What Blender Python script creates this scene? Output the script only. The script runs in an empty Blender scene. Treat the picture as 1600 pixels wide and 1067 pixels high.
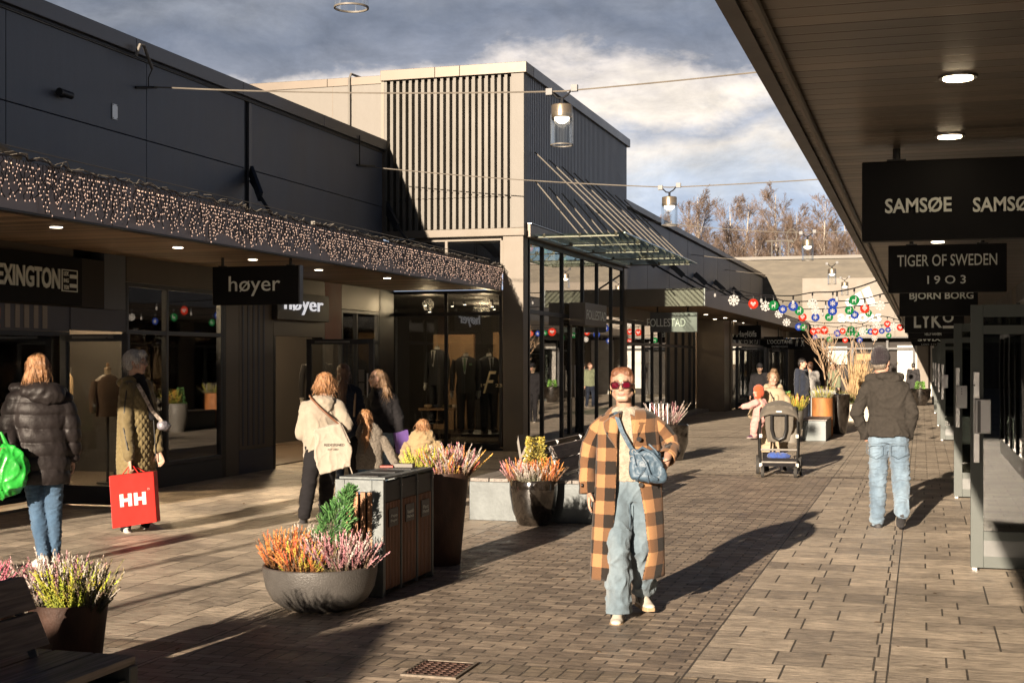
import bpy, bmesh, math, random
from mathutils import Vector, Matrix, noise as mnoise
random.seed(11)
R = math.radians
S = bpy.context.scene
COL = S.collection
F = 2133.0; HOR = 562.0; CAMH = 1.72; YAW = R(16.7)
SA, CA = math.sin(YAW), math.cos(YAW)
# ---------- photo measurement -> metres ----------
def ray(px):
    r = (px-800)/F
    return (-SA + r*CA, CA + r*SA)
def ground(px, py, z=0.0):
    t = F*(CAMH-z)/(py-HOR); d = ray(px)
    return Vector((t*d[0], t*d[1], z))
def at_depth(px, py, t):
    d = ray(px)
    return Vector((t*d[0], t*d[1], CAMH-(py-HOR)*t/F))
def on_x(px, py, X):
    d = ray(px); t = X/d[0]
    return Vector((X, t*d[1], CAMH-(py-HOR)*t/F))
def on_y(px, py, Y):
    d = ray(px); t = Y/d[1]
    return Vector((t*d[0], Y, CAMH-(py-HOR)*t/F))
# ---------- object bookkeeping ----------
def tag(o, label=None, cat=None, group=None, kind=None):
    if label: o['label'] = label
    if cat: o['category'] = cat
    if group: o['group'] = group
    if kind: o['kind'] = kind
    return o
def thing(name, label, cat, loc=(0,0,0), rz=0.0, group=None, scale=1.0):
    o = bpy.data.objects.new(name, None); COL.objects.link(o)
    o.empty_display_size = 0.1
    o.location = loc; o.rotation_euler = (0,0,rz); o.scale = (scale,)*3
    return tag(o, label, cat, group)
def kids(o):
    return [c for c in COL.objects if c.parent == o]
def copy_tree(o, loc=None, rz=None, label=None, group=None, parent=None, scale=None):
    c = o.copy(); COL.objects.link(c)
    if parent: c.parent = parent
    for ch in list(o.children): copy_tree(ch, parent=c)
    if loc is not None: c.location = loc
    if rz is not None: c.rotation_euler = (0,0,rz)
    if scale is not None: c.scale = (scale,)*3
    if label: c['label'] = label
    if group: c['group'] = group
    return c
# ---------- mesh builder ----------
class MB:
    def __init__(s): s.v=[]; s.f=[]; s.m=[]; s.uv=None
    def add(s, vs, fs, mi=0):
        n=len(s.v); s.v += [tuple(a) for a in vs]
        s.f += [tuple(i+n for i in f) for f in fs]; s.m += [mi]*len(fs); return s
    def box(s, x0,x1,y0,y1,z0,z1, mi=0):
        if x0>x1:x0,x1=x1,x0
        if y0>y1:y0,y1=y1,y0
        if z0>z1:z0,z1=z1,z0
        return s.add([(x0,y0,z0),(x1,y0,z0),(x1,y1,z0),(x0,y1,z0),(x0,y0,z1),(x1,y0,z1),(x1,y1,z1),(x0,y1,z1)],
          [(0,3,2,1),(4,5,6,7),(0,1,5,4),(1,2,6,5),(2,3,7,6),(3,0,4,7)],mi)
    def obox(s, c, ax, ay, az, mi=0):
        c=Vector(c);ax=Vector(ax);ay=Vector(ay);az=Vector(az)
        P=[c+ax*i+ay*j+az*k for k in(-1,1) for i,j in((-1,-1),(1,-1),(1,1),(-1,1))]
        return s.add(P,[(0,3,2,1),(4,5,6,7),(0,1,5,4),(1,2,6,5),(2,3,7,6),(3,0,4,7)],mi)
    def bar(s, a, b, w, h, mi=0):
        a=Vector(a);b=Vector(b);d=b-a;L=d.length;d=d/L
        up=Vector((0,0,1)) if abs(d.z)<.95 else Vector((0,1,0))
        x=d.cross(up).normalized();y=x.cross(d).normalized()
        return s.obox((a+b)/2,x*w/2,d*L/2,y*h/2,mi)
    def tube(s, pts, r, n=8, mi=0, cap=True):
        pts=[Vector(p) for p in pts]
        rs = r if isinstance(r,(list,tuple)) else [r]*len(pts)
        rings=[];up=None
        for i,p in enumerate(pts):
            d=(pts[min(i+1,len(pts)-1)]-pts[max(i-1,0)])
            if d.length<1e-9:d=Vector((0,0,1))
            d.normalize()
            if up is None: up=Vector((0,0,1)) if abs(d.z)<.9 else Vector((1,0,0))
            x=d.cross(up)
            if x.length<1e-5:x=d.cross(Vector((1,.3,0)))
            x.normalize();y=x.cross(d).normalized();up=y
            rings.append([p+(x*math.cos(2*math.pi*k/n)+y*math.sin(2*math.pi*k/n))*rs[i] for k in range(n)])
        vs=[q for g in rings for q in g];fs=[]
        for i in range(len(pts)-1):
            for k in range(n):
                fs.append((i*n+k,i*n+(k+1)%n,(i+1)*n+(k+1)%n,(i+1)*n+k))
        if cap: fs.append(tuple(range(n-1,-1,-1)));fs.append(tuple((len(pts)-1)*n+k for k in range(n)))
        return s.add(vs,fs,mi)
    def lathe(s, prof, c=(0,0,0), n=40, mi=0):
        c=Vector(c);vs=[];fs=[]
        for r,z in prof:
            for k in range(n):
                a=2*math.pi*k/n; vs.append(c+Vector((r*math.cos(a),r*math.sin(a),z)))
        for i in range(len(prof)-1):
            for k in range(n):
                fs.append((i*n+k,i*n+(k+1)%n,(i+1)*n+(k+1)%n,(i+1)*n+k))
        return s.add(vs,fs,mi)
    def disc(s, c, r, n=24, axis='z', th=.01, mi=0):
        c=Vector(c)
        ax={'z':(Vector((1,0,0)),Vector((0,1,0)),Vector((0,0,1))),'y':(Vector((1,0,0)),Vector((0,0,1)),Vector((0,-1,0))),'x':(Vector((0,1,0)),Vector((0,0,1)),Vector((1,0,0)))}[axis]
        vs=[c+(ax[0]*math.cos(2*math.pi*k/n)+ax[1]*math.sin(2*math.pi*k/n))*r+ax[2]*q for q in(-th/2,th/2) for k in range(n)]
        fs=[tuple(range(n-1,-1,-1)),tuple(range(n,2*n))]+[(k,(k+1)%n,n+(k+1)%n,n+k) for k in range(n)]
        return s.add(vs,fs,mi)
    def poly(s, pts, d, mi=0):
        """planar polygon extruded by vector d"""
        d=Vector(d);n=len(pts);P=[Vector(p) for p in pts]
        return s.add(P+[p+d for p in P],[tuple(range(n-1,-1,-1)),tuple(range(n,2*n))]+[(k,(k+1)%n,n+(k+1)%n,n+k) for k in range(n)],mi)
    def build(s, name, mats, parent=None, smooth=False, local=False, bevel=0, tagd=None):
        me=bpy.data.meshes.new(name)
        off=Vector((0,0,0))
        if parent is not None and not local:
            p=parent
            while p is not None: off+=p.location; p=p.parent
        me.from_pydata([tuple(Vector(v)-off) for v in s.v],[],s.f)
        if not isinstance(mats,(list,tuple)): mats=[mats]
        for m in mats: me.materials.append(m)
        for p,mi in zip(me.polygons,s.m): p.material_index=mi
        bm=bmesh.new();bm.from_mesh(me);bmesh.ops.recalc_face_normals(bm,faces=bm.faces);bm.to_mesh(me);bm.free()
        if smooth:
            me.polygons.foreach_set('use_smooth',[True]*len(me.polygons))
            try: me.set_sharp_from_angle(angle=R(40))
            except Exception: pass
        o=bpy.data.objects.new(name,me);COL.objects.link(o)
        if parent is not None:o.parent=parent
        if bevel:
            b=o.modifiers.new('bevel','BEVEL');b.width=bevel;b.segments=2;b.limit_method='ANGLE'
        return o
def box_part(name, mat, parent, x0,x1,y0,y1,z0,z1, bevel=0):
    return MB().box(x0,x1,y0,y1,z0,z1).build(name,mat,parent,bevel=bevel)
# ---------- materials ----------
MATS={}
ALB=.74
def mat(name, col, rough=.6, metal=0.0, var=.12, vscale=3.0, bump=.0, bscale=60.0, stretch=(1,1,1), spec=.5, coat=0, dirt=0, sheen=0):
    if name in MATS: return MATS[name]
    m=bpy.data.materials.new(name);m.use_nodes=True;nt=m.node_tree;N=nt.nodes;L=nt.links
    b=N['Principled BSDF'];b.inputs['Roughness'].default_value=rough;b.inputs['Metallic'].default_value=metal
    b.inputs['Specular IOR Level'].default_value=spec;b.inputs['Coat Weight'].default_value=coat
    if sheen: b.inputs['Sheen Weight'].default_value=sheen
    tc=N.new('ShaderNodeTexCoord');mp=N.new('ShaderNodeMapping');mp.inputs['Scale'].default_value=stretch
    L.new(tc.outputs['Object'],mp.inputs['Vector'])
    n=N.new('ShaderNodeTexNoise');n.inputs['Scale'].default_value=vscale;n.inputs['Detail'].default_value=6;n.inputs['Roughness'].default_value=.65
    L.new(mp.outputs[0],n.inputs['Vector'])
    r=N.new('ShaderNodeValToRGB');c=Vector(col[:3])*ALB
    r.color_ramp.elements[0].position=.3;r.color_ramp.elements[1].position=.7
    r.color_ramp.elements[0].color=(*(c*(1-var*1.6)),1);r.color_ramp.elements[1].color=(*[min(1,x) for x in c*(1+var)],1)
    L.new(n.outputs['Fac'],r.inputs[0]);L.new(r.outputs[0],b.inputs['Base Color'])
    rr=N.new('ShaderNodeMapRange');rr.inputs['To Min'].default_value=max(.02,rough-.1);rr.inputs['To Max'].default_value=min(1,rough+.12)
    L.new(n.outputs['Fac'],rr.inputs['Value']);L.new(rr.outputs[0],b.inputs['Roughness'])
    if bump:
        n2=N.new('ShaderNodeTexNoise');n2.inputs['Scale'].default_value=bscale;n2.inputs['Detail'].default_value=4
        L.new(mp.outputs[0],n2.inputs['Vector'])
        bp=N.new('ShaderNodeBump');bp.inputs['Strength'].default_value=bump;bp.inputs['Distance'].default_value=.02
        L.new(n2.outputs['Fac'],bp.inputs['Height']);L.new(bp.outputs[0],b.inputs['Normal'])
    MATS[name]=m;return m
def emis(name,col,strength):
    m=bpy.data.materials.new(name);m.use_nodes=True;b=m.node_tree.nodes['Principled BSDF']
    b.inputs['Base Color'].default_value=(*col,1);b.inputs['Emission Color'].default_value=(*col,1);b.inputs['Emission Strength'].default_value=strength
    MATS[name]=m;return m
def glass(name,tint=(.8,.85,.83),base=.05,power=1.0,gcol=(1,1,1)):
    m=bpy.data.materials.new(name);m.use_nodes=True;nt=m.node_tree;N=nt.nodes;L=nt.links
    N.remove(N['Principled BSDF']);o=N['Material Output']
    t=N.new('ShaderNodeBsdfTransparent');t.inputs[0].default_value=(*tint,1)
    g=N.new('ShaderNodeBsdfGlossy');g.inputs['Roughness'].default_value=.012;g.inputs['Color'].default_value=(*gcol,1)
    nn=N.new('ShaderNodeTexNoise');nn.inputs['Scale'].default_value=.9;bp=N.new('ShaderNodeBump');bp.inputs['Strength'].default_value=.012;bp.inputs['Distance'].default_value=.05
    tc=N.new('ShaderNodeTexCoord');L.new(tc.outputs['Object'],nn.inputs['Vector']);L.new(nn.outputs['Fac'],bp.inputs['Height']);L.new(bp.outputs[0],g.inputs['Normal'])
    fr=N.new('ShaderNodeFresnel');fr.inputs['IOR'].default_value=1.5
    ma=N.new('ShaderNodeMath');ma.operation='MULTIPLY_ADD';ma.inputs[1].default_value=power;ma.inputs[2].default_value=base;ma.use_clamp=True
    L.new(fr.outputs[0],ma.inputs[0]);mx=N.new('ShaderNodeMixShader')
    L.new(ma.outputs[0],mx.inputs[0]);L.new(t.outputs[0],mx.inputs[1]);L.new(g.outputs[0],mx.inputs[2]);L.new(mx.outputs[0],o.inputs['Surface'])
    MATS[name]=m;return m
def wood(name,col,rough=.55,axis='y',dark=.45):
    m=bpy.data.materials.new(name);m.use_nodes=True;nt=m.node_tree;N=nt.nodes;L=nt.links;b=N['Principled BSDF']
    tc=N.new('ShaderNodeTexCoord');mp=N.new('ShaderNodeMapping')
    sc={'x':(1.5,28,28),'y':(28,1.5,28),'z':(28,28,1.5)}[axis];mp.inputs['Scale'].default_value=sc
    L.new(tc.outputs['Object'],mp.inputs[0]);n=N.new('ShaderNodeTexNoise');n.inputs['Scale'].default_value=1.6;n.inputs['Detail'].default_value=8;n.inputs['Distortion'].default_value=.8
    L.new(mp.outputs[0],n.inputs[0]);r=N.new('ShaderNodeValToRGB');c=Vector(col)*ALB
    r.color_ramp.elements[0].position=.32;r.color_ramp.elements[0].color=(*(c*dark),1);r.color_ramp.elements[1].position=.68;r.color_ramp.elements[1].color=(*(c*1.25),1)
    L.new(n.outputs['Fac'],r.inputs[0]);L.new(r.outputs[0],b.inputs['Base Color']);b.inputs['Roughness'].default_value=rough
    bp=N.new('ShaderNodeBump');bp.inputs['Strength'].default_value=.35;bp.inputs['Distance'].default_value=.01;L.new(n.outputs['Fac'],bp.inputs['Height']);L.new(bp.outputs[0],b.inputs['Normal'])
    MATS[name]=m;return m
dark_wall=mat('dark_cladding',(.100,.112,.138),.5,.0,.16,1.6,.15,180,(1,1,.18))
coping_m=mat('coping_metal',(.11,.11,.12),.38,.5,.16,.9)
fascia_m=mat('fascia_metal',(.32,.295,.31),.5,.25,.1,.8)
beige_m=mat('beige_panel',(.135,.112,.085),.5,.1,.08,1.5,.08,120)
bronze_m=mat('bronze_panel',(.115,.093,.072),.42,.35,.12,1.5)
clad_m=mat('corrugated_metal',(.098,.090,.075),.5,.15,.1,1.1,.0)
clad_dark=mat('corrugated_side',(.19,.195,.21),.42,.35,.12,1.1)
white_panel=mat('white_panel',(.15,.137,.118),.55,.0,.1,.8,.15,6)
frame_m=mat('black_frame',(.018,.019,.022),.4,.3,.1,3)
frame_blue=mat('slate_frame',(.035,.04,.05),.42,.2,.1,3)
black_m=mat('black_paint',(.012,.012,.013),.45,.0,.1,3)
sign_m=mat('sign_black',(.006,.006,.007),.6,.0,.15,2,.04,200,spec=.15)
letter_m=mat('sign_letter',(.78,.82,.76),.5,.0,.05,3)
letter_dim=mat('sign_letter_pale',(.36,.36,.33),.5,.0,.05,3)
greenframe=mat('sage_door_frame',(.062,.076,.070),.55,.0,.08,2)
steel_m=mat('steel',(.42,.42,.42),.3,.9,.1,5)
galv_m=mat('galvanised_steel',(.115,.13,.135),.42,.55,.16,5,.05,30)
conc_m=mat('concrete',(.36,.33,.29),.8,.0,.15,2.5,.3,40)
glass_m=glass('window_glass',(.85,.86,.84),.10,1.0)
glass_dk=glass('shaded_window_glass',(.6,.62,.62),.05,.9)
glass_mir=glass('street_window_glass',(.6,.62,.6),.42,1.0)
glass_clear=glass('clear_glass',(.9,.93,.92),.03,.7)
warm_em=emis('warm_lamp',(1,.78,.5),9.0)
spot_em=emis('ceiling_spot',(1,.85,.62),5.0)
bulb_em=emis('fairy_bulb',(1,.66,.48),.34)
cable_m=mat('cable_black',(.012,.012,.014),.5);cord_m=mat('fairy_cord_brown',(.030,.022,.020),.5)
# ---------- text ----------
def lettering(body, mat_, parent, centre, width, height, face='-y', name='lettering', bold=0.0, depth=.012, shear=0, align=None):
    """raised letters, centred on `centre`, on a wall facing -y, +x or -x"""
    cu=bpy.data.curves.new(name,'FONT');cu.body=body;cu.align_x='CENTER';cu.extrude=.02;cu.offset=bold;cu.shear=shear;cu.resolution_u=3
    tmp=bpy.data.objects.new('tmp',cu);COL.objects.link(tmp)
    dg=bpy.context.evaluated_depsgraph_get();me=bpy.data.meshes.new_from_object(tmp.evaluated_get(dg))
    bpy.data.objects.remove(tmp);bpy.data.curves.remove(cu)
    xs=[v.co.x for v in me.vertices];ys=[v.co.y for v in me.vertices]
    w=max(xs)-min(xs);h=max(ys)-min(ys);cx=(max(xs)+min(xs))/2;cy=(max(ys)+min(ys))/2
    u,n={'-y':(Vector((1,0,0)),Vector((0,-1,0))),'+x':(Vector((0,1,0)),Vector((1,0,0))),'-x':(Vector((0,-1,0)),Vector((-1,0,0)))}[face]
    z=Vector((0,0,1));c=Vector(centre);off=Vector((0,0,0));p=parent
    while p is not None: off+=p.location;p=p.parent
    for v in me.vertices:
        a=(v.co.x-cx)/w*width;b=(v.co.y-cy)/h*height;d=(v.co.z+.02)/.04*depth
        v.co=c+u*a+z*b+n*d-off
    me.materials.clear();me.materials.append(mat_)
    for p_ in me.polygons:p_.material_index=0
    o=bpy.data.objects.new(name,me);COL.objects.link(o);o.parent=parent
    return o
# ---------- camera, sun, sky ----------
cam=bpy.data.cameras.new('camera');co=bpy.data.objects.new('camera',cam);COL.objects.link(co)
cam.sensor_width=36;cam.lens=F/1600*36;co.location=(0,0,CAMH);co.rotation_euler=(R(90),0,YAW)
cam.shift_y=28.5/1600;cam.clip_end=600;cam.clip_start=.05;S.camera=co
EL=R(13.6);AZ=R(6.4)
sd=Vector((math.sin(AZ)*math.cos(EL),math.cos(AZ)*math.cos(EL),-math.sin(EL)))
sun=bpy.data.lights.new('sun','SUN');so=bpy.data.objects.new('sun',sun);COL.objects.link(so)
sun.energy=5.0;sun.angle=R(.5);sun.color=(1,.82,.63);so.rotation_euler=sd.to_track_quat('-Z','Y').to_euler()
W=bpy.data.worlds.new('World');S.world=W;W.use_nodes=True;nt=W.node_tree;N=nt.nodes;L=nt.links
bg=N['Background'];bg.inputs['Strength'].default_value=.093
sky=N.new('ShaderNodeTexSky');sky.sky_type='NISHITA';sky.sun_disc=False;sky.sun_elevation=EL;sky.sun_rotation=math.pi+AZ
tc=N.new('ShaderNodeTexCoord')
def nz(scale,detail,vec,dist=0,rough=.55):
    n=N.new('ShaderNodeTexNoise');n.inputs['Scale'].default_value=scale;n.inputs['Detail'].default_value=detail;n.inputs['Distortion'].default_value=dist;n.inputs['Roughness'].default_value=rough
    L.new(vec,n.inputs['Vector']);return n.outputs['Fac']
def mth(op,a,b=None,c=None):
    m=N.new('ShaderNodeMath');m.operation=op
    for i,x in enumerate((a,b,c)):
        if x is None: continue
        if isinstance(x,(int,float)): m.inputs[i].default_value=x
        else: L.new(x,m.inputs[i])
    return m.outputs[0]
mp=N.new('ShaderNodeMapping');mp.inputs['Scale'].default_value=(1,1,2.1);mp.inputs['Location'].default_value=(.35,.1,.2);L.new(tc.outputs['Generated'],mp.inputs[0])
sep=N.new('ShaderNodeSeparateXYZ');L.new(tc.outputs['Generated'],sep.inputs[0])
n1=nz(3.6,10,mp.outputs[0],.15,.58);n2=nz(11,10,mp.outputs[0],.3,.6)
# cloud decks: elevation disturbed by noise picks the deck
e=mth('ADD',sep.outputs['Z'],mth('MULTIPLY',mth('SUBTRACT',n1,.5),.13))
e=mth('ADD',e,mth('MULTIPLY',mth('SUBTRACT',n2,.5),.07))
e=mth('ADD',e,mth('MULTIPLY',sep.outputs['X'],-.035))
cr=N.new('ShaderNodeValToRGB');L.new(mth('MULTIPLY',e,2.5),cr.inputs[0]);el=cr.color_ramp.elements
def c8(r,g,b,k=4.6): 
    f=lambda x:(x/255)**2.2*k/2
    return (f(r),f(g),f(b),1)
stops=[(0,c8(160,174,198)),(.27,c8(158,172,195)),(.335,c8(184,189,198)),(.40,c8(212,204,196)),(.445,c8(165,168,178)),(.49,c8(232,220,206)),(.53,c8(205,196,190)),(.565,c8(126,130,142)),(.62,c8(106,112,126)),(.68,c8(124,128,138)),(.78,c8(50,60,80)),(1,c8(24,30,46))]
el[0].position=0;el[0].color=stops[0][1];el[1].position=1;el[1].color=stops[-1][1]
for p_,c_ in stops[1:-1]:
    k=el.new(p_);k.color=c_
det=N.new('ShaderNodeMapRange');det.inputs['From Min'].default_value=.3;det.inputs['From Max'].default_value=.7;det.inputs['To Min'].default_value=.72;det.inputs['To Max'].default_value=1.22
L.new(nz(13,12,mp.outputs[0],.35,.68),det.inputs[0])
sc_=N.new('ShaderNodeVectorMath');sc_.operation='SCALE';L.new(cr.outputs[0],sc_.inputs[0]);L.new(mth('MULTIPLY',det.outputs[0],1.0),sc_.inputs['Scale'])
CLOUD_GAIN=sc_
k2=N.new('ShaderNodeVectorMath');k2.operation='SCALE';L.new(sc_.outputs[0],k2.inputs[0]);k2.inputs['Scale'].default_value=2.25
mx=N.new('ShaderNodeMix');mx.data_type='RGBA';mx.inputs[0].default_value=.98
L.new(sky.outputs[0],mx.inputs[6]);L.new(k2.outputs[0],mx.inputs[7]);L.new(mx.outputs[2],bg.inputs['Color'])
S.view_settings.view_transform='Standard';S.view_settings.look='None';S.view_settings.exposure=1.6;S.view_settings.gamma=1
S.cycles.use_denoising=True
S.cycles.max_bounces=8;S.cycles.transparent_max_bounces=16;S.cycles.sample_clamp_indirect=6
# ================= ground =================
def paving_material():
    m=bpy.data.materials.new('paving');m.use_nodes=True;nt=m.node_tree;N=nt.nodes;L=nt.links;b=N['Principled BSDF']
    tc=N.new('ShaderNodeTexCoord');sep=N.new('ShaderNodeSeparateXYZ');L.new(tc.outputs['Object'],sep.inputs[0])
    def mth(op,a,b_=None,c=None):
        q=N.new('ShaderNodeMath');q.operation=op
        for i,x in enumerate((a,b_,c)):
            if x is None: continue
            if isinstance(x,(int,float)): q.inputs[i].default_value=x
            else: L.new(x,q.inputs[i])
        return q.outputs[0]
    def brick(bw,rh,mort,c1,c2,cm,off=.5,bias=0,offs=(0,0,0),rot=0,dist=.0):
        KY=2.0;mp=N.new('ShaderNodeMapping');mp.inputs['Location'].default_value=(offs[0],offs[1]*KY,0);mp.inputs['Scale'].default_value=(1,KY,1);L.new(tc.outputs['Object'],mp.inputs[0])
        t=N.new('ShaderNodeTexBrick');t.inputs['Scale'].default_value=1;t.inputs['Brick Width'].default_value=bw;t.inputs['Row Height'].default_value=rh*KY
        t.inputs['Mortar Size'].default_value=mort;t.inputs['Mortar Smooth'].default_value=.3;t.offset=off;t.inputs['Bias'].default_value=bias
        t.inputs['Color1'].default_value=(*c1,1);t.inputs['Color2'].default_value=(*c2,1);t.inputs['Mortar'].default_value=(*cm,1)
        L.new(mp.outputs[0],t.inputs['Vector']);return t
    MC=(.07,.06,.048)
    bs=brick(.215,.083,.0068,(.22,.178,.14),(.45,.365,.28),MC,.5,-.1)
    bs2=brick(.105,.21,.006,(.17,.14,.11),(.36,.29,.21),MC,0.0,-.1,(0,.03,0))
    sl=brick(.50,.36,.0065,(.31,.265,.215),(.56,.475,.375),MC,.43,0,(1.24,.1,0));sl.squash=.55;sl.squash_frequency=2
    sl2=brick(.42,.27,.0065,(.30,.255,.205),(.52,.44,.345),MC,.5,0,(.18,.1,0));sl2.squash=1.5;sl2.squash_frequency=3
    far=brick(.36,.2,.0065,(.33,.28,.22),(.52,.445,.35),MC,.5,0,(.1,.07,0))
    X,Y=sep.outputs['X'],sep.outputs['Y']
    gt=lambda a,v:mth('GREATER_THAN',a,v)
    lt=lambda a,v:mth('LESS_THAN',a,v)
    def band(a,lo,hi): return mth('MULTIPLY',gt(a,lo),lt(a,hi))
    def mixc(f,a,b_):
        q=N.new('ShaderNodeMix');q.data_type='RGBA';L.new(f,q.inputs[0]);L.new(a,q.inputs[6]);L.new(b_,q.inputs[7]);return q.outputs[2]
    def mixf(f,a,b_):
        q=N.new('ShaderNodeMix');q.data_type='FLOAT';L.new(f,q.inputs[0]);L.new(a,q.inputs[2]);L.new(b_,q.inputs[3]);return q.outputs[0]
    col=sl.outputs['Color'];fac=sl.outputs['Fac']
    f=gt(X,-.18);col=mixc(f,col,sl2.outputs['Color']);fac=mixf(f,fac,sl2.outputs['Fac'])
    f=gt(Y,20.6);col=mixc(f,col,far.outputs['Color']);fac=mixf(f,fac,far.outputs['Fac'])
    f=mth('MULTIPLY',band(X,-4.2,-1.24),lt(Y,20.4));col=mixc(f,col,bs.outputs['Color']);fac=mixf(f,fac,bs.outputs['Fac'])
    f=mth('ADD',band(Y,7.14,7.37),mth('ADD',band(Y,20.3,20.62),band(Y,30.2,30.5)),None)
    f=mth('MINIMUM',f,1.0)
    col=mixc(f,col,bs2.outputs['Color']);fac=mixf(f,fac,bs2.outputs['Fac'])
    # zone joints along the street
    j=mth('ADD',band(X,-4.208,-4.196),band(X,-1.248,-1.236));j=mth('ADD',j,band(X,-.186,-.176));j=mth('ADD',j,band(Y,7.132,7.141));j=mth('ADD',j,band(Y,7.37,7.379))
    j=mth('MINIMUM',j,1.0)
    fac=mth('MAXIMUM',fac,j)
    # riven surface: streaks running across the street, blotches, grit
    mp=N.new('ShaderNodeMapping');mp.inputs['Scale'].default_value=(3,16,8);L.new(tc.outputs['Object'],mp.inputs[0])
    n=N.new('ShaderNodeTexNoise');n.inputs['Scale'].default_value=1.3;n.inputs['Detail'].default_value=9;n.inputs['Roughness'].default_value=.7;n.inputs['Distortion'].default_value=1.6;L.new(mp.outputs[0],n.inputs[0])
    n2=N.new('ShaderNodeTexNoise');n2.inputs['Scale'].default_value=.55;n2.inputs['Detail'].default_value=5;L.new(tc.outputs['Object'],n2.inputs[0])
    n3=N.new('ShaderNodeTexNoise');n3.inputs['Scale'].default_value=140;n3.inputs['Detail'].default_value=2;L.new(tc.outputs['Object'],n3.inputs[0])
    def mr(src,a,b_,lo=.3,hi=.7):
        q=N.new('ShaderNodeMapRange');q.inputs['From Min'].default_value=lo;q.inputs['From Max'].default_value=hi;q.inputs['To Min'].default_value=a;q.inputs['To Max'].default_value=b_;L.new(src,q.inputs[0]);return q.outputs[0]
    k=mth('MULTIPLY',mth('MULTIPLY',mr(n.outputs['Fac'],.42,1.30),mr(n2.outputs['Fac'],.80,1.16)),mr(n3.outputs['Fac'],.88,1.1))
    # odd spots: gum and stains
    vo=N.new('ShaderNodeTexVoronoi');vo.inputs['Scale'].default_value=1.7;L.new(tc.outputs['Object'],vo.inputs[0])
    k=mth('MULTIPLY',k,mr(vo.outputs['Distance'],.45,1.0,.015,.05))
    n5=N.new('ShaderNodeTexNoise');n5.inputs['Scale'].default_value=5.5;n5.inputs['Detail'].default_value=7;n5.inputs['Roughness'].default_value=.7;L.new(tc.outputs['Object'],n5.inputs[0]);k=mth('MULTIPLY',k,mr(n5.outputs['Fac'],.78,1.18,.35,.65))
    sc=N.new('ShaderNodeVectorMath');sc.operation='SCALE';L.new(col,sc.inputs[0]);L.new(k,sc.inputs['Scale'])
    cm=N.new('ShaderNodeMix');cm.data_type='RGBA';L.new(fac,cm.inputs[0]);L.new(sc.outputs[0],cm.inputs[6]);cm.inputs[7].default_value=(*MC,1)
    L.new(cm.outputs[2],b.inputs['Base Color'])
    L.new(mr(n5.outputs['Fac'],.36,.72),b.inputs['Roughness'])
    inbrick=mth('MULTIPLY',band(X,-4.2,-1.24),lt(Y,20.4))
    amp=mth('SUBTRACT',.95,mth('MULTIPLY',inbrick,.72))
    h=mth('SUBTRACT',mth('MULTIPLY',n.outputs['Fac'],amp),mth('MULTIPLY',fac,.55))
    h=mth('ADD',h,mth('MULTIPLY',n3.outputs['Fac'],.06))
    bp=N.new('ShaderNodeBump');bp.inputs['Strength'].default_value=.8;bp.inputs['Distance'].default_value=.022;L.new(h,bp.inputs['Height']);L.new(bp.outputs[0],b.inputs['Normal'])
    return m
pav=paving_material()
g=MB().add([(-160,-80,0),(160,-80,0),(160,400,0),(-160,400,0)],[(0,1,2,3)]).build('ground',pav);tag(g,kind='structure')
# drain cover in the brick band
d=ground(688,1046)
t=thing('drain_cover','rusty square iron drain cover set in the small dark bricks','drain cover',d)
iron=mat('rusty_iron',(.11,.06,.045),.7,.4,.4,9,.5,60)
mb=MB();mb.box(d.x-.16,d.x+.16,d.y-.2,d.y-.175,0,.012).box(d.x-.16,d.x+.16,d.y+.175,d.y+.2,0,.012).box(d.x-.16,d.x-.14,d.y-.175,d.y+.175,0,.012).box(d.x+.14,d.x+.16,d.y-.175,d.y+.175,0,.012);mb.build('frame',mat('worn_frame',(.19,.155,.12),.7,0,.3,20),t)
mb=MB();mb.box(d.x-.139,d.x+.139,d.y-.174,d.y+.174,.001,.007)
for i in range(7):
    for j in range(7): mb.box(d.x-.155+i*.046,d.x-.13+i*.046,d.y-.155+j*.046,d.y-.13+j*.046,.007,.012)
mb.build('grate',iron,t)
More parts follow.
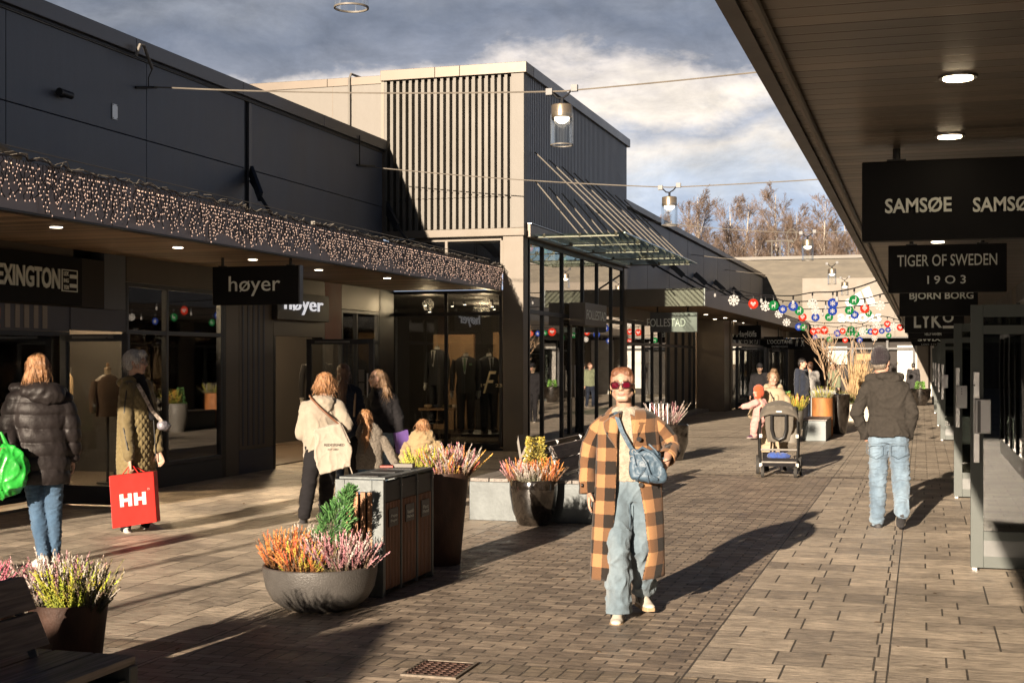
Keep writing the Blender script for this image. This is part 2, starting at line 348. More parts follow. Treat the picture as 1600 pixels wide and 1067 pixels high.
# ================= birches beyond the end of the street =================
bark=mat('birch_bark',(.50,.44,.37),.8,0,.45,3,.2,20,(1,1,4))
twigm=mat('birch_twigs',(.165,.115,.085),.8,0,.25,1)
def birch(seed,Ht):
    rnd=random.Random(seed);tr=MB();cr=MB()
    lean=Vector((rnd.uniform(-.04,.04),rnd.uniform(-.04,.04),0))
    def P(h): return Vector((lean.x*h+.12*math.sin(h*.6+seed),lean.y*h+.1*math.cos(h*.5+seed),h))
    n=12;tr.tube([P(Ht*i/n) for i in range(n+1)],[.17*(1-i/n)**.8+.012 for i in range(n+1)],7)
    def twig(p,d,L,r,lvl):
        seg=3;pts=[p];q=p.copy();dd=d.copy()
        for i in range(seg):
            dd=(dd+Vector((rnd.uniform(-.18,.18),rnd.uniform(-.18,.18),rnd.uniform(-.02,.16) if lvl<2 else rnd.uniform(-.25,.05)))).normalized()
            q=q+dd*L/seg;pts.append(q.copy())
        (tr if lvl==0 else cr).tube(pts,[r,r*.75,r*.5,r*.22],4 if lvl<1 else 3,0,False)
        if lvl<3:
            for i in range([7,6,4][lvl]):
                k=rnd.uniform(.25,1);a=pts[0].lerp(pts[-1],k) if lvl>1 else pts[min(3,int(k*3))].lerp(pts[min(3,int(k*3)+1)],rnd.random())
                v=(dd+Vector((rnd.uniform(-.8,.8),rnd.uniform(-.8,.8),rnd.uniform(-.1,.5)))).normalized()
                twig(a,v,L*[.5,.5,.55][lvl]*rnd.uniform(.7,1.2),[.016,.011,.009][lvl],lvl+1)
    for i in range(32):
        h=Ht*(.25+.73*(i/32)**.9);a=rnd.uniform(0,6.28);k=1-h/Ht
        twig(P(h),Vector((math.cos(a),math.sin(a),1.25)).normalized(),.7+3.6*k**.75*rnd.uniform(.7,1.15),.035*(.35+k),0)
    return tr,cr
protos=[]
bx=[(1010,8.6),(1050,12.3),(1095,13.4),(1152,13.6),(1128,9.2),(1218,14.6),(1185,11.5),(1250,12.2),(1285,13.4),(1318,12.4),(1340,11.5),(1068,9.5),(1238,10.2),(1365,12.4),(1200,9.5),(1268,10),(1302,9.8),(1395,12),(1165,10.5),(1030,9.4)]
blab=['half hidden behind the dark row building','directly behind the second hanging lamp','second tall one right of the second lamp','tall and slender, left of the tallest','short one rising over the dark roof','tallest of all, rising highest above the roof','bushy one just left of the tallest','just right of the tallest','above the middle of the concrete end building','right of the third hanging lamp','next to the canopy edge, second from the canopy','small one right of the second lamp','low one at the foot of the tallest','partly cut by the right canopy edge','low one left of the tallest','low one above the lamp wire','low one behind the third lamp','hidden mostly behind the right canopy','low one above the antenna','low one left of the second lamp']
for i,(px,h) in enumerate(bx):
    D=92+(i*7)%13;p=at_depth(px,562,D)
    if i<4:
        r=thing('birch_tree','bare birch tree with reddish twigs, '+blab[i],'tree',(p.x,p.y,0),i*.7,'birches behind the end building')
        tr,cr=birch(i+3,14.0);tr.build('trunk',bark,r,local=True);cr.build('crown',twigm,r,local=True)
        r.scale=(h/14*.96,)*3;protos.append(r)
    else:
        copy_tree(protos[i%4],(p.x,p.y,0),i*1.3,'bare birch tree with reddish twigs, '+blab[i],scale=h/14*.96)
fn=['first','second','third','fourth','fifth','sixth','seventh','eighth','ninth','tenth','eleventh','twelfth','thirteenth','fourteenth','fifteenth','sixteenth']
for i,px in enumerate((1004,1036,1062,1084,1110,1138,1160,1176,1204,1230,1256,1276,1298,1326,1350,1380)):
    D=112+(i*5)%14;p=at_depth(px,562,D);h=(11.5,14,12,14.5,12.5,13,15,12,14,13.5,15,14,13,14.5,13,12)[i]
    copy_tree(protos[(i+1)%4],(p.x,p.y,0),i*2.1,'bare birch of the rear row, %s from the left'%fn[i],scale=h/14*.98)
# bare trees and an added, unseen gabled block behind the photographer: their shadows fall into the street
shade_bark=mat('dark_bark',(.10,.08,.06),.9,0,.2,4)
for i,(x,y,h,lab) in enumerate(((-10.4,-3.5,4.2,'farthest left'),(-8.55,-2.5,4.5,'second from the left'),(-7.9,-5.5,5,'third from the left'),(-6.6,-3.0,4.2,'nearest the gabled block'))):
    t=thing('bare_tree','bare street tree behind the photographer, '+lab,'tree',(x,y,0),0,'bare trees behind the photographer');rq=random.Random(40+i);m_=MB();cr=MB()
    m_.tube([(x,y,0),(x+.05,y,h*.3),(x-.05,y+.05,h*.6),(x,y,h)],[.10,.08,.05,.02],8)
    for k in range(12):
        z=h*rq.uniform(.22,.95);a=rq.uniform(0,6.28);L_=rq.uniform(.4,.9)*(1.15-z/h)
        p=Vector((x,y,z));q=p+Vector((math.cos(a)*.8,math.sin(a)*.8,.7))*L_;cr.tube([p,(p+q)/2+Vector((0,0,.06)),q],[.02,.014,.006],5)
    m_.build('trunk',shade_bark,t);cr.build('crown',shade_bark,t)
t=thing('gable_shadow_caster','unseen gabled block added behind the photographer to cast a shadow','shadow caster',(-4.75,-4.6,0))
MB().box(-5.15,-4.17,-5.4,-3.9,0,2.55).build('wall',shade_bark,t);MB().poly([(-5.5,-3.75,2.52),(-4.68,-3.75,2.98),(-4.05,-3.75,2.54),(-4.68,-3.75,2.9)],(0,-1.8,0)).build('roof',shade_bark,t);MB().poly([(-5.14,-3.88,2.551),(-4.18,-3.88,2.551),(-4.68,-3.88,2.9)],(0,-1.5,0)).build('gable',shade_bark,t)
t=thing('low_sky_blocker','long plain unseen block added far behind the photographer to shut out low sky','building',(0,-62,0))  # unseen block, added to keep low sky light from behind off the street
MB().box(-70,60,-66,-62,0,13.0).build('wall',shade_bark,t);MB().box(-70.3,60.3,-66.3,-61.7,13.001,13.2).build('roof',shade_bark,t)
# dry leaves blown about on the paving
leafm=mat('dry_leaf',(.22,.12,.05),.8,0,.3,9);rq=random.Random(77);mb=MB()
for i in range(260):
    x=rq.uniform(-9,1.2);y=rq.uniform(5.5,24);a=rq.uniform(0,6.28);r=rq.uniform(.012,.028);u=Vector((math.cos(a),math.sin(a),rq.uniform(-.2,.2)));v=Vector((-math.sin(a),math.cos(a),rq.uniform(-.2,.2)));p=Vector((x,y,.008))
    mb.add([p-u*r,p+v*r*.5,p+u*r,p-v*r*.5],[(0,1,2,3)])
o=mb.build('leaf_litter',leafm);tag(o,'scattered small dry leaves and grit on the paving','leaf litter',kind='stuff')
def soffit_mat(name,col,step=.115,axis='Y',rough=.35):
    m=bpy.data.materials.new(name);m.use_nodes=True;nt=m.node_tree;N=nt.nodes;L=nt.links;b=N['Principled BSDF']
    tc=N.new('ShaderNodeTexCoord');sep=N.new('ShaderNodeSeparateXYZ');L.new(tc.outputs['Object'],sep.inputs[0])
    q=N.new('ShaderNodeMath');q.operation='DIVIDE';L.new(sep.outputs[axis],q.inputs[0]);q.inputs[1].default_value=step
    fl=N.new('ShaderNodeMath');fl.operation='FLOOR';L.new(q.outputs[0],fl.inputs[0])
    fr=N.new('ShaderNodeMath');fr.operation='FRACT';L.new(q.outputs[0],fr.inputs[0])
    wn=N.new('ShaderNodeTexWhiteNoise');wn.noise_dimensions='1D';L.new(fl.outputs[0],wn.inputs['W'])
    r=N.new('ShaderNodeValToRGB');c=Vector(col);r.color_ramp.elements[0].color=(*(c*.5),1);r.color_ramp.elements[1].color=(*(c*1.35),1);L.new(wn.outputs['Value'],r.inputs[0]);L.new(r.outputs[0],b.inputs['Base Color'])
    b.inputs['Roughness'].default_value=rough;b.inputs['Metallic'].default_value=.3
    pp=N.new('ShaderNodeMath');pp.operation='PINGPONG';L.new(fr.outputs[0],pp.inputs[0]);pp.inputs[1].default_value=.5
    mn=N.new('ShaderNodeMath');mn.operation='MINIMUM';L.new(pp.outputs[0],mn.inputs[0]);mn.inputs[1].default_value=.08
    tl=N.new('ShaderNodeMath');tl.operation='MULTIPLY_ADD';L.new(wn.outputs['Value'],tl.inputs[0]);tl.inputs[1].default_value=0;L.new(mn.outputs[0],tl.inputs[2])
    bp=N.new('ShaderNodeBump');bp.inputs['Strength'].default_value=1;bp.inputs['Distance'].default_value=.12;L.new(tl.outputs[0],bp.inputs['Height']);L.new(bp.outputs[0],b.inputs['Normal'])
    MATS[name]=m;return m
soffit_brown=soffit_mat('brown_soffit',(.19,.125,.075),rough=.6)
soffit_bronze=soffit_mat('bronze_soffit',(.095,.075,.055),.125,'Y',.42)
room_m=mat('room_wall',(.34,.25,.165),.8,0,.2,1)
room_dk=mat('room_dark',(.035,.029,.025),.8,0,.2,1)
room_warm=mat('room_panel',(.40,.24,.12),.7,0,.1,2)
floor_in=mat('shop_floor',(.16,.12,.09),.35,0,.1,2)
shelf_wood=wood('shelf_wood',(.38,.22,.11),.5,'x')
red_panel=mat('red_panel',(.26,.09,.06),.6,0,.1,2)
red_soft=mat('muted_red',(.33,.12,.11),.6,0,.05,2)
slate_panel=mat('slate_panel',(.085,.09,.115),.6,0,.08,2)
stripe_beige=mat('stripe_beige',(.27,.235,.20),.6,0,.08,2)

# ---------------- left shop building ----------------
LB=thing('shop_building','long dark grey shop building on the left with lit canopy and flat roof','building',(-10,4,0))
mb=MB()
ys=[4,7.4,10.4,13.25,16.2,18.98]
for a,b in zip(ys[:-1],ys[1:]):
    mb.box(-10.2,-10,a+.006,b-.006,4.676,5.71);mb.box(-10.2,-10,a+.006,b-.006,3.3,4.664)
mb.box(-10.2,-10,19.12,24.62,4.676,5.71);mb.box(-10.2,-10,19.12,24.62,3.3,4.664)
mb.box(-10.6,-10.21,4,24.68,3.0,5.70)
mb.build('upper_wall',dark_wall,LB,bevel=.004)
mb=MB();mb.box(-10.2,-10.03,19.0,19.1,3.3,5.7).box(-10.2,-10.02,24.64,24.69,3.3,5.7);mb.build('joint_channel',black_m,LB)
box_part('joint_trim',coping_m,LB,-10.02,-9.985,19.1,19.19,3.45,5.7)
mb=MB();y=4.0
while y<24.6:
    y2=min(y+2.95,24.66);mb.box(-10.5,-9.90,y+.004,y2-.004,5.755,5.955);y=y2
mb.build('coping',coping_m,LB,bevel=.006)
box_part('coping_shadow_gap',black_m,LB,-10.21,-9.96,4,24.66,5.725,5.754)
box_part('coping_flashing',white_panel,LB,-10.21,-9.975,4,24.66,5.712,5.724)
box_part('roof',black_m,LB,-16,-10.55,4,24.6,5.55,5.7)
box_part('rear_wall',dark_wall,LB,-16.3,-16,4,24.6,0,5.6)
box_part('end_wall',dark_wall,LB,-16,-10.62,3.8,3.99,0,5.7)
# canopy
box_part('canopy_soffit',soffit_brown,LB,-9.8,-7.63,4.5,24.675,3.05,3.09)
box_part('canopy_roof',black_m,LB,-10.0,-7.63,4.5,24.675,3.36,3.40)
mb=MB();y=4.5
while y<24.5:
    y2=min(y+3.0,24.62);mb.box(-7.62,-7.585,y+.003,y2-.003,3.03,3.47);y=y2
mb.build('canopy_fascia',fascia_m,LB,bevel=.003)
box_part('canopy_end_fascia',fascia_m,LB,-9.9,-7.62,4.46,4.5,3.03,3.46)
box_part('canopy_edge_trim',black_m,LB,-7.7,-7.583,4.5,24.6,3.012,3.028)
for px,py in((88,354),(278,386),(395,405),(498,421),(605,434)):
    X=-8.35 if px<300 else -8.7
    p=on_x(px,py,X);
    t_=(CAMH-3.05)*F/(py-HOR);d=ray(px);p=Vector((t_*d[0],t_*d[1],3.05))
    l=MB().disc((p.x,p.y,3.046),.075,20,'z',.008).build('downlight',steel_m,LB);MB().disc((p.x,p.y,3.040),.06,20,'z',.004).build('lamp',spot_em,l)
# stay rods from wall to canopy
for (a,b) in(((392,283),(450,330)),((602,332),(672,390))):
    p=on_x(a[0],a[1],-9.96);q=on_x(b[0],b[1],-8.6);q.z=3.4
    m_=MB();m_.tube([p,q],.028,10);m_.bar(p+Vector((.0,0,.16)),p+(q-p)*.28,.05,.17);m_.tube([p+(q-p)*.62,p+(q-p)*.68],.05,10);m_.build('stay_rod',frame_blue,LB)
# ---- shopfront under the canopy ----
XW=-9.8
def wallbox(name,m,y0,y1,z0,z1,th=.2,parent=LB,x=XW,bevel=0): return box_part(name,m,parent,x-th,x,y0,y1,z0,z1,bevel)
wallbox('wall_panel',bronze_m,4.1,9.6,.0,3.05)
wallbox('wall_panel',beige_m,12.0,14.25,2.96,3.05,.22)
wallbox('sign_band',room_dk,9.6,14.9,2.36,2.955)
wallbox('wall_panel',slate_panel,14.2,15.38,2.08,2.35,.19);wallbox('wall_panel',dark_wall,14.905,15.38,2.355,3.05,.19)
box_part('wall_panel',slate_panel,LB,-9.99,-9.815,9.6,14.195,2.06,2.355)
st=MB()
for i in range(5): st.box(-9.813,-9.806,12.98+i*.17+ (.01*(i%2)),13.07+i*.17,2.085,2.35)
st.build('stripe_graphic',stripe_beige,LB)
# rounded red graphic
def rrect_yz(x,y0,y1,z0,z1,r,n=6):
    P=[]
    for cy,cz,a0 in((y1-r,z1-r,0),(y0+r,z1-r,90),(y0+r,z0+r,180),(y1-r,z0+r,270)):
        for k in range(n+1):
            a=R(a0+90*k/n);P.append((x,cy+r*math.cos(a),cz+r*math.sin(a)))
    return P
MB().poly(rrect_yz(-9.812,11.9,12.9,2.15,2.33,.05),(.006,0,0)).poly(rrect_yz(-9.812,11.9,12.9,2.065,2.125,.028),(.006,0,0)).build('red_graphic',red_soft,LB)
# window one Y 15.4-17.9
def window(parent,y0,y1,z0,z1,mull=(),trans=(),x=XW,fm=frame_blue,gm=glass_m,fw=.055,name='window'):
    m_=MB();d=.07
    m_.box(x-d,x,y0,y0+fw,z0,z1).box(x-d,x,y1-fw,y1,z0,z1).box(x-d,x-.001,y0+fw,y1-fw,z0,z0+fw).box(x-d,x-.001,y0+fw,y1-fw,z1-fw,z1)
    for q in mull:m_.box(x-d,x+.002,q-fw/2,q+fw/2,z0+fw,z1-fw)
    for q in trans:m_.box(x-d,x-.003,y0+fw,y1-fw,q-fw/2,q+fw/2)
    w=m_.build(name,fm,parent,bevel=.003)
    MB().box(x-.045,x-.037,y0+fw*.5,y1-fw*.5,z0+fw*.5,z1-fw*.5).build('pane',gm,w)
    return w
window(LB,15.4,17.93,.28,2.72,(16.4,),(2.08,))
wallbox('wall_base',frame_blue,15.4,17.93,0,.275,.19);wallbox('wall_head',bronze_m,15.4,17.93,2.725,3.05,.19)
wallbox('column',black_m,17.94,18.02,0,3.05,.3)
wallbox('column',beige_m,18.03,18.42,0,3.05,.28)
wallbox('striped_panel',beige_m,18.43,19.55,.36,3.05,.22);wallbox('panel_base',slate_panel,18.43,19.55,0,.355,.21)
sp=MB();
for i in range(5): sp.box(-9.799,-9.793,18.52+i*.17,18.575+i*.17,.42,3.0)
sp.build('stripe_graphic',slate_panel,LB)
wallbox('door_head',bronze_m,19.56,21.5,2.1,3.05,.2)
wallbox('column',red_panel,21.51,22.2,2.06,3.05,.2)
wallbox('wall_head',bronze_m,22.21,24.0,2.62,3.05,.2)
window(LB,22.21,23.95,.2,2.61,(22.9,),(2.06,))
wallbox('column',black_m,23.96,24.69,0,3.05,.2)
wallbox('wall_base',frame_blue,22.21,23.95,0,.195,.2)
wallbox('door_jamb',black_m,21.4,21.5,0,2.1,.2);wallbox('door_jamb',black_m,19.56,19.64,0,2.1,.2)
wallbox('threshold',steel_m,9.7,15.35,.0,.03,.25)
# front windows of first shop (left edge)
window(LB,9.62,14.18,.1,2.055,(11.2,12.6,),())
# open doors hinged on the shopfront, standing square to the wall
def open_door(parent,x0,x1,y,ztop,fm,gm,side=1,z0=.02,fw=.085,kick=.22,handle=True,box=False,name='door'):
    m_=MB();d=.05
    m_.box(x0,x0+fw,y,y+d,z0,ztop).box(x1-fw,x1,y,y+d,z0,ztop).box(x0+fw,x1-fw,y+.001,y+d-.001,ztop-fw,ztop).box(x0+fw,x1-fw,y+.001,y+d-.001,z0,z0+kick)
    dr=m_.build(name,fm,parent,bevel=.003)
    MB().box(x0+fw*.6,x1-fw*.6,y+.02,y+.028,z0+kick*.8,ztop-fw*.5).build('pane',gm,dr)
    return dr
dl=open_door(LB,-9.78,-8.86,13.95,2.02,frame_blue,glass_dk)
MB().box(-9.6,-9.05,13.93,13.949,1.97,2.0).build('door_closer',steel_m,dl)
dr=open_door(LB,-9.78,-8.58,20.72,2.06,frame_blue,glass_m)
MB().box(-9.62,-9.0,20.70,20.719,2.0,2.03).build('door_closer',steel_m,dr)
MB().box(-8.84,-8.74,20.712,20.719,1.36,1.56).box(-8.84,-8.74,20.712,20.719,1.14,1.34).build('notice',white_panel,dr)
MB().tube([(-8.66,20.66,.9),(-8.66,20.66,1.5)],.014).build('handle',steel_m,dr)
# interior of the two shops
box_part('shop_floor',floor_in,LB,-15.9,-10.03,9.6,24.6,.0,.02)
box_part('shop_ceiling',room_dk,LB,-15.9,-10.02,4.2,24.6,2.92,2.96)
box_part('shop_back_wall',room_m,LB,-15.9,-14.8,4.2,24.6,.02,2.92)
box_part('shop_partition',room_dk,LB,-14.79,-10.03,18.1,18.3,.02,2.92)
mb=MB();
for y in(13.2,14.6,16.6,17.4): mb.box(-13.6,-13.5,y,y+.55,.1,2.5)
mb.build('display_panel',room_warm,LB)
sh=MB()
for z in(.45,.95,1.45,1.95): sh.box(-12.2,-11.4,19.7,21.6,z,z+.03)
sh.build('shelf',shelf_wood,LB)
sh=MB();
for y in(19.7,21.57): sh.box(-12.2,-12.16,y,y+.03,.02,2.2).box(-11.44,-11.4,y,y+.03,.02,2.2)
sh.build('shelf_frame',steel_m,LB)
for (x,y,e) in((-11.6,13.8,190),(-11.5,16.7,240),(-11.2,20.8,55),(-11.3,23,110)):
    lp=bpy.data.lights.new('shop_lamp','POINT');lp.energy=e;lp.color=(1,.72,.42);lp.shadow_soft_size=.15
    lo=bpy.data.objects.new('shop_lamp',lp);COL.objects.link(lo);lo.location=(x,y,2.75)
for i in range(9):
    y=13+i*1.2;MB().disc((-11-.7*(i%2),y,2.915),.05,12,'z',.01).build('ceiling_spot',spot_em,LB)

# ---------------- corner building with corrugated upper floor ----------------
CB=thing('corner_building','flat roofed shop with ribbed metal upper storey and tall glass corner','building',(-7.16,24.7,0))
YF=24.7;XS=-7.16
mb=MB();mb.box(-10.0,XS-.06,YF+.06,34.0,4.2,7.1);mb.build('upper_core',clad_dark,CB)
def ribs_x(x0,x1,y,z0,z1,pitch,dep,w=.5):
    m_=MB();n=int(round((x1-x0)/pitch));pitch=(x1-x0)/n
    for i in range(n):
        a=x0+i*pitch;P=[(a,y,0),(a+pitch*.06,y-dep,0),(a+pitch*.50,y-dep,0),(a+pitch*.54,y,0),(a+pitch,y,0)]
        V=[(p[0],p[1],z) for z in(z0,z1) for p in P];k=len(P)
        m_.add(V,[(j,j+1,k+j+1,k+j) for j in range(k-1)])
    return m_
m1=ribs_x(-9.96,-7.40,YF,4.8,7.08,.127,.13);m2=ribs_x(-9.96,-7.40,YF-.002,4.2,4.79,.127,.13);m1.add(m2.v,m2.f)
o=m1.build('front_cladding',clad_m,CB);
def ribs_y(x,y0,y1,z0,z1,pitch,dep):
    m_=MB();n=int(round((y1-y0)/pitch));pitch=(y1-y0)/n
    for i in range(n):
        a=y0+i*pitch;P=[(x,a),(x+dep,a+pitch*.10),(x+dep,a+pitch*.5),(x,a+pitch*.6),(x,a+pitch)]
        V=[(p[0],p[1],z) for z in(z0,z1) for p in P];k=len(P)
        m_.add(V,[(j,j+1,k+j+1,k+j) for j in range(k-1)])
    return m_
m1=ribs_y(XS-.02,YF+.12,33.95,4.30,7.1,.127,.04);m1.build('side_cladding',clad_dark,CB)
mb=MB();mb.box(-7.39,XS+.02,YF-.13,YF+.10,4.2,7.1);mb.build('corner_trim',white_panel,CB,bevel=.004)
mb=MB();mb.box(-10.02,-9.96,YF-.12,YF+.02,4.2,7.1);mb.build('edge_trim',bronze_m,CB)
mb=MB();x=-16.0
for a,b in((-16,-13),(-13,-11.2),(-11.2,-10.03)): mb.box(a+.003,b-.003,YF-.02,YF+.35,7.08,7.24)
for a,b in((-10.02,-8.9),(-8.9,-8.4),(-8.4,XS+.08)): mb.box(a+.003,b-.003,YF-.17,YF+.35,7.1,7.3)
mb.build('front_coping',bronze_m,CB,bevel=.005)
mb=MB();mb.box(XS-.3,XS+.08,YF+.36,34.05,7.1,7.3);mb.build('side_coping',coping_m,CB,bevel=.005)
box_part('roof',black_m,CB,-16,XS-.31,YF+.36,34,7.0,7.1)
box_part('side_annex_wall',white_panel,CB,-16,-10.03,YF,YF+.3,5.0,7.08)
for x in(-11.1,-12.6,): box_part('panel_seam',bronze_m,CB,x,x+.012,YF-.004,YF-.001,5.7,7.08)
# roof hoop and vent on the pale wall
MB().tube([(-10.72,YF-.05,5.9),(-10.72,YF-.05,7.2),(-10.7,YF,7.31),(-10.68,YF+.4,7.32)],.025,8).build('vent_pipe',white_panel,CB,smooth=True)
# ledge under cladding
box_part('ledge',beige_m,CB,-10.0,XS+.03,YF-.15,YF+.05,4.05,4.195,.006)
box_part('side_beam',bronze_m,CB,XS-.15,XS+.10,YF+.06,33.95,4.03,4.28,.008)
box_part('ledge_flashing',steel_m,CB,XS-.02,XS+.12,YF+.06,33.95,4.285,4.298)
# corner column: lit beige facing
box_part('corner_column',beige_m,CB,-7.56,XS,YF-.10,YF+.22,.0,4.045,.005)
box_part('column_lining',black_m,CB,-7.555,-7.165,YF-.0,YF+.226,.0,2.95)
# upper strip window over the canopy
mb=MB();mb.box(-9.9,-7.62,YF,YF+.06,3.98,4.045).box(-9.9,-7.62,YF,YF+.06,3.42,3.5).box(-8.75,-8.70,YF-.004,YF+.055,3.5,3.98).box(-7.64,-7.57,YF-.004,YF+.055,3.5,3.98)
w=mb.build('strip_window',beige_m,CB);MB().box(-9.9,-7.6,YF+.025,YF+.033,3.45,4.0).build('pane',glass_m,w)
# glazed front below the canopy
mb=MB();z=.12
for x in(-9.90,-8.76,-7.66): mb.box(x,x+.06,YF-.02,YF+.05,.1,3.04)
mb.box(-9.84,-7.66,YF-.018,YF+.048,.05,.13).box(-9.84,-7.66,YF-.018,YF+.048,2.56,2.63).box(-9.84,-7.66,YF-.018,YF+.048,2.98,3.04)
w=mb.build('front_window',black_m,CB,bevel=.003);MB().box(-9.84,-7.63,YF+.012,YF+.02,.12,3.0).build('pane',glass_dk,w)
box_part('window_sill',black_m,CB,-9.9,-7.15,YF-.06,YF+.05,.0,.05)
# street side glazing
mb=MB();ys=[25.05,26.06,27.6,29.4,30.8,32.3,33.55]
for y in ys: mb.box(XS-.08,XS,y-.03,y+.03,.08,4.03)
for a,b in zip(ys[:-1],ys[1:]):
    mb.box(XS-.078,XS-.002,a+.03,b-.03,.03,.10);mb.box(XS-.078,XS-.002,a+.03,b-.03,3.94,4.028)
    mb.box(XS-.078,XS-.002,a+.03,b-.03,2.60,2.68)
w=mb.build('side_window',black_m,CB,bevel=.003)
MB().box(XS-.05,XS-.04,25.05,27.57,.08,4.0).build('pane',glass_mir,w);MB().box(XS-.05,XS-.04,29.43,33.5,.08,4.0).build('pane',glass_mir,w)
MB().box(XS-.05,XS-.04,27.6,29.4,2.64,4.0).build('pane',glass_mir,w)
mb=MB();
for y in(27.66,28.42,28.5,29.28): mb.box(XS-.14,XS-.06,y,y+.08,.03,2.58)
mb.box(XS-.139,XS-.061,27.74,29.28,2.5,2.579).box(XS-.139,XS-.061,27.74,29.28,.03,.12)
dr=mb.build('entrance_door',black_m,CB);MB().box(XS-.1,XS-.095,27.74,29.28,.1,2.5).build('pane',glass_dk,dr)
MB().tube([(XS-.02,28.36,.9),(XS-.02,28.36,1.6)],.016).tube([(XS-.02,28.66,.9),(XS-.02,28.66,1.6)],.016).build('handle',steel_m,dr)
box_part('far_corner_post',bronze_m,CB,XS-.2,XS+.02,33.6,33.95,0,4.03)
# interior
box_part('shop_floor',floor_in,CB,-15.9,XS-.12,YF+.1,33.9,.0,.03)
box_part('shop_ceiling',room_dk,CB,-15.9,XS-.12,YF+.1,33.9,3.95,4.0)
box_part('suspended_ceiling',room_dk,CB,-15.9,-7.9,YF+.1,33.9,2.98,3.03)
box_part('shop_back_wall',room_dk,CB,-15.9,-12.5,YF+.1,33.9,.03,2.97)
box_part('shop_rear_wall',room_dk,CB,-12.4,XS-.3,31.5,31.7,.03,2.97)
mb=MB().box(-9.9,-9.0,27.2,27.3,.1,2.25).box(-8.7,-7.75,27.6,27.7,.1,2.3);mb.build('display_panel',room_warm,CB)
for i,(x,y,z) in enumerate([(-9.5,25.6,2.9),(-9.1,26.1,2.9),(-8.6,25.4,2.9),(-8.2,25.9,2.9),(-7.9,26.6,2.9),(-9.3,26.9,2.8),(-8.9,27.3,2.8),(-8.4,26.7,2.85),(-8.0,25.3,2.85),(-9.7,26.4,2.8)]):
    MB().tube([(x,y,z),(x,y+.03,z-.09)],.03,10).disc((x,y+.03,z-.10),.027,12,'z',.01,1).build('track_spot',[black_m,spot_em],CB)
for (x,y,e) in((-9.3,25.25,16),(-8.1,25.2,16),(-8.7,26.6,14),(-9.5,29.5,40)):
    lp=bpy.data.lights.new('shop_lamp','POINT');lp.energy=e;lp.color=(1,.72,.42);lp.shadow_soft_size=.12
    lo=bpy.data.objects.new('shop_lamp',lp);COL.objects.link(lo);lo.location=(x,y,2.8)
# gold script on the glass
gold=mat('gold_film',(.75,.62,.33),.35,.6,.05,3)
lettering('F',gold,CB,on_y(765,597,YF-.025),.26,.42,name='window_script',shear=.5,depth=.004)
lettering('19    23',gold,CB,on_y(768,602,YF-.025),.42,.06,name='window_script',depth=.004)
# glass awning on the street side
aw=MB().box(XS+.12,-5.3,25.0,33.5,4.085,4.100);a=aw.build('glass_awning',glass('awning_glass',(.84,.93,.88),.03,.30),CB)
m_=MB();m_.box(-5.32,-5.295,25.0,33.5,4.08,4.105);m_.build('awning_edge',mat('glass_edge',(.35,.5,.42),.2,0,.05,3),CB)
m_=MB()
for i in range(5):
    y=25.15+i*2.04;m_=MB();m_.bar((XS+.1,y,4.06),(-5.45,y,4.06),.02,.025)
    for x in(-6.9,-6.2,-5.5): m_.tube([(x,y,4.06),(x,y,4.12)],.03,8)
    m_.build('awning_bracket',bronze_m,CB)
for i in range(9):
    y=25.25+i*1.02
    MB().tube([(XS+.05,y,5.7),(-5.5,y+.02,4.12)],.014,8).build('awning_rod',MATS['white_panel'],CB)
    MB().tube([(XS+.05,y,5.15),(-6.25,y+.02,4.12)],.014,8).build('awning_rod',MATS['white_panel'],CB)
    
# ---------------- row building beyond ----------------
RB=thing('row_building','low dark shop row with brown canopy behind the glass corner','building',(-7.2,34,0))
mb=MB();y=34.06
while y<66: 
    y2=min(y+3.4,66.2);mb.box(-7.5,-7.3,y+.02,y2-.02,3.3,5.62);y=y2
mb.build('upper_wall',dark_wall,RB)
box_part('wall_backing',black_m,RB,-8,-7.51,34.06,66.2,3.12,5.6)
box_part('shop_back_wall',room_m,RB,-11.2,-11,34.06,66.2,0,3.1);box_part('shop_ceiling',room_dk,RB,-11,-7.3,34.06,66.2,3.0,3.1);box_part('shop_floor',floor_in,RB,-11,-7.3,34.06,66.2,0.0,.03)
for y,e in((36,120),(40,140),(44,120),(50,160),(58,200)):
    lp=bpy.data.lights.new('shop_lamp','POINT');lp.energy=e;lp.color=(1,.76,.5);lp.shadow_soft_size=.15
    lo=bpy.data.objects.new('shop_lamp',lp);COL.objects.link(lo);lo.location=(-9.0,y,2.7)
for i,y in enumerate((35.2,38.2,41.4,43.6)): box_part('display_panel',(room_warm,beige_m,red_panel,room_warm)[i],RB,-9.2,-9.1,y,y+1.3,.05,2.3)
mb=MB();y=34.06
while y<66:
    y2=min(y+3,66.3);mb.box(-7.9,-7.18,y+.004,y2-.004,5.64,5.80);y=y2
mb.build('coping',bronze_m,RB,bevel=.005)
mb=MB().box(-7.29,-5.17,33.72,33.76,3.05,3.49);mb.build('canopy_front_fascia',beige_m,RB,bevel=.003)
mb=MB();y=33.72
while y<66:
    y2=min(y+3,66.3);mb.box(-5.165,-5.13,y+.003,y2-.003,3.05,3.49);y=y2
mb.build('canopy_side_fascia',fascia_m,RB,bevel=.003)
box_part('canopy_soffit',soffit_brown,RB,-7.3,-5.17,33.77,66.2,3.06,3.10)
box_part('canopy_roof',black_m,RB,-7.29,-5.17,33.77,66.2,3.4,3.44)
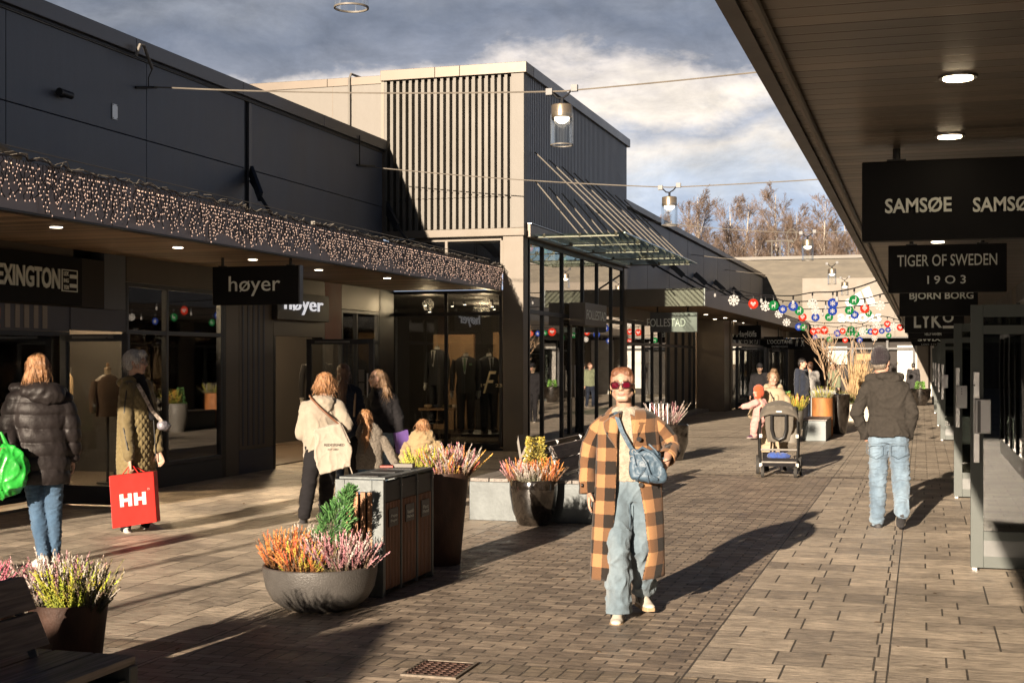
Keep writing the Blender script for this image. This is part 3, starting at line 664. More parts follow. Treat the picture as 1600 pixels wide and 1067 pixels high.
for (px,py) in((1103-0,491),(1117,498),(1133,496),(1148,501),(1160,504),(1172,507),(1202,514),(1221,518),(1187,509),(1233,521)):
    t_=(CAMH-3.06)*F/(py-HOR);d=ray(px)
    if py-HOR>=-30: pass
    p=(max(-7.1,min(-5.3,t_*d[0])),t_*d[1])
    l=MB().disc((p[0],p[1],3.053),.08,14,'z',.01).build('downlight',steel_m,RB);MB().disc((p[0],p[1],3.046),.06,14,'z',.006).build('lamp',spot_em,l)
for i,y in enumerate((36.5,41,45.5,50,55)):
    m_=MB();m_.tube([(-7.28,y,4.5),(-5.6,y+.3,3.5)],.025,8);m_.bar((-7.27,y,4.6),(-6.9,y+.06,4.25),.05,.16);m_.build('stay_rod',black_m,RB)
X2=-7.2
ys=[33.98,35.2,36.5,37.8,39.1,40.4,41.7,43.0,44.3,45.2]
mb=MB()
for y in ys: mb.box(X2-.08,X2,y-.03,y+.03,.15,2.75)
for a,b in zip(ys[:-1],ys[1:]):
    mb.box(X2-.078,X2-.002,a+.03,b-.03,.15,.25).box(X2-.078,X2-.002,a+.03,b-.03,2.66,2.75).box(X2-.078,X2-.002,a+.03,b-.03,2.1,2.17)
w=mb.build('shop_window',black_m,RB);MB().box(X2-.05,X2-.042,33.98,45.2,.2,2.7).build('pane',glass_mir,w)
box_part('window_head',beige_m,RB,X2-.1,X2+.04,33.98,45.25,2.755,3.055)
box_part('step_slab',conc_m,RB,X2-.1,-6.75,37.0,45.3,.0,.10,.01)
box_part('window_base',black_m,RB,X2-.08,X2,33.98,45.2,.0,.145)
warm_bronze=mat('warm_bronze',(.26,.20,.14),.45,.1,.1,1.5)
box_part('pillar',warm_bronze,RB,-7.2,-6.25,45.3,46.6,0,3.055,.006)
box_part('entry_wall',warm_bronze,RB,-7.2,-6.2,46.61,46.9,0,3.055)
ys=[46.95,48.6,50.2,51.9,53.5,55.2,57,59,61,63,65.9]
mb=MB()
for y in ys: mb.box(-6.28,-6.2,y-.06,y+.06,.05,2.6)
for a,b in zip(ys[:-1],ys[1:]): mb.box(-6.278,-6.202,a+.06,b-.06,.05,.3).box(-6.278,-6.202,a+.06,b-.06,2.2,2.3)
w=mb.build('shop_window',frame_blue,RB);MB().box(-6.25,-6.242,47,65.9,.1,2.55).build('pane',glass_mir,w)
box_part('window_head',warm_bronze,RB,-6.3,-6.18,46.95,66,2.6,3.055)
# doors standing open across the pavement under the canopy
for i,(y,x0,x1) in enumerate(((47.3,-6.15,-5.1),(50.5,-6.15,-5.35),(57.5,-6.15,-5.3))):
    d_=open_door(RB,x0,x1,y,2.15,frame_blue,glass_m)
    MB().box(x0+.2,x1-.3,y-.02,y-.001,2.08,2.11).build('door_closer',steel_m,d_)
# interior backdrop of the row
box_part('shop_back_wall',room_m,RB,-8,-7.6,34,66,.1,3.0) if False else None
# ---------------- building closing the street ----------------
EB=thing('end_building','beige and concrete building that closes the far end of the street','building',(-3,66.5,0))
box_part('concrete_wall',mat('weathered_concrete',(.13,.115,.09),.75,0,.22,1.3,.2,8,(1,1,4)),EB,-12,14,66.6,67,2.76,6.52)
box_part('coping',white_panel,EB,-12,14,66.5,67.1,6.53,6.68)
box_part('beige_panel_wall',beige_m,EB,-5.45,-1.2,66.45,66.59,2.80,5.6)
box_part('beige_panel_wall',beige_m,EB,-1.19,8,66.45,66.59,2.80,5.6)
box_part('panel_shadow_joint',black_m,EB,-5.45,8,66.44,66.6,2.74,2.795)
box_part('side_wall',white_panel,EB,1.5,1.9,58,66.4,0,2.7) if False else None
box_part('dark_shopfront',room_dk,EB,-12,8,67.2,67.4,0,2.75)
mb=MB()
for x in(-5.9,-4.6,-3.2,-1.6,-.4,): mb.box(x,x+.1,66.9,67.0,0,2.74)
mb.box(-5.9,-.3,66.905,66.995,2.2,2.3);mb.build('shopfront_frame',black_m,EB)
for q in((-4.3,-3.4,1.5,2.35),(-1.1,.1,.3,2.4),(.4,1.6,0,2.7)): box_part('bright_panel',mat('window_poster',(.55,.53,.48),.6,0,.1,3),EB,q[0],q[1],67.05,67.1,q[2],q[3])
mb=MB().box(-3.1,-2.5,67.04,67.09,1.2,1.5).box(-3.0,-2.3,67.04,67.09,1.7,2.0).box(-4.5,-4.0,67.04,67.09,.9,1.2);mb.build('coloured_display',mat('window_display',(.45,.22,.08),.6,0,.3,6),EB)
box_part('pale_pier',beige_m,EB,-.2,.3,66.7,66.88,0,2.74)
box_part('roof_slab',black_m,EB,-12,14,67.1,80,6.3,6.4)
m_=MB()
for x in(-7.0,-6.6,-6.2):m_.tube([(x,67.5,6.6),(x,67.5,7.5)],.035,6)
m_.tube([(-7.3,67.5,7.5),(-6.0,67.5,7.5)],.04,6);m_.tube([(-6.05+.25*math.cos(a/10*6.28),67.5,7.75+.32*math.sin(a/10*6.28)) for a in range(11)],.025,6);m_.build('roof_aerial',white_panel,EB)
# three-stripe sports logo and name
logo_white=mat('logo_white',(.62,.61,.58),.5,0,.04,2)
lettering('adidas',logo_white,EB,on_y(1343,494,66.42),2.0,.55,name='wall_lettering',bold=.03,depth=.06)
lg=MB();c=on_y(1345,470,66.42)
for i in range(3):
    x=c.x-.62+i*.50;h=.45+i*.34;z=c.z-.25
    P=[(x,0,z),(x+.34,0,z),(x+.34-.0-h*.30,0,z+h*.72+.12),(x-h*.30,0,z+h*.72-.06)]
    lg.poly([(p[0],66.37,p[2]) for p in P],(0,.05,0))
lg.build('wall_logo',logo_white,EB)
# ---------------- right row: canopy, wall, doors ----------------
RR=thing('canopy_building','shop row on the right with deep bronze soffit overhead','building',(-.59,0,0))
box_part('canopy_soffit',soffit_bronze,RR,-.56,1.42,-3.5,66.3,2.86,2.90)
box_part('canopy_roof',black_m,RR,-.52,1.42,-3.5,66.3,3.1,3.14)
mb=MB();y=-3.5
while y<66:
    y2=min(y+1.5,66.3);mb.box(-.60,-.56,y+.004,y2-.004,2.85,3.18);y=y2
mb.build('canopy_fascia',bronze_m,RR)
box_part('canopy_drip_edge',black_m,RR,-.615,-.555,-3.5,66.3,2.835,2.849)
MB().tube([(-.50,-3.5,2.835),(-.50,66,2.835)],.018,8).build('conduit',bronze_m,RR)
box_part('upper_wall',dark_wall,RR,1.42,1.9,-3.5,66.3,2.86,4.4)
for (px,py) in((1497,119),(1484,211)):
    t_=(CAMH-2.86)*F/(py-HOR);d=ray(px);l=MB().disc((t_*d[0],t_*d[1],2.856),.075,28,'z',.012).build('downlight',steel_m,RR);MB().disc((t_*d[0],t_*d[1],2.848),.058,28,'z',.006).build('lamp',warm_em,l)
for i in range(8):
    MB().disc((.15,10+i*1.9,2.853),.06,14,'z',.01).build('downlight',spot_em,RR)
XR=1.4
y=-3.4;k=0
while y<65:
    L_=2.9
    if k%3==2:
        box_part('pilaster',beige_m,RR,XR,XR+.25,y,y+.9,0,2.855,.005);y+=.9
    else:
        m_=MB().box(XR,XR+.07,y+.01,y+.07,0,2.855).box(XR,XR+.07,y+L_-.07,y+L_-.01,0,2.855).box(XR+.001,XR+.069,y+.07,y+L_-.07,0,.25).box(XR+.001,XR+.069,y+.07,y+L_-.07,2.1,2.18).box(XR+.001,XR+.069,y+.07,y+L_-.07,2.6,2.855).box(XR,XR+.068,y+L_/2-.03,y+L_/2+.03,.25,2.1)
        w=m_.build('shop_window',frame_m,RR);MB().box(XR+.03,XR+.038,y+.04,y+L_-.04,.2,2.7).build('pane',glass_m,w);y+=L_
    k+=1
box_part('shop_back_wall',room_m,RR,4.5,4.8,-3.5,66,0,3.0)
box_part('shop_floor',floor_in,RR,XR+.1,4.5,-3.5,66,.0,.03)
box_part('end_pier',beige_m,RR,XR,XR+.4,65.2,66.3,0,2.85)
mb=MB()
for y in(14,17,20.5,24,27): mb.box(2.6,2.7,y,y+1.2,.1,2.5)
mb.build('display_panel',beige_m,RR)
# glazed doors standing open, square to the street
for i,(y,w_) in enumerate(((11.8,.98),(17.85,.98),(30.5,.98),(37.3,.98),(46.0,.98),(55.0,.98))):
    x0=.385
    dr=open_door(RR,x0,x0+w_,y,2.17,greenframe,glass('door_glass',(.32,.35,.33),.08,1.0) if i==0 else MATS['door_glass'],fw=.10,kick=.30)
    MB().box(x0+.101,x0+w_-.101,y-.004,y+.0005,.115,.245).build('kick_plate',mat('kick_plate_grey',(.11,.115,.115),.4,.4,.1,3),dr)
    MB().box(x0+.101,x0+w_-.101,y+.004,y+.046,1.93,2.0).build('top_rail',greenframe,dr)
    MB().box(x0+.02,x0+.07,y-.03,y-.001,.88,1.62).build('lock_plate',steel_m,dr,bevel=.004)
    h=MB().box(x0+.028,x0+.155,y-.095,y-.031,1.12,1.40).build('pull_handle',mat('handle_grey',(.30,.30,.31),.38,.5,.06,3),dr,bevel=.006)
    MB().box(x0+.05,x0+.075,y-.098,y-.0955,1.13,1.39).build('groove',black_m,h) if i==0 else MB().disc((x0+.09,y-.097,1.36),.008,8,'y',.003).disc((x0+.09,y-.097,1.33),.008,8,'y',.003).disc((x0+.09,y-.097,1.30),.008,8,'y',.003).build('button',black_m,h)
    MB().box(x0+.01,x0+.05,y+.005,y+.04,.0,.02).build('door_stop',steel_m,dr)

# ---------------- hanging and wall signs ----------------
def blade_sign(label,name,x0,x1,y,z0,z1,texts,rods=(.2,.8),ztop=2.86,grp='blade signs hanging from canopies',mm=None):
    t=thing(name,label,'sign',((x0+x1)/2,y,z0),0,grp)
    MB().box(x0,x1,y,y+.09,z0,z1).build('panel',mm or sign_m,t,bevel=.006)
    r=MB()
    for k in rods:
        x=x0+(x1-x0)*k;r.tube([(x,y+.045,z1-.005),(x,y+.045,ztop)],.02,8);r.box(x-.05,x+.05,y+.02,y+.07,z1-.002,z1+.012)
    r.build('hanger_rod',black_m,t)
    for (b,cx,cz,w,h,bold,mt) in texts:
        lettering(b,mt or letter_m,t,(cx,y-.004,cz),w,h,bold=bold,depth=.008)
    return t
def tx(b,l,r_,t_,bt,Y,bold=0.0,mt=None):
    a=on_y(l,t_,Y);c=on_y(r_,bt,Y);return (b,(a.x+c.x)/2,(a.z+c.z)/2,abs(c.x-a.x),abs(a.z-c.z),bold,mt)
Y=7.64;sg=blade_sign('large black sign reading SAMSØE twice, nearest under the right canopy','hanging_sign',-.31,.75,Y,2.36,2.79,[tx('SAMSØE',1383,1487,311,331,Y,.02),tx('SAMSØE',1520,1624,309,329,Y,.02)],(.17,.83))
Y=13.3;blade_sign('black sign reading TIGER OF SWEDEN 1903, second under the right canopy','hanging_sign',-.30,.75,Y,2.345,2.79,[tx('TIGER OF SWEDEN',1402,1558,399,414,Y,.006),tx('I 9 O 3',1449,1509,431,443,Y,.008)])
Y=20.0;blade_sign('black sign reading BJORN BORG below the TIGER OF SWEDEN sign','hanging_sign',-.30,.75,Y,2.33,2.79,[tx('BJORN BORG',1421,1521,457,470,Y,.02)])
Y=26.5;blade_sign('black sign with big LYKO lettering under the right canopy','hanging_sign',-.30,.75,Y,2.22,2.75,[tx('LYKO',1428,1490,490,512,Y,.02),tx('O',1474,1490,489,503,Y,.0)] and [tx('LYK',1428,1472,489,512,Y,.02),tx('O',1473,1490,488,504,Y,.02),tx('–',1473,1490,509,513,Y,.02)])
Y=33.0;blade_sign('black sign reading HELLY HANSEN with small white squares below LYKO','hanging_sign',-.30,.75,Y,2.2,2.72,[tx('HELLY HANSEN',1445,1471,520,524,Y,.01),tx('H  H',1446,1470,514,519,Y,.05)])
Y=41.0;blade_sign('black sign reading SWIX, small and far under the right canopy','hanging_sign',-.30,.75,Y,2.25,2.70,[tx('SWIX',1434,1471,527,533,Y,.04)])
Y=49.0;blade_sign('farthest black sign under the right canopy, reading LUND','hanging_sign',-.30,.75,Y,2.2,2.65,[tx('L U N D   E Y D A',1440,1466,537,539,Y,.0)])
Y=15.95;bl=blade_sign('black sign reading høyer hanging from the left canopy','hanging_sign',-8.87,-7.62,Y,2.43,2.93,[tx('høyer',358,438,432,462,Y,.0)],(.1,.88),3.05)
MB().box(-7.635,-7.618,15.945,16.045,2.43,2.93).build('edge_strip',coping_m,bl)
Y=34.3;blade_sign('dark sign reading FOLLESTAD below the beige canopy end','hanging_sign',-6.62,-5.42,Y,2.42,2.92,[tx('FOLLESTAD',1011,1071,498,510,Y,.0)],(.15,.8),3.06,mm=mat('sign_grey',(.05,.05,.05),.4,0,.1,3))
Y=48.4;blade_sign('black sign reading Haglöfs with square emblem','hanging_sign',-6.72,-5.40,Y,2.43,2.93,[tx('Haglöfs',1151,1182,517,529,Y,.02),tx('H',1137,1146,517,528,Y,-.0)],(.2,.9),3.06)
Y=50.0;blade_sign("black sign reading L'OCCITANE EN PROVENCE",'hanging_sign',-5.45,-4.4,Y,2.08,2.56,[tx("L'OCCITANE",1199,1238,531,537,Y,.01),tx('EN PROVENCE',1206,1231,540,543,Y,0)],(.15,.85),3.06) if False else None
Y=56.5;blade_sign("black sign reading L'OCCITANE EN PROVENCE",'hanging_sign',-6.75,-5.4,Y,2.18,2.66,[tx("L'OCCITANE",1199,1238,531,537,Y,.015),tx('EN PROVENCE',1206,1231,540,543,Y,0)],(.15,.85),3.06)
Y=63.0;blade_sign('black sign with slanted white strokes, farthest along the left canopy','hanging_sign',-6.3,-5.15,Y,2.2,2.68,[tx('//  X',1243,1257,530,541,Y,.02)],(.15,.85),3.06)
# flat wall signs
t=thing('wall_sign','black shopfront sign reading LEXINGTON with a small flag emblem','sign',(-9.78,12.5,2.4))
MB().box(-9.797,-9.73,10.6,14.33,2.37,2.95).build('panel',sign_m,t,bevel=.004)
p0=on_x(95,427,-9.72);lx0=11.35
a=on_x(0,425,-9.72);b=on_x(94,440,-9.72)
wE=(b.y-a.y)
lettering('LEXINGTON',letter_m,t,(-9.726,b.y-.005-(wE*1.14)/2,2.67),wE*1.14,.24,'+x',bold=.03)
e0=on_x(97,440,-9.72).y;e1=on_x(122,440,-9.72).y;fl=MB()
z0,z1=2.53,2.79
for q in((e0,e0+.02,z0,z1),(e1-.012,e1,z0,z1),(e0+.02,e1-.012,z0,z0+.012),(e0+.02,e1-.012,z1-.012,z1)): fl.box(-9.731,-9.724,*q)
m_=(e0+e1)/2
fl.box(-9.731,-9.724,m_+.005,e1-.014,z0+.05,z0+.095).box(-9.731,-9.724,m_+.005,e1-.014,z0+.16,z0+.205)
fl.build('flag_emblem',letter_m,t)
for i,s_ in enumerate(('LEX','ING','TON')): lettering(s_,letter_m,t,(-9.728,(e0+m_)/2+.01,z1-.05-i*.08),(m_-e0)*.6,.05,'+x',bold=.02,depth=.006)
t=thing('wall_sign','second dark høyer sign, flat on the shopfront above the open door','sign',(-9.7,20.2,2.3))
MB().box(-9.797,-9.70,19.5,21.45,2.36,2.80).build('panel',mat('sign_brown',(.03,.026,.023),.5,0,.1,2),t,bevel=.004)
lettering('høyer',emis('lit_white',(.95,.95,1),.2),t,(-9.695,20.45,2.60),1.45,.30,'+x',bold=.0,depth=.02)
t=thing('projecting_sign','brown box sign reading FOLLESTAD on the glass corner above its door','sign',(-7.1,28.6,2.5))
p=on_x(922,470,-6.78)
MB().box(-7.155,-6.80,28.05,30.1,2.45,2.93).build('panel',mat('sign_brown_light',(.13,.11,.09),.5,0,.1,2),t,bevel=.005)
lettering('FOLLESTAD',letter_m,t,(-6.797,29.08,2.68),1.85,.20,'+x',depth=.008)
lettering('FOLLESTAD',letter_m,t,(-6.98,28.047,2.68),.30,.07,'-y',depth=.004) if False else None
# security camera, junction plate on the left wall
t=thing('security_camera','small black camera tube on the left wall near the photo edge','camera',on_x(95,147,-10))
p=on_x(95,147,-9.98);MB().tube([p,p+Vector((.06,0,0))],.05,12).tube([p+Vector((.06,-.10,.0)),p+Vector((.08,.10,-.01))],.045,14).build('housing',black_m,t,smooth=True)
MB().tube([p+Vector((.06,-.12,.0)),p+Vector((.06,-.10,0))],.05,14).build('hood',black_m,t)
t=thing('junction_plate','small pale metal plate screwed to the left wall','plate',on_x(180,175,-10))
p=on_x(180,175,-9.985);MB().box(p.x-.014,p.x,p.y-.06,p.y+.06,p.z-.1,p.z+.1).build('cover',steel_m,t,bevel=.003)
m_=MB();
for a in(-1,1):
    for b in(-1,1): m_.disc((p.x+.002,p.y+a*.045,p.z+b*.085),.007,8,'x',.004)
m_.build('screw',black_m,t)
# ================= lamps on wires =================
lampglass=glass('lamp_glass',(.96,.97,.96),.035,.45)
brass_m=mat('lamp_bronze',(.30,.25,.19),.35,.7,.15,8)
def hanging_lamp(p_top,label,first=None):
    """p_top: bracket top on the wire"""
    t=thing('hanging_lamp',label,'lamp',p_top,0,'glass lamps hung on wires over the street')
    x,y,z=p_top
    m_=MB();m_.box(x-.20,x-.12,y-.03,y+.03,z-.04,z+.04).box(x+.12,x+.20,y-.03,y+.03,z-.01,z+.07)
    m_.tube([(x-.13,y,z-.01),(x-.06,y,z-.08),(x,y,z-.09),(x+.07,y,z-.05),(x+.13,y,z+.02)],.012,8);m_.tube([(x,y,z-.09),(x,y,z-.17)],.02,8)
    m_.build('bracket',frame_m,t)
    MB().lathe([(0,-.15),(.05,-.155),(.125,-.17),(.13,-.18),(.13,-.315),(.12,-.325),(0,-.325)],(x,y,z),32).build('cap',brass_m,t,smooth=True)
    MB().lathe([(0,-.40),(.04,-.395),(.085,-.36),(.095,-.328),(0,-.327)],(x,y,z),24).build('lens',emis('lamp_lens',(1,.88,.7),1.4) if 'lamp_lens' not in MATS else MATS['lamp_lens'],t,smooth=True)
    MB().lathe([(.140,-.28),(.140,-.66)],(x,y,z),36).build('glass_cylinder',lampglass,t,smooth=True)
    MB().lathe([(.128,-.656),(.1415,-.656),(.1415,-.670),(.128,-.670),(.128,-.656)],(x,y,z),36).build('rim',white_panel,t,smooth=True)
    return t
def wire(name,pts,label,cat='cable',r=.010):
    o=MB().tube(pts,r,5).build(name,steel_m if 0 else mat('wire_steel',(.30,.27,.23),.5,.5),None);tag(o,label,cat);return o
L1=at_depth(878,143,16.85);L2=at_depth(1046,293,23.9);L0=at_depth(549,-116,11.0);L3=at_depth(1262,364,33);L4=at_depth(1300,412,44);L5=at_depth(1320,434,52)
hanging_lamp(L1,'large glass lamp on a wire in front of the ribbed metal side wall')
hanging_lamp(L2,'second largest lamp shown whole, hung before the birches left of the roofline')
hanging_lamp(L0,'lamp cut off by the top edge of the photo')
hanging_lamp(L3,'lamp hanging just above the roof of the concrete end building')
hanging_lamp(L4,'small lamp against the upper concrete of the end building, left of the last lamp')
hanging_lamp(L5,'smallest and lowest lamp, in front of the beige end panel')
def sag(a,b,s,n=14):
    a=Vector(a);b=Vector(b);return [a.lerp(b,i/n)-Vector((0,0,4*s*(i/n)*(1-i/n))) for i in range(n+1)]
a=on_x(232,136,-9.99);wl=Vector(L1)
wire('lamp_cable',sag(a,wl,.05)+sag(wl,(2.0,16.6,5.45),.05)[1:],'thin cable carrying the largest whole lamp across the street')
a=on_x(568,260,-9.99);wire('lamp_cable',sag(a,Vector(L2),.05)+sag(Vector(L2),(2.0,24.2,5.0),.04)[1:],'thin cable from the left wall to the lamp before the birches')
wire('lamp_cable',sag((-7.3,33.5,5.3),Vector(L3),.08)+sag(Vector(L3),(2.0,34,5.0),.05)[1:],'thin cable carrying the lamp above the end building roof')
wire('lamp_cable',sag((-7.3,45,5.2),Vector(L4),.08)+sag(Vector(L4),(2,46,5.0),.05)[1:],'thin cable carrying the small lamp before the concrete wall')
wire('lamp_cable',sag((-7.3,53,5.2),Vector(L5),.08)+sag(Vector(L5),(2,54,5.0),.05)[1:],'thin cable carrying the smallest lamp at the end')
wire('lamp_cable',sag((-9.99,10.2,5.6),Vector(L0),.05)+sag(Vector(L0),(2,10.3,5.6),.05)[1:],'thin cable of the lamp at the top edge of the photo')
# wall brackets of the first two cables
t=thing('cable_bracket','bent white and black bracket at the coping where the lamp cable starts','bracket',on_x(232,136,-9.98),0)
P=[on_x(212,88,-9.85),on_x(219,70,-9.80),on_x(225,72,-9.80),on_x(238,108,-9.84)]
MB().tube(P,.022,8).build('rod',white_panel,t,smooth=True)
MB().tube([on_x(238,108,-9.84),on_x(232,122,-9.9),on_x(232,135,-9.93)],.008,6).tube([on_x(212,137,-9.98),on_x(245,137,-9.9)],.018,8).build('clamp',black_m,t)
t=thing('cable_bracket','small black bracket near the corrugated front where the second lamp cable starts','bracket',on_x(562,258,-9.98),0)
MB().tube([on_x(562,212,-9.88),on_x(562,258,-9.95)],.012,6).tube([on_x(558,258,-9.98),on_x(585,260,-9.9)],.02,8).build('clamp',black_m,t)
# ================= icicle fairy lights on the left canopy =================
rnd=random.Random(4)
def icicles(y0,y1,label,end=False):
    t=thing('icicle_lights',label,'fairy lights',(-7.56,y0,3.47),0,'icicle light curtains on the left canopy')
    cb=MB();bl=MB();pg=MB()
    y=y0;X=-7.56
    top=[(X+rnd.uniform(-.02,.02),y0+(y1-y0)*i/(int((y1-y0)*12)),3.475+rnd.uniform(-.015,.03)) for i in range(int((y1-y0)*12)+1)]
    cb.tube(top,.007,3)
    for k in range(2):
        pg.tube([(a+rnd.uniform(-.03,.03),b,c+rnd.uniform(0,.04)) for a,b,c in top],.006,3)
    y=y0
    while y<y1:
        L_=rnd.choice((.22,.3,.36,.40,.33))*rnd.uniform(.85,1.1);p=Vector((X,y,3.47));pts=[p.copy()];ph=rnd.random()*6
        n=max(3,int(L_/.035));z=3.47
        for i in range(n):
            z-=L_/n;pts.append(Vector((X+rnd.uniform(-.012,.012),y+.022*math.sin(ph+i*1.1)+rnd.uniform(-.016,.016),z)))
        cb.tube(pts,.0052,3,0,False)
        for q in pts[1:]:
            if rnd.random()<.74:
                d=Vector((rnd.uniform(0,.018),rnd.uniform(-.02,.02),-.012));c=q+d;r=.0062
                vs=[c+Vector(v)*r for v in((1,0,0),(-1,0,0),(0,1,0),(0,-1,0),(0,0,1.5),(0,0,-1.5))]
                bl.add(vs,[(0,2,4),(2,1,4),(1,3,4),(3,0,4),(2,0,5),(1,2,5),(3,1,5),(0,3,5)])
        y+=rnd.uniform(.028,.052)
    cb.build('cord',cord_m,t)
    tag(pg.build('top_cord',white_panel,t),kind=None)
    o=bl.build('bulbs',bulb_em,t);o['kind']='stuff'
segs=[(7.0,11.95,'nearest curtain of fairy lights, cut by the left photo edge'),(12.02,16.15,'fairy light curtain above the hanging høyer sign, right of a short gap'),(16.22,20.4,'middle fairy light curtain, between the two wall stay rods'),(20.45,24.6,'farthest fairy light curtain, ending at the corner column')]
for a,b,l in segs: icicles(a,b,l)
w=wire('guard_wire',[(-7.75,6,3.62),(-7.75,24.4,3.60)],'taut thin wire running just above the fairy lights',r=.006)
t=thing('cable_joint','white plastic cable joint box on the canopy edge','junction box',(-7.6,19.5,3.5));q=on_x(497,350,-7.62);t.location=q
MB().obox(q,(.03,0,0),(0,.16,0),(0,0,.022)).build('housing',white_panel,t,bevel=.004)
t=thing('light_tube','white light tube lying on the canopy edge at the far left','lamp',on_x(8,235,-7.65));q=on_x(8,237,-7.62)
MB().tube([q+Vector((-.02,-.22,.09)),q+Vector((0,.2,-.03))],.03,10).build('tube',white_panel,t)
# ================= disc ornaments on strings =================
blue_m=mat('ornament_blue',(.008,.028,.19),.85,0,.05,2,spec=.08);green_m=mat('ornament_green',(.004,.105,.028),.85,0,.05,2,spec=.08);redo_m=mat('ornament_red',(.32,.018,.008),.85,0,.05,2,spec=.08);wh_m=mat('ornament_white',(.33,.33,.33),.5,0,.03,2,spec=.08)
def rot2(pts,c,s=1.0,a=0):
    return [(c[0]+s*(x*math.cos(a)-y*math.sin(a)),c[1],c[2]+s*(x*math.sin(a)+y*math.cos(a))) for x,y in pts]
def flake(mb,c,r,n=8,mi=0,th=.01,core=.28):
    for i in range(n):
        a=2*math.pi*i/n
        mb.poly(rot2([(-.11,0),(-.11,.62),(-.26,.68),(-.22,.9),(0,1),(.22,.9),(.26,.68),(.11,.62),(.11,0)],c,r,a),(0,-th-(i%2)*.0015,0),mi)
    mb.disc((c[0],c[1]-th/2-.002,c[2]),r*core,14,'y',th+.006,mi)
def ornament(px,py,rpx,kind,line,lab):
    a,b=line;d=ray(px)
    # point on vertical plane of the string
    ax,ay=a[0],a[1];bx_,by=b[0],b[1];den=d[0]*(by-ay)-d[1]*(bx_-ax)
    t_=(ax*(by-ay)-ay*(bx_-ax))/den
    c=Vector((t_*d[0],t_*d[1],CAMH-(py-HOR)*t_/F));r=rpx*1.18*t_/F
    o=thing('disc_ornament',lab,'ornament',c,0,'coloured disc ornaments strung across the street')
    th=.015
    if kind=='w':
        m_=MB();flake(m_,c,r);m_.build('snowflake',wh_m,o)
    else:
        MB().disc(c,r,28,'y',th).build('disc',{'b':blue_m,'g':green_m,'r':redo_m}[kind],o)
        f=MB();c2=c+Vector((0,-th/2-.001,0))
        if kind=='b': flake(f,c2,r*.52,6,0,.004,.10)
        if kind=='r': f.poly(rot2([(-.5,.3),(-.3,.42),(0,.12),(.3,.42),(.5,.3),(.5,.05),(0,-.5),(-.5,.05)],c2,r),(0,-.004,0)); f.poly(rot2([(-.33,.18),(0,-.15),(.33,.18),(.33,.08),(0,-.28),(-.33,.08)],c2+Vector((0,-.005,0)),r),(0,-.003,0),1)
        if kind=='g': # small four legged deer silhouette
            f.poly(rot2([(-.42,.02),(-.30,.14),(.18,.12),(.22,.36),(.30,.50),(.46,.40),(.52,.30),(.36,.26),(.34,-.05),(.30,-.52),(.20,-.52),(.18,-.12),(-.18,-.12),(-.24,-.52),(-.34,-.52),(-.34,-.05)],c2,r),(0,-.004,0))
            f.poly(rot2([(.24,.46),(.12,.72),(.17,.72),(.24,.58),(.34,.74),(.39,.72),(.30,.46)],c2,r),(0,-.004,0))
        if f.v: f.build('emblem',[wh_m,redo_m] if kind=='r' else wh_m,o)
    MB().tube([c+Vector((0,0,r)),c+Vector((0,0,r+.06))],.006,5).tube([c+Vector((0,0,r+.05)),c+Vector((0,0,r+.10))],.016,6).build('hanger',cable_m,o)
    return c+Vector((0,0,r+.10)),c,r
LN=[((-5.13,33.9,3.44),(-.60,19.7,2.82)),((-5.13,36.5,3.44),(-.60,24,2.84)),((-5.13,40,3.4),(-.6,28,2.85)),((-5.13,50,3.4),(-.6,36,2.85)),((-5.13,56,3.3),(-.6,43,2.85)),((-5.13,61,3.2),(-.6,50,2.85))]
z6=lambda x,y:(1100+x/4.571,380+y/4.571)
orn=[(213,408,7.6,'w',0),(352,433,6.6,'r',0),(497,445,6.4,'g',0),(637,450,6.4,'b',0),(775,433,7,'w',0),(920,430,6.8,'b',0),(1073,407,6.8,'g',0),
(440,450,7,'w',1),(563,472,5.6,'b',1),(680,483,6,'g',1),(797,480,6,'w',1),(918,484,6,'b',1),(1038,480,5.8,'g',1),(1148,468,6,'r',1),(1257,445,6.8,'w',1),
(535,505,5.6,'w',2),(704,528,5.4,'r',2),(796,530,5.4,'b',2),(893,528,5.4,'g',2),(1076,512,5.4,'b',2),(1175,500,4.6,'g',2),
(590,565,5.4,'w',3),(677,597,5,'b',3),(710,600,4.5,'g',3),(860,622,5.5,'r',3),(1050,618,5,'g',3),(1133,630,5.6,'w',3),(1230,580,5.2,'w',3),(1310,577,4.4,'r',3),(1355,595,5.5,'w',3),(1402,602,4.6,'r',3),
(782,630,4.6,'r',4),(815,625,4,'r',4),(952,643,4.6,'b',4),(990,628,4,'r',4),(1033,645,4.2,'g',4),(1087,648,4.2,'g',4),(1160,628,3.5,'g',4),(1190,632,4,'b',4),(1222,633,4.6,'r',4),(1270,627,3.8,'b',4),(1315,617,3.6,'b',4),
(793,670,3.4,'b',5),(897,687,3.8,'g',5),(1008,693,3.6,'r',5),(1112,690,3.8,'b',5),(1218,678,4,'w',5),(1320,660,3.6,'g',5)]
kn={'w':'white snowflake ornament','r':'red disc with a white heart','g':'green disc with a white deer','b':'blue disc with a white snowflake'}
sn=['nearest','second nearest','third nearest','fourth nearest','fifth nearest','farthest'];ordn=['first','second','third','fourth','fifth','sixth','seventh']
tops={i:[] for i in range(6)};cnt={}
orn.sort(key=lambda q:(q[4],q[0]))
for (x,y,r,k,l) in orn:
    px,py=z6(x,y);key=(k,l);cnt[key]=cnt.get(key,0)+1
    lab='%s, %s such from left on %s cord'%(kn[k],ordn[cnt[key]-1],sn[l])
    tp,c,rr=ornament(px,py,r,k,LN[l],lab);tops[l].append(tp)
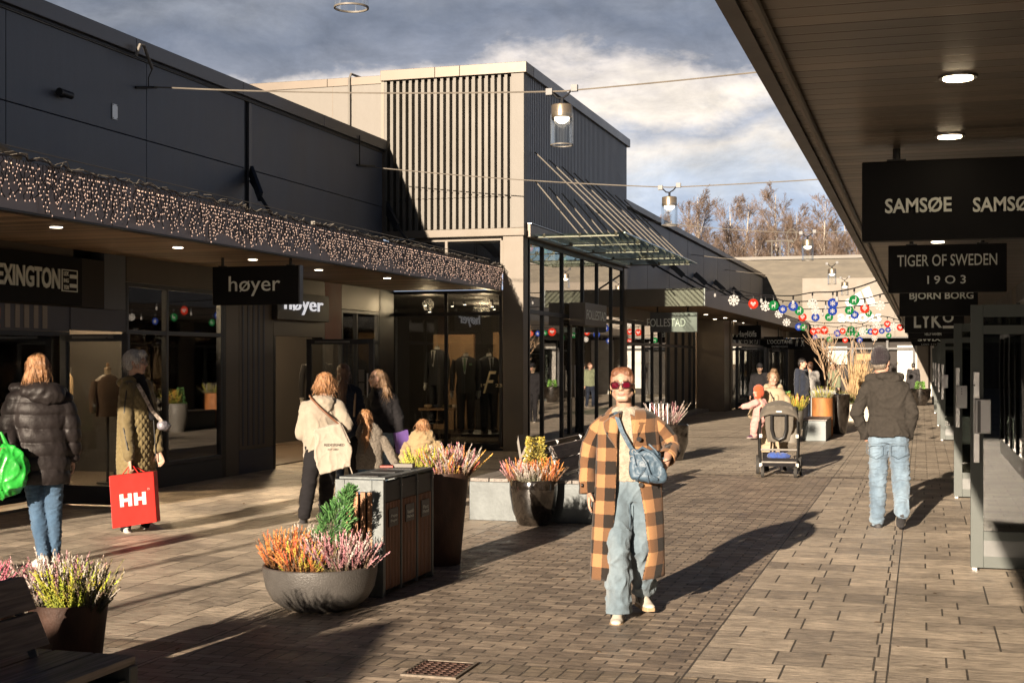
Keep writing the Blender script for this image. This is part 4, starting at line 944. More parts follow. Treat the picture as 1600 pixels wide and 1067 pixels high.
for l,(a,b) in enumerate(LN):
    pts=[Vector(a)]+sorted(tops[l],key=lambda p:-p.y)+[Vector(b)]
    pts=[Vector(a)]+sorted(tops[l],key=lambda p:p.x)+[Vector(b)]
    # smooth polyline
    sm=[]
    for i in range(len(pts)-1):
        p0=pts[max(i-1,0)];p1=pts[i];p2=pts[i+1];p3=pts[min(i+2,len(pts)-1)]
        for k in range(5):
            u=k/5;sm.append(.5*((2*p1)+(-p0+p2)*u+(2*p0-5*p1+4*p2-p3)*u*u+(-p0+3*p1-3*p2+p3)*u**3))
    sm.append(pts[-1])
    o=MB().tube(sm,.011,5).build('festoon_string',cable_m);tag(o,'black festoon cord over the street, %s of six to the camera'%sn[l],'cord','festoon cords with ornaments')
    if l<3:
        for k,u in enumerate((.06,.3,.52,.78)):
            p=sm[int(u*(len(sm)-1))]
            t=thing('festoon_bulb','small clear bulb %s from the left on the %s festoon cord'%(ordn[k],sn[l]),'bulb',p,0,'clear bulbs on the festoon cords')
            MB().tube([p,p-Vector((0,0,.08))],.016,6).build('socket',cable_m,t);MB().lathe([(0,-.17),(.02,-.16),(.03,-.13),(.018,-.08)],p,10).build('glass_bulb',wh_m,t)

# ================= plants =================
def heather_mat(name,stem,tip):
    m=bpy.data.materials.new(name);m.use_nodes=True;nt=m.node_tree;N=nt.nodes;L=nt.links;b=N['Principled BSDF'];b.inputs['Roughness'].default_value=.75
    at=N.new('ShaderNodeAttribute');at.attribute_name='col';L.new(at.outputs['Color'],b.inputs['Base Color']);b.inputs['Subsurface Weight'].default_value=0
    MATS[name]=m;return m
plant_m=heather_mat('plant_foliage',0,0)
def col_build(mb,cols,name,parent):
    o=mb.build(name,plant_m,parent)
    me=o.data;a=me.color_attributes.new('col','FLOAT_COLOR','CORNER')
    k=0;vals=[]
    for p,c in zip(me.polygons,cols):
        vals += [c[0]*ALB,c[1]*ALB,c[2]*ALB,1]*len(p.vertices)
    a.data.foreach_set('color',vals);return o
def heather(c,rad,h,base,tips,n,rnd,parent,sq=1.0,name='sprigs'):
    """upright sprigs with stubby side needles; colours base->tips"""
    mb=MB();cols=[]
    for i in range(int(n*1.5)):
        a=rnd.uniform(0,6.283);r=rad*math.sqrt(rnd.random());p=Vector((c[0]+r*math.cos(a),c[1]+r*math.sin(a)*sq,c[2]))
        out=Vector((math.cos(a),math.sin(a)*sq,0))*(r/rad)*.55
        d=(Vector((0,0,1))+out*rnd.uniform(.4,1.3)+Vector((rnd.gauss(0,.24),rnd.gauss(0,.24),0))).normalized()
        L_=h*rnd.uniform(.38,1.12);tip=rnd.choice(tips) if rnd.random()>.13 else (.16,.11,.07);side=d.cross(Vector((rnd.uniform(-1,1),rnd.uniform(-1,1),.2))).normalized()
        s2=d.cross(side)
        segs=max(6,int(L_/.016));bend=Vector((rnd.uniform(-.13,.13),rnd.uniform(-.13,.13),0))
        q=p.copy()
        for k in range(segs):
            u=k/segs;dd=(d+bend*u*3).normalized();q2=q+dd*L_/segs
            w=.0066*(1-.55*u)*(.7 if u<.25 else 1.15)
            cc=Vector(base).lerp(Vector(tip),min(1,max(0,(u-.15)*1.9)))*rnd.uniform(.75,1.2)
            for s_ in((side,s2)):
                sg=1 if k%2 else -1
                v=[q-s_*w*.35,q+s_*w*.35,q2+s_*w*(1.25 if sg>0 else .4)+dd*.004,q2-s_*w*(1.25 if sg<0 else .4)+dd*.004]
                mb.add(v,[(0,1,2,3)]);cols.append(cc)
            for sg in(-1,1):
                e=(side*math.cos(k*2.4)+s2*math.sin(k*2.4))*sg
                mb.add([q,q+e*w*2.1+dd*.008,q+dd*.009],[(0,1,2)]);cols.append(cc*rnd.uniform(.8,1.25))
            q=q2
    return col_build(mb,cols,name,parent)
def leafy(c,rx,ry,h,cols_,n,rnd,parent,leaf=.02,taper=.6,name='foliage',up=.3):
    mb=MB();cols=[]
    for i in range(n):
        u=rnd.random()**.8;z=h*u;rr=(1-u*taper)*(.75+.25*mnoise.noise(Vector((c[0]*3+u*5,i%7,0))))*math.sqrt(rnd.uniform(.25,1));a=rnd.uniform(0,6.283)
        p=Vector((c[0]+rx*rr*math.cos(a),c[1]+ry*rr*math.sin(a),c[2]+z))
        d=(Vector((math.cos(a),math.sin(a),up+rnd.uniform(-.5,.8)))).normalized();s_=d.cross(Vector((rnd.uniform(-1,1),rnd.uniform(-1,1),rnd.uniform(-1,1)))).normalized()
        l=leaf*rnd.uniform(.7,1.4);w=l*.3
        mb.add([p,p+d*l*.5+s_*w,p+d*l,p+d*l*.5-s_*w],[(0,1,2,3)]);cols.append(Vector(rnd.choice(cols_))*rnd.uniform(.7,1.25))
    for i in range(6):
        a=i*1.05;mb.tube([Vector(c),Vector((c[0]+rx*.4*math.cos(a),c[1]+ry*.4*math.sin(a),c[2]+h*.75))],[.006,.002],4)
    while len(cols)<len(mb.f): cols.append(Vector((.06,.04,.02)))
    return col_build(mb,cols,name,parent)
PINK=[(.62,.28,.32),(.55,.33,.34),(.48,.24,.27)];PALE=[(.62,.55,.50),(.55,.47,.44),(.5,.45,.38)];ORA=[(.72,.22,.05),(.62,.18,.07),(.75,.33,.08)];YEL=[(.52,.48,.05),(.42,.46,.06),(.62,.52,.10)];RED=[(.62,.12,.07),(.70,.28,.08),(.75,.45,.10)];DRK=[(.22,.20,.09),(.3,.25,.12)];GB=(.06,.07,.03)
rp=random.Random(21)
def heather_thing(label,c,rad,h,base,tips,n,sq=1.0):
    t=thing('heather_plant',label,'plant',c,0,'heather plants in the street planters');heather(c,rad,h,base,tips,n,rp,t,sq);return t
soil_m=mat('soil',(.03,.022,.015),.95,0,.3,30,.6,60)
def pot(label,c,prof,m,soilz,soilr,name='planter_pot',grp=None):
    t=thing(name,label,'planter',c,0,grp)
    MB().lathe(prof,c,56).build('pot',m,t,smooth=True)
    MB().disc((c[0],c[1],c[2]+soilz),soilr,32,'z',.02).build('soil',soil_m,t);return t
bowl_m=mat('bowl_grey_stone',(.085,.08,.075),.38,0,.22,3.5,.3,90)
corten=mat('dark_corten',(.060,.028,.018),.55,.15,.5,5,.15,90,(1,1,.4))
corten2=mat('orange_corten',(.42,.16,.045),.65,.1,.35,6,.2,60,(1,1,.3))
gloss=mat('glossy_black_glaze',(.018,.014,.011),.10,0,.7,7,.1,14,spec=.7,coat=.6)
greypot=mat('grey_pot',(.20,.185,.16),.55,0,.1,3,.1,60)
# bowl by the bin
c=Vector((-4.0,8.70,0))
pot('wide low grey bowl planter in front of the waste bin',c,[(0,.0),(.21,.0),(.25,.012),(.33,.07),(.375,.15),(.395,.25),(.398,.30),(.385,.305),(.375,.295),(.37,.24),(.3,.2),(0,.2)],bowl_m,.25,.37,'bowl_planter')
z=.26
heather_thing('orange heather at the left of the grey bowl',c+Vector((-.24,-.03,z)),.13,.27,(.16,.07,.02),ORA,120)
heather_thing('white heather between the orange heathers in the grey bowl',c+Vector((-.12,.13,z)),.11,.27,(.12,.1,.05),PALE,80)
heather_thing('orange and yellow heather at the front centre of the grey bowl',c+Vector((-.03,-.17,z)),.13,.21,(.2,.08,.02),ORA+RED+YEL,130)
heather_thing('dusty pink heather filling the right half of the grey bowl',c+Vector((.19,-.03,z)),.17,.27,(.10,.08,.04),PINK+PALE[:1],230)
t=thing('conifer_shrub','leaning bright green dwarf conifer in the grey bowl','shrub',c+Vector((0,.12,z)))
mb=MB();cols=[];rq=random.Random(5)
for i in range(2600):
    u=rq.random()**.75;a=rq.uniform(0,6.28);ax=Vector((-.06+.24*u**1.3,.12,z+.57*u));rr=.125*(1-u**2.2)**.7*(.4+.6*math.sqrt(rq.random()))*(1+.35*math.sin(u*13+a*3)+.2*math.sin(a*5+u*31))
    p=c+ax+Vector((rr*math.cos(a),rr*math.sin(a),0));d=Vector((math.cos(a)*.6+.25,math.sin(a)*.6,.8+rq.uniform(-.5,.4))).normalized();s_=d.cross(Vector((rq.uniform(-1,1),rq.uniform(-1,1),0))).normalized()
    l=rq.uniform(.02,.045);mb.add([p-s_*.004,p+s_*.004,p+d*l+s_*.002,p+d*l*1.05-s_*.002],[(0,1,2,3)]);cols.append(Vector(rq.choice([(.07,.22,.05),(.11,.30,.08),(.05,.15,.04),(.16,.33,.11)])))
mb.tube([c+Vector((0,.12,z-.02)),c+Vector((.08,.12,z+.5))],[.012,.004],5)
while len(cols)<len(mb.f):cols.append(Vector((.08,.05,.03)))
col_build(mb,cols,'foliage',t)
# tall brown pot behind the bin
c=Vector((-3.88,10.86,0))
pot('tall dark brown tapering pot right behind the waste bin',c,[(0,0),(.155,0),(.16,.01),(.225,.70),(.232,.76),(.228,.775),(.215,.77),(.20,.66),(0,.66)],corten,.71,.21)
heather_thing('yellow green heather at the left of the tall brown pot',c+Vector((-.14,0,.72)),.12,.26,(.18,.2,.03),YEL,120)
heather_thing('red and pink heather at the right of the tall brown pot',c+Vector((.08,.02,.72)),.15,.28,(.16,.09,.04),PINK+RED+PALE,190)
# glossy black pot before the bench
c=Vector((-3.88,13.72,0))
pot('glossy black round pot in front of the double bench',c,[(0,0),(.15,0),(.17,.015),(.225,.16),(.252,.33),(.255,.46),(.248,.475),(.236,.47),(.235,.4),(0,.4)],gloss,.43,.235)
heather_thing('pinkish orange heather at the left of the glossy black pot',c+Vector((-.14,-.05,.44)),.10,.24,(.2,.1,.05),ORA+PINK,90)
heather_thing('white heather at the front centre of the glossy black pot',c+Vector((0,-.12,.44)),.12,.22,(.2,.2,.12),PALE,120)
heather_thing('rusty orange heather at the right of the glossy black pot',c+Vector((.15,-.03,.44)),.10,.26,(.2,.08,.03),ORA,80)
t=thing('yellow_shrub','rounded yellow shrub standing in the glossy black pot','shrub',c+Vector((0,.08,.44)));leafy(c+Vector((0,.06,.44)),.17,.15,.46,[(.55,.42,.06),(.45,.36,.07),(.62,.52,.15),(.25,.24,.05)],1500,rp,t,.028,.35)
# ================= benches =================
plank=wood('grey_plank',(.26,.23,.205),.6,'y',.4);plankb=wood('brown_plank',(.24,.195,.165),.6,'y',.45)
def double_bench(label,x0,x1,y0,y1,inset=.35):
    t=thing('double_bench',label,'bench',((x0+x1)/2,y0,0),0,'grey double benches with timber tops')
    MB().box(x0,x1,y0,y0+.06,0,.415).build('end_slab',galv_m,t,bevel=.006);MB().box(x0,x1,y1-.06,y1,0,.415).build('end_slab',galv_m,t,bevel=.006)
    MB().box(x0+.02,x1-.02,y0+.061,y1-.061,.0,.36).build('core',galv_m,t)
    w=(x1-x0);n=4;g=.012;xm=(x0+x1)/2;s=MB()
    pw=(w/2-.06)/2
    for side in(-1,1):
        for i in range(3):
            a=xm+side*(.03+i*(w/2-.03)/3);b=xm+side*(.03+(i+1)*(w/2-.03)/3-g);s.box(a,b,y0-.0,y1,.4155,.452)
    s.build('seat',plank,t,bevel=.004)
    for side in(-1,1):
        b=MB()
        for i,(zz,h) in enumerate(((.50,.135),(.648,.135))):
            xx=xm+side*(.235-i*.065)
            b.obox((xx,(y0+y1)/2,zz+h/2),(.016,0,.0),(0,(y1-y0)/2-inset,0),(-side*.032,0,h/2))
        b.build('backrest',plankb,t,bevel=.004)
        br=MB()
        for yy in(y0+inset+.05,(y0+y1)/2,y1-inset-.05): br.bar((xm+side*.24,yy,.45),(xm+side*.105,yy,.78),.012,.04)
        br.build('bracket',steel_m,t)
    return t
double_bench('grey double bench behind the glossy black pot, end slab lit by the sun',-4.66,-3.30,13.93,17.0)
double_bench('dark double bench cut by the bottom left corner of the photo',-4.52,-3.22,1.6,5.15,.10)
c=Vector((-3.6,17.9,0));pot('dark pot behind the double bench holding a yellow shrub',c,[(0,0),(.15,0),(.2,.3),(.22,.5),(.2,.5),(0,.45)],gloss,.47,.19)
t=thing('yellow_shrub','small yellow shrub poking up behind the bench backrest','shrub',c+Vector((0,0,.48)));leafy(c+Vector((-.15,-.3,.48)),.13,.12,.42,[(.55,.42,.06),(.45,.36,.07),(.62,.52,.15),(.25,.24,.05)],1000,rp,t,.028,.5)
t=thing('leaning_board','thin white board leaning at the left of the bench','board',(-4.45,15.2,.45))
MB().obox((-4.44,15.3,.63),(.008,0,.04),(0,.18,0),(-.03,0,.18)).build('panel',white_panel,t,bevel=.003)
# pot at the bottom left
c=Vector((-4.10,5.92,0))
pot('dark brown pot behind the bench at the bottom left',c,[(0,0),(.13,0),(.14,.01),(.19,.46),(.195,.505),(.19,.512),(.18,.508),(.175,.44),(0,.44)],corten,.47,.178)
heather_thing('pale pink heather at the left of the bottom left pot',c+Vector((-.09,0,.46)),.10,.29,(.09,.08,.05),PINK[1:]+PALE,130)
heather_thing('yellow green heather in the middle of the bottom left pot',c+Vector((.05,-.05,.46)),.08,.25,(.25,.3,.03),YEL+[(.5,.6,.05)],90)
heather_thing('dark faded heather at the right of the bottom left pot',c+Vector((.13,0,.46)),.07,.27,(.08,.09,.04),DRK+PALE[2:],60)
c=Vector((-4.52,5.75,0));pot('brown pot at the left edge beside the bottom left bench',c,[(0,0),(.13,0),(.19,.46),(.195,.505),(.18,.508),(.175,.44),(0,.44)],corten,.47,.178)
heather_thing('deep pink heather touching the left photo edge',c+Vector((.02,0,.46)),.12,.26,(.12,.1,.03),[(.62,.20,.28),(.55,.15,.22)],90)
# ================= waste bin =================
x0,x1,y0,y1,H=-4.10,-3.72,9.17,10.23,.85
t=thing('waste_bin','three compartment metal and timber waste bin behind the grey bowl','waste bin',((x0+x1)/2,y0,0))
binm=mat('bin_galvanised',(.17,.19,.195),.42,.5,.14,5,.05,30)
m_=MB();m_.box(x0,x0+.075,y0,y0+.03,0,H).box(x1-.09,x1,y0,y0+.03,0,H).box(x0+.075,x1-.09,y0+.001,y0+.029,H-.09,H).box(x0+.075,x1-.09,y0+.001,y0+.029,0,.10);m_.build('end_frame',binm,t,bevel=.004)
MB().box(x0,x1,y1-.03,y1,0,H).build('end_frame',binm,t,bevel=.004)
bin_slat=wood('bin_slat',(.42,.20,.09),.5,'z',.6);bin_slat2=wood('bin_slat_dark',(.26,.115,.06),.5,'z',.6)
for i in range(4): MB().box(x0+.085+i*.056,x0+.122+i*.056,y0+.005,y0+.025,.101,H-.091).build('end_slat',bin_slat,t,bevel=.003)
MB().box(x0+.05,x1-.05,y0+.06,y1-.04,.02,H-.14).build('liner',black_m,t)
for k in range(3):
    a=y0+.035+k*.335;b=a+.32
    m_=MB();m_.box(x1-.03,x1,a-.008,a+.006,.02,H-.005).box(x1-.03,x1,b-.006,b+.002,.02,H-.005);m_.build('door_frame',binm,t)
    s_=MB();n=10
    for i in range(n): s_.box(x1-.024,x1-.004,a+.012+i*(b-a-.02)/n,a+.012+(i+.62)*(b-a-.02)/n,.05,H-.17)
    s_.build('slat_door',bin_slat2,t)
    MB().box(x1-.003,x1+.004,a+.07,b-.07,.50,.63).build('plaque',mat('plaque_grey',(.10,.10,.10),.4,.5,.1,3),t)
    lettering(('Papp','Restavfall','Plast')[k],letter_m,t,(x1+.005,(a+b)/2,.575),.12,.028,'+x',depth=.002)
    lettering(('Papir','Mixed waste','Metall')[k],letter_m,t,(x1+.005,(a+b)/2,.54),.13,.024,'+x',depth=.002)
    MB().box(x1-.06,x1-.006,a+.008,b-.008,H-.165,H-.02).build('opening',black_m,t)
    l=MB();l.box(x0+.02,x1-.0,a-.005,b+.003,H+.001,H+.018);l.build('lid',binm,t,bevel=.003)
    MB().box(x0+.10,x1-.08,a+.06,b-.06,H+.0185,H+.022).build('lid_opening',black_m,t)
    MB().tube([(x1+.001,b-.012,H-.06),(x1+.012,b-.012,H-.06)],.008,8).build('lock',steel_m,t)
t=thing('takeaway_box','white and red paper tray left on top of the waste bin','box',(x0+.15,y0+.95,H+.02));MB().obox((x0+.17,y1-.10,H+.035),(.075,.01,0),(-.006,.05,0),(0,0,.013)).build('tray',white_panel,t);MB().obox((x0+.05,y1-.16,H+.028),(.05,.01,0),(-.006,.04,0),(0,0,.006)).build('red_tray',mat('red_card',(.5,.06,.04),.5),t)
# ================= planters farther along =================
t=thing('block_bench','small grey block bench by the far pots','bench',(-2.1,29.6,0));MB().box(-2.42,-1.93,29.5,31.2,0,.43).build('block',galv_m,t,bevel=.008);MB().box(-2.44,-1.91,29.48,31.22,.431,.455).build('seat',plank,t)
c=Vector((-2.62,28.95,0));pot('tall grey pot right of the pushchair with yellow plants',c,[(0,0),(.17,0),(.25,.35),(.265,.66),(.25,.68),(.24,.66),(0,.6)],greypot,.62,.24)
heather_thing('yellow and orange heather in the tall grey pot',c+Vector((.08,-.05,.62)),.16,.38,(.2,.25,.04),YEL+[(.6,.45,.05)]+ORA[:1],110)
t=thing('green_shrub','bright green feathery shrub in the tall grey pot','shrub',c+Vector((-.12,0,.62)));leafy(c+Vector((-.10,0,.62)),.16,.14,.42,[(.12,.28,.08),(.16,.34,.10),(.08,.18,.05)],700,rp,t,.04,.5)
c=Vector((-2.15,31.6,0))
pot('orange rusted steel pot behind the block bench',c,[(0,0),(.22,0),(.235,.01),(.235,.86),(.22,.86),(0,.82)],corten2,.82,.22)
heather_thing('brownish heather in the orange steel pot',c+Vector((0,0,.82)),.2,.3,(.15,.15,.05),DRK+YEL+PALE,90)
c=Vector((-1.86,32.6,0));pot('tall dark pot half hidden behind the orange pot',c,[(0,0),(.18,0),(.26,.5),(.27,.9),(.25,.92),(0,.88)],gloss,.88,.25)
t=thing('tray_planter','square galvanised tray planter behind the orange pot','planter',(-2.3,34,0));MB().box(-2.55,-1.95,33.4,34.4,0,1.0).build('box',galv_m,t,bevel=.01)
# long pale planter with bare shrubs and grasses
t=thing('long_planter','long pale concrete planter box in the middle of the street','planter',(-2.0,39.5,0));MB().box(-2.85,-.55,39.4,41.4,0,.42).box(-2.9,-.5,39.35,41.45,.421,.47).build('box',mat('pale_concrete',(.55,.50,.42),.75,0,.1,2,.2,40),t,bevel=.01);MB().box(-2.8,-.6,39.45,41.35,.471,.50).build('soil',soil_m,t)
t=thing('green_grass_plant','tufted green grasses filling the long pale planter','grass plant',(-2,39.6,.5));tag(t,kind=None)
mb=MB();cols=[];rq=random.Random(8)
for i in range(2600):
    p=Vector((rq.uniform(-2.8,-.6),rq.uniform(39.45,41.2),.5));d=Vector((rq.uniform(-.6,.6),rq.uniform(-.6,.3),1)).normalized();l=rq.uniform(.15,.42);s_=Vector((rq.uniform(-1,1),rq.uniform(-1,1),0)).normalized()*.012
    mb.add([p-s_,p+s_,p+d*l+Vector((d.x,d.y,-.2))*.1],[(0,1,2)]);cols.append(Vector(rq.choice([(.12,.17,.05),(.2,.24,.08),(.3,.26,.1),(.09,.12,.05),(.34,.2,.1)])))
col_build(mb,cols,'blades',t)
t=thing('straw_grass','tall straw coloured grass at the right of the long planter','grass plant',(-1.2,39.8,.5));mb=MB();cols=[]
for i in range(260):
    p=Vector((-1.72+rq.gauss(0,.09),39.9+rq.gauss(0,.15),.5));d=Vector((rq.uniform(-.22,.22),rq.uniform(-.2,.2),1)).normalized();l=rq.uniform(.7,1.5);s_=Vector((1,rq.uniform(-1,1),0)).normalized()*.0065
    mb.add([p-s_,p+s_,p+d*l*.7+s_*1.2,p+d*l],[(0,1,2,3)]);cols.append(Vector(rq.choice([(.5,.34,.17),(.6,.42,.22),(.4,.26,.12)])))
col_build(mb,cols,'blades',t)
stemm=mat('pale_branch',(.42,.29,.18),.7,0,.2,3)
def bare_shrub(label,c,h,seed):
    rq=random.Random(seed);t=thing('bare_shrub',label,'shrub',c,0);mb=MB()
    def br(p,d,l,r,lv):
        q=p;pts=[p]
        for i in range(3): d=(d+Vector((rq.uniform(-.2,.2),rq.uniform(-.2,.2),.05))).normalized();q=q+d*l/3;pts.append(q)
        mb.tube(pts,[r,r*.85,r*.65,r*.4],5)
        if lv<3:
            for i in range(3): br(pts[rq.choice((1,2,3))],(d+Vector((rq.uniform(-.7,.7),rq.uniform(-.7,.7),.1))).normalized(),l*.6,r*.55,lv+1)
    for i in range(4):
        a=rq.uniform(0,6.28);br(Vector(c),Vector((math.cos(a)*.35,math.sin(a)*.35,1)).normalized(),h*.5,.035,0)
    mb.build('branches',stemm,t)
bare_shrub('bare pale branched shrub at the left of the long planter',(-2.55,40.2,.45),2.4,3)
bare_shrub('bare pale branched shrub in the middle of the long planter',(-1.95,40.6,.45),2.3,7)
c=Vector((-.05,53.5,0));pot('dark pot with a green plant at the far right',c,[(0,0),(.2,0),(.36,.3),(.4,.62),(.37,.64),(0,.55)],gloss,.58,.37);t=thing('green_shrub','small green plant in the dark pot at the far right','shrub',c+Vector((0,0,.58)));leafy(c+Vector((0,0,.58)),.25,.2,.3,[(.15,.32,.06),(.2,.4,.08)],400,rp,t,.07,.4)
# pot and wire rack behind the plaid coat
c=Vector((-4.12,23.2,0));pot('round black pot behind the shoulder of the plaid coat',c,[(0,0),(.2,0),(.3,.3),(.31,.6),(.29,.62),(0,.55)],gloss,.57,.28)
heather_thing('faded pink heather in the black pot behind the plaid coat',c+Vector((-.08,0,.57)),.18,.45,(.15,.1,.07),PINK+PALE,80)
t=thing('wire_rack','wire rack standing beside the black pot behind the plaid coat','rack',(-4.4,22.6,0));m_=MB();x,y=-4.42,22.9
for i in range(5): m_.tube([(x+i*.075,y,.2),(x+i*.075,y,.98)],.007,5)
m_.tube([(x,y,.98),(x+.30,y,.98)],.01,5).tube([(x,y,.2),(x+.30,y,.2)],.01,5).tube([(x,y,0),(x,y,.98)],.011,5).tube([(x+.3,y,0),(x+.3,y,.98)],.011,5);m_.build('grid',steel_m,t)
# orange pot and pots standing by the right row (seen mirrored in the glass corner)
for i,(y,l) in enumerate(((21.5,'orange steel pot beside the right row, mirrored in the corner glass'),)):
    pass
# ================= shop window contents =================
suit=mat('suit_black',(.014,.014,.017),.75,0,.15,6,.1,150);shirt=mat('shirt_white',(.62,.60,.56),.8,0,.05,4);tie=mat('tie_green',(.16,.30,.14),.6,0,.1,4);cream=mat('cream_knit',(.55,.47,.38),.85,0,.1,9,.4,60);linen=mat('linen_bust',(.42,.33,.24),.8,0,.08,9,.2,90)
def cross_loft(rings,n=20):
    """rings: (cx,cy,z,rx,ry)"""
    mb=MB();vs=[];fs=[]
    for cx,cy,z,rx,ry in rings:
        for k in range(n):
            a=2*math.pi*k/n;ca,sa=math.cos(a),math.sin(a);vs.append((cx+rx*abs(ca)**.85*(1 if ca>0 else -1),cy+ry*abs(sa)**.85*(1 if sa>0 else -1),z))
    for i in range(len(rings)-1):
        for k in range(n): fs.append((i*n+k,i*n+(k+1)%n,(i+1)*n+(k+1)%n,(i+1)*n+k))
    fs.append(tuple(range(n-1,-1,-1)));fs.append(tuple((len(rings)-1)*n+k for k in range(n)))
    return mb.add(vs,fs)
def suit_mannequin(label,x,y,z0=.25,rz=0,dark=1):
    t=thing('suit_mannequin',label,'mannequin',(x,y,z0),rz,'suited mannequins in the corner window')
    j=cross_loft([(0,0,.78,.205,.13),(0,0,.92,.205,.13),(0,0,1.08,.175,.115),(0,0,1.25,.215,.13),(0,0,1.40,.225,.125),(0,0,1.47,.17,.10),(0,0,1.51,.075,.07)]);j.build('jacket',suit,t,smooth=True,local=True)
    for s_ in(-1,1):
        MB().tube([(s_*.215,0,1.43),(s_*.26,.01,1.25),(s_*.275,-.01,1.08),(s_*.275,-.04,.83)],[.06,.062,.055,.048],14).build('sleeve',suit,t,smooth=True,local=True)
        MB().tube([(s_*.275,-.04,.83),(s_*.275,-.045,.80)],.04,12).build('cuff',shirt,t,local=True)
        MB().tube([(s_*.275,-.045,.80),(s_*.275,-.06,.74),(s_*.27,-.075,.68)],[.028,.035,.012],10).build('hand',shirt,t,smooth=True,local=True)
        MB().tube([(s_*.095,0,.82),(s_*.10,0,.45),(s_*.105,0,.08)],[.10,.082,.07],14).build('trouser_leg',suit,t,smooth=True,local=True)
        MB().tube([(s_*.105,.03,.04),(s_*.105,-.14,.03)],[.05,.035],10).build('shoe',black_m,t,smooth=True,local=True)
    MB().poly([(-.055,-.128,1.49),(.055,-.128,1.49),(.012,-.142,1.16),(-.012,-.142,1.16)],(0,.02,0)).build('shirt_front',shirt,t,local=True)
    MB().poly([(-.018,-.135,1.475),(.018,-.135,1.475),(.024,-.15,1.26),(0,-.15,1.2),(-.024,-.15,1.26)],(0,.004,0)).build('tie',tie if dark else suit,t,local=True)
    MB().tube([(0,0,1.5),(0,0,1.56)],[.055,.05],16).build('collar',shirt,t,smooth=True,local=True)
    MB().tube([(0,0,1.56),(0,0,1.585)],.035,12).tube([(0,0,1.58),(0,0,1.66)],[.008,.005],8).build('neck_cap',brass_m,t,local=True)
    if dark: MB().poly([(.09,-.133,1.33),(.15,-.125,1.33),(.145,-.128,1.37),(.095,-.135,1.37)],(0,-.006,0)).build('pocket_square',tie,t,local=True)
    return t
p=on_y(728,600,25.6);suit_mannequin('black suit with a green tie in the middle of the corner window',p.x,25.6,.28,R(8))
p=on_y(764,600,25.9);suit_mannequin('dark suit turned sideways at the right of the corner window',p.x,25.9,.28,R(40),0)
p=on_y(683,590,26.2);suit_mannequin('tall dark coat figure beside the window mullion',p.x,26.2,.42,R(-20),0)
p=on_y(548,600,22.9);t=suit_mannequin('dark suit seen through the glass of the open door',-10.6,22.9,.2,R(30),0)
box_part('display_plinth',black_m,CB,-9.9,-7.4,25.2,26.9,.03,.27)
# torso busts in the first shop window
def bust(label,x,y,z,cl):
    t=thing('dress_form',label,'mannequin',(x,y,z),R(60),'dress forms in the left shop window')
    cross_loft([(0,0,.0,.17,.12),(0,0,.15,.15,.11),(0,0,.35,.18,.13),(0,0,.48,.19,.11),(0,0,.55,.10,.08),(0,0,.57,.06,.06)]).build('torso',cl,t,smooth=True,local=True)
    MB().tube([(0,0,.56),(0,0,.64)],.045,14).build('neck',linen,t,smooth=True,local=True)
    MB().lathe([(0,.64),(.05,.64),(.045,.66),(.012,.67),(.022,.70),(.016,.73),(0,.735)],(0,0,0),14).build('finial',shelf_wood,t,smooth=True,local=True)
    for s_ in(-1,1): MB().tube([(s_*.18,0,.48),(s_*.22,0,.3),(s_*.225,-.02,.05)],[.05,.05,.04],12).build('sleeve',cl,t,smooth=True,local=True)
    MB().tube([(0,0,0),(0,0,-z+.05)],.02,8).disc((0,0,-z+.05),.15,16,'z',.02).build('stand',black_m,t,local=True)
bust('dress form in a cream knitted waistcoat in the left shop window',-10.45,17.0,1.0,cream)
bust('dress form in a dark brown coat in the left shop window',-10.6,16.2,.95,mat('brown_coat',(.09,.05,.03),.8,0,.15,5))
# jackets on rails
def rail(label,x,y,n,cols,axis='x',L_=1.5,rz=0):
    t=thing('clothes_rail',label,'clothes rail',(x,y,0),rz)
    MB().tube([(-L_/2,0,0),(-L_/2,0,1.6),(L_/2,0,1.6),(L_/2,0,0)],.014,8).build('frame',steel_m,t,local=True)
    for i in range(n):
        xx=-L_/2+.1+i*(L_-.2)/(n-1);g=cross_loft([(xx,0,.75+.1*(i%3),.03,.2),(xx,0,1.2,.035,.2),(xx,0,1.46,.03,.2),(xx,0,1.56,.015,.06)],12);g.build('garment',cols[i%len(cols)],t,smooth=True,local=True)
khaki=mat('khaki_cloth',(.16,.13,.07),.85,0,.2,6);navy=mat('navy_cloth',(.02,.025,.045),.8,0,.1,5);tan=mat('tan_cloth',(.32,.22,.13),.85,0,.1,5)
rail('rail of khaki and dark jackets at the back of the corner shop',-8.95,28.6,9,[khaki,suit,tan,navy])
rail('rail of jackets inside the open høyer entrance',-11.8,20.4,10,[suit,tan,navy,khaki],rz=R(90),L_=1.3)
rail('rail of brown clothes deep in the left shop',-12.2,16.6,10,[tan,khaki,suit],rz=R(70))
rail('rail of clothes behind the right shop glass',2.4,16.5,10,[tan,khaki,suit,navy],rz=R(90),L_=2.2)
t=thing('display_table','low table with folded clothes in the corner shop window','table',(-9.2,26.2,0));MB().box(-9.75,-8.95,25.9,26.5,.70,.74).build('table_top',shelf_wood,t)
for (a,b) in((-9.7,25.95),(-9.0,25.95),(-9.7,26.45),(-9.0,26.45)): MB().box(a,a+.03,b-.03,b,.03,.70).build('leg',black_m,t)
for i,m_ in enumerate((tan,navy,khaki,cream)):
    q=thing('folded_garment',['tan folded garment at the left end of the window table','navy folded garment second on the window table','khaki folded garment third on the window table','cream folded garment at the right end of the window table'][i],'clothes',(-9.62+i*.2,26.2,.75),0,'folded garments on the window table');MB().box(-.08,.08,-.11,.11,0,.06).build('cloth',m_,q,local=True,bevel=.015)
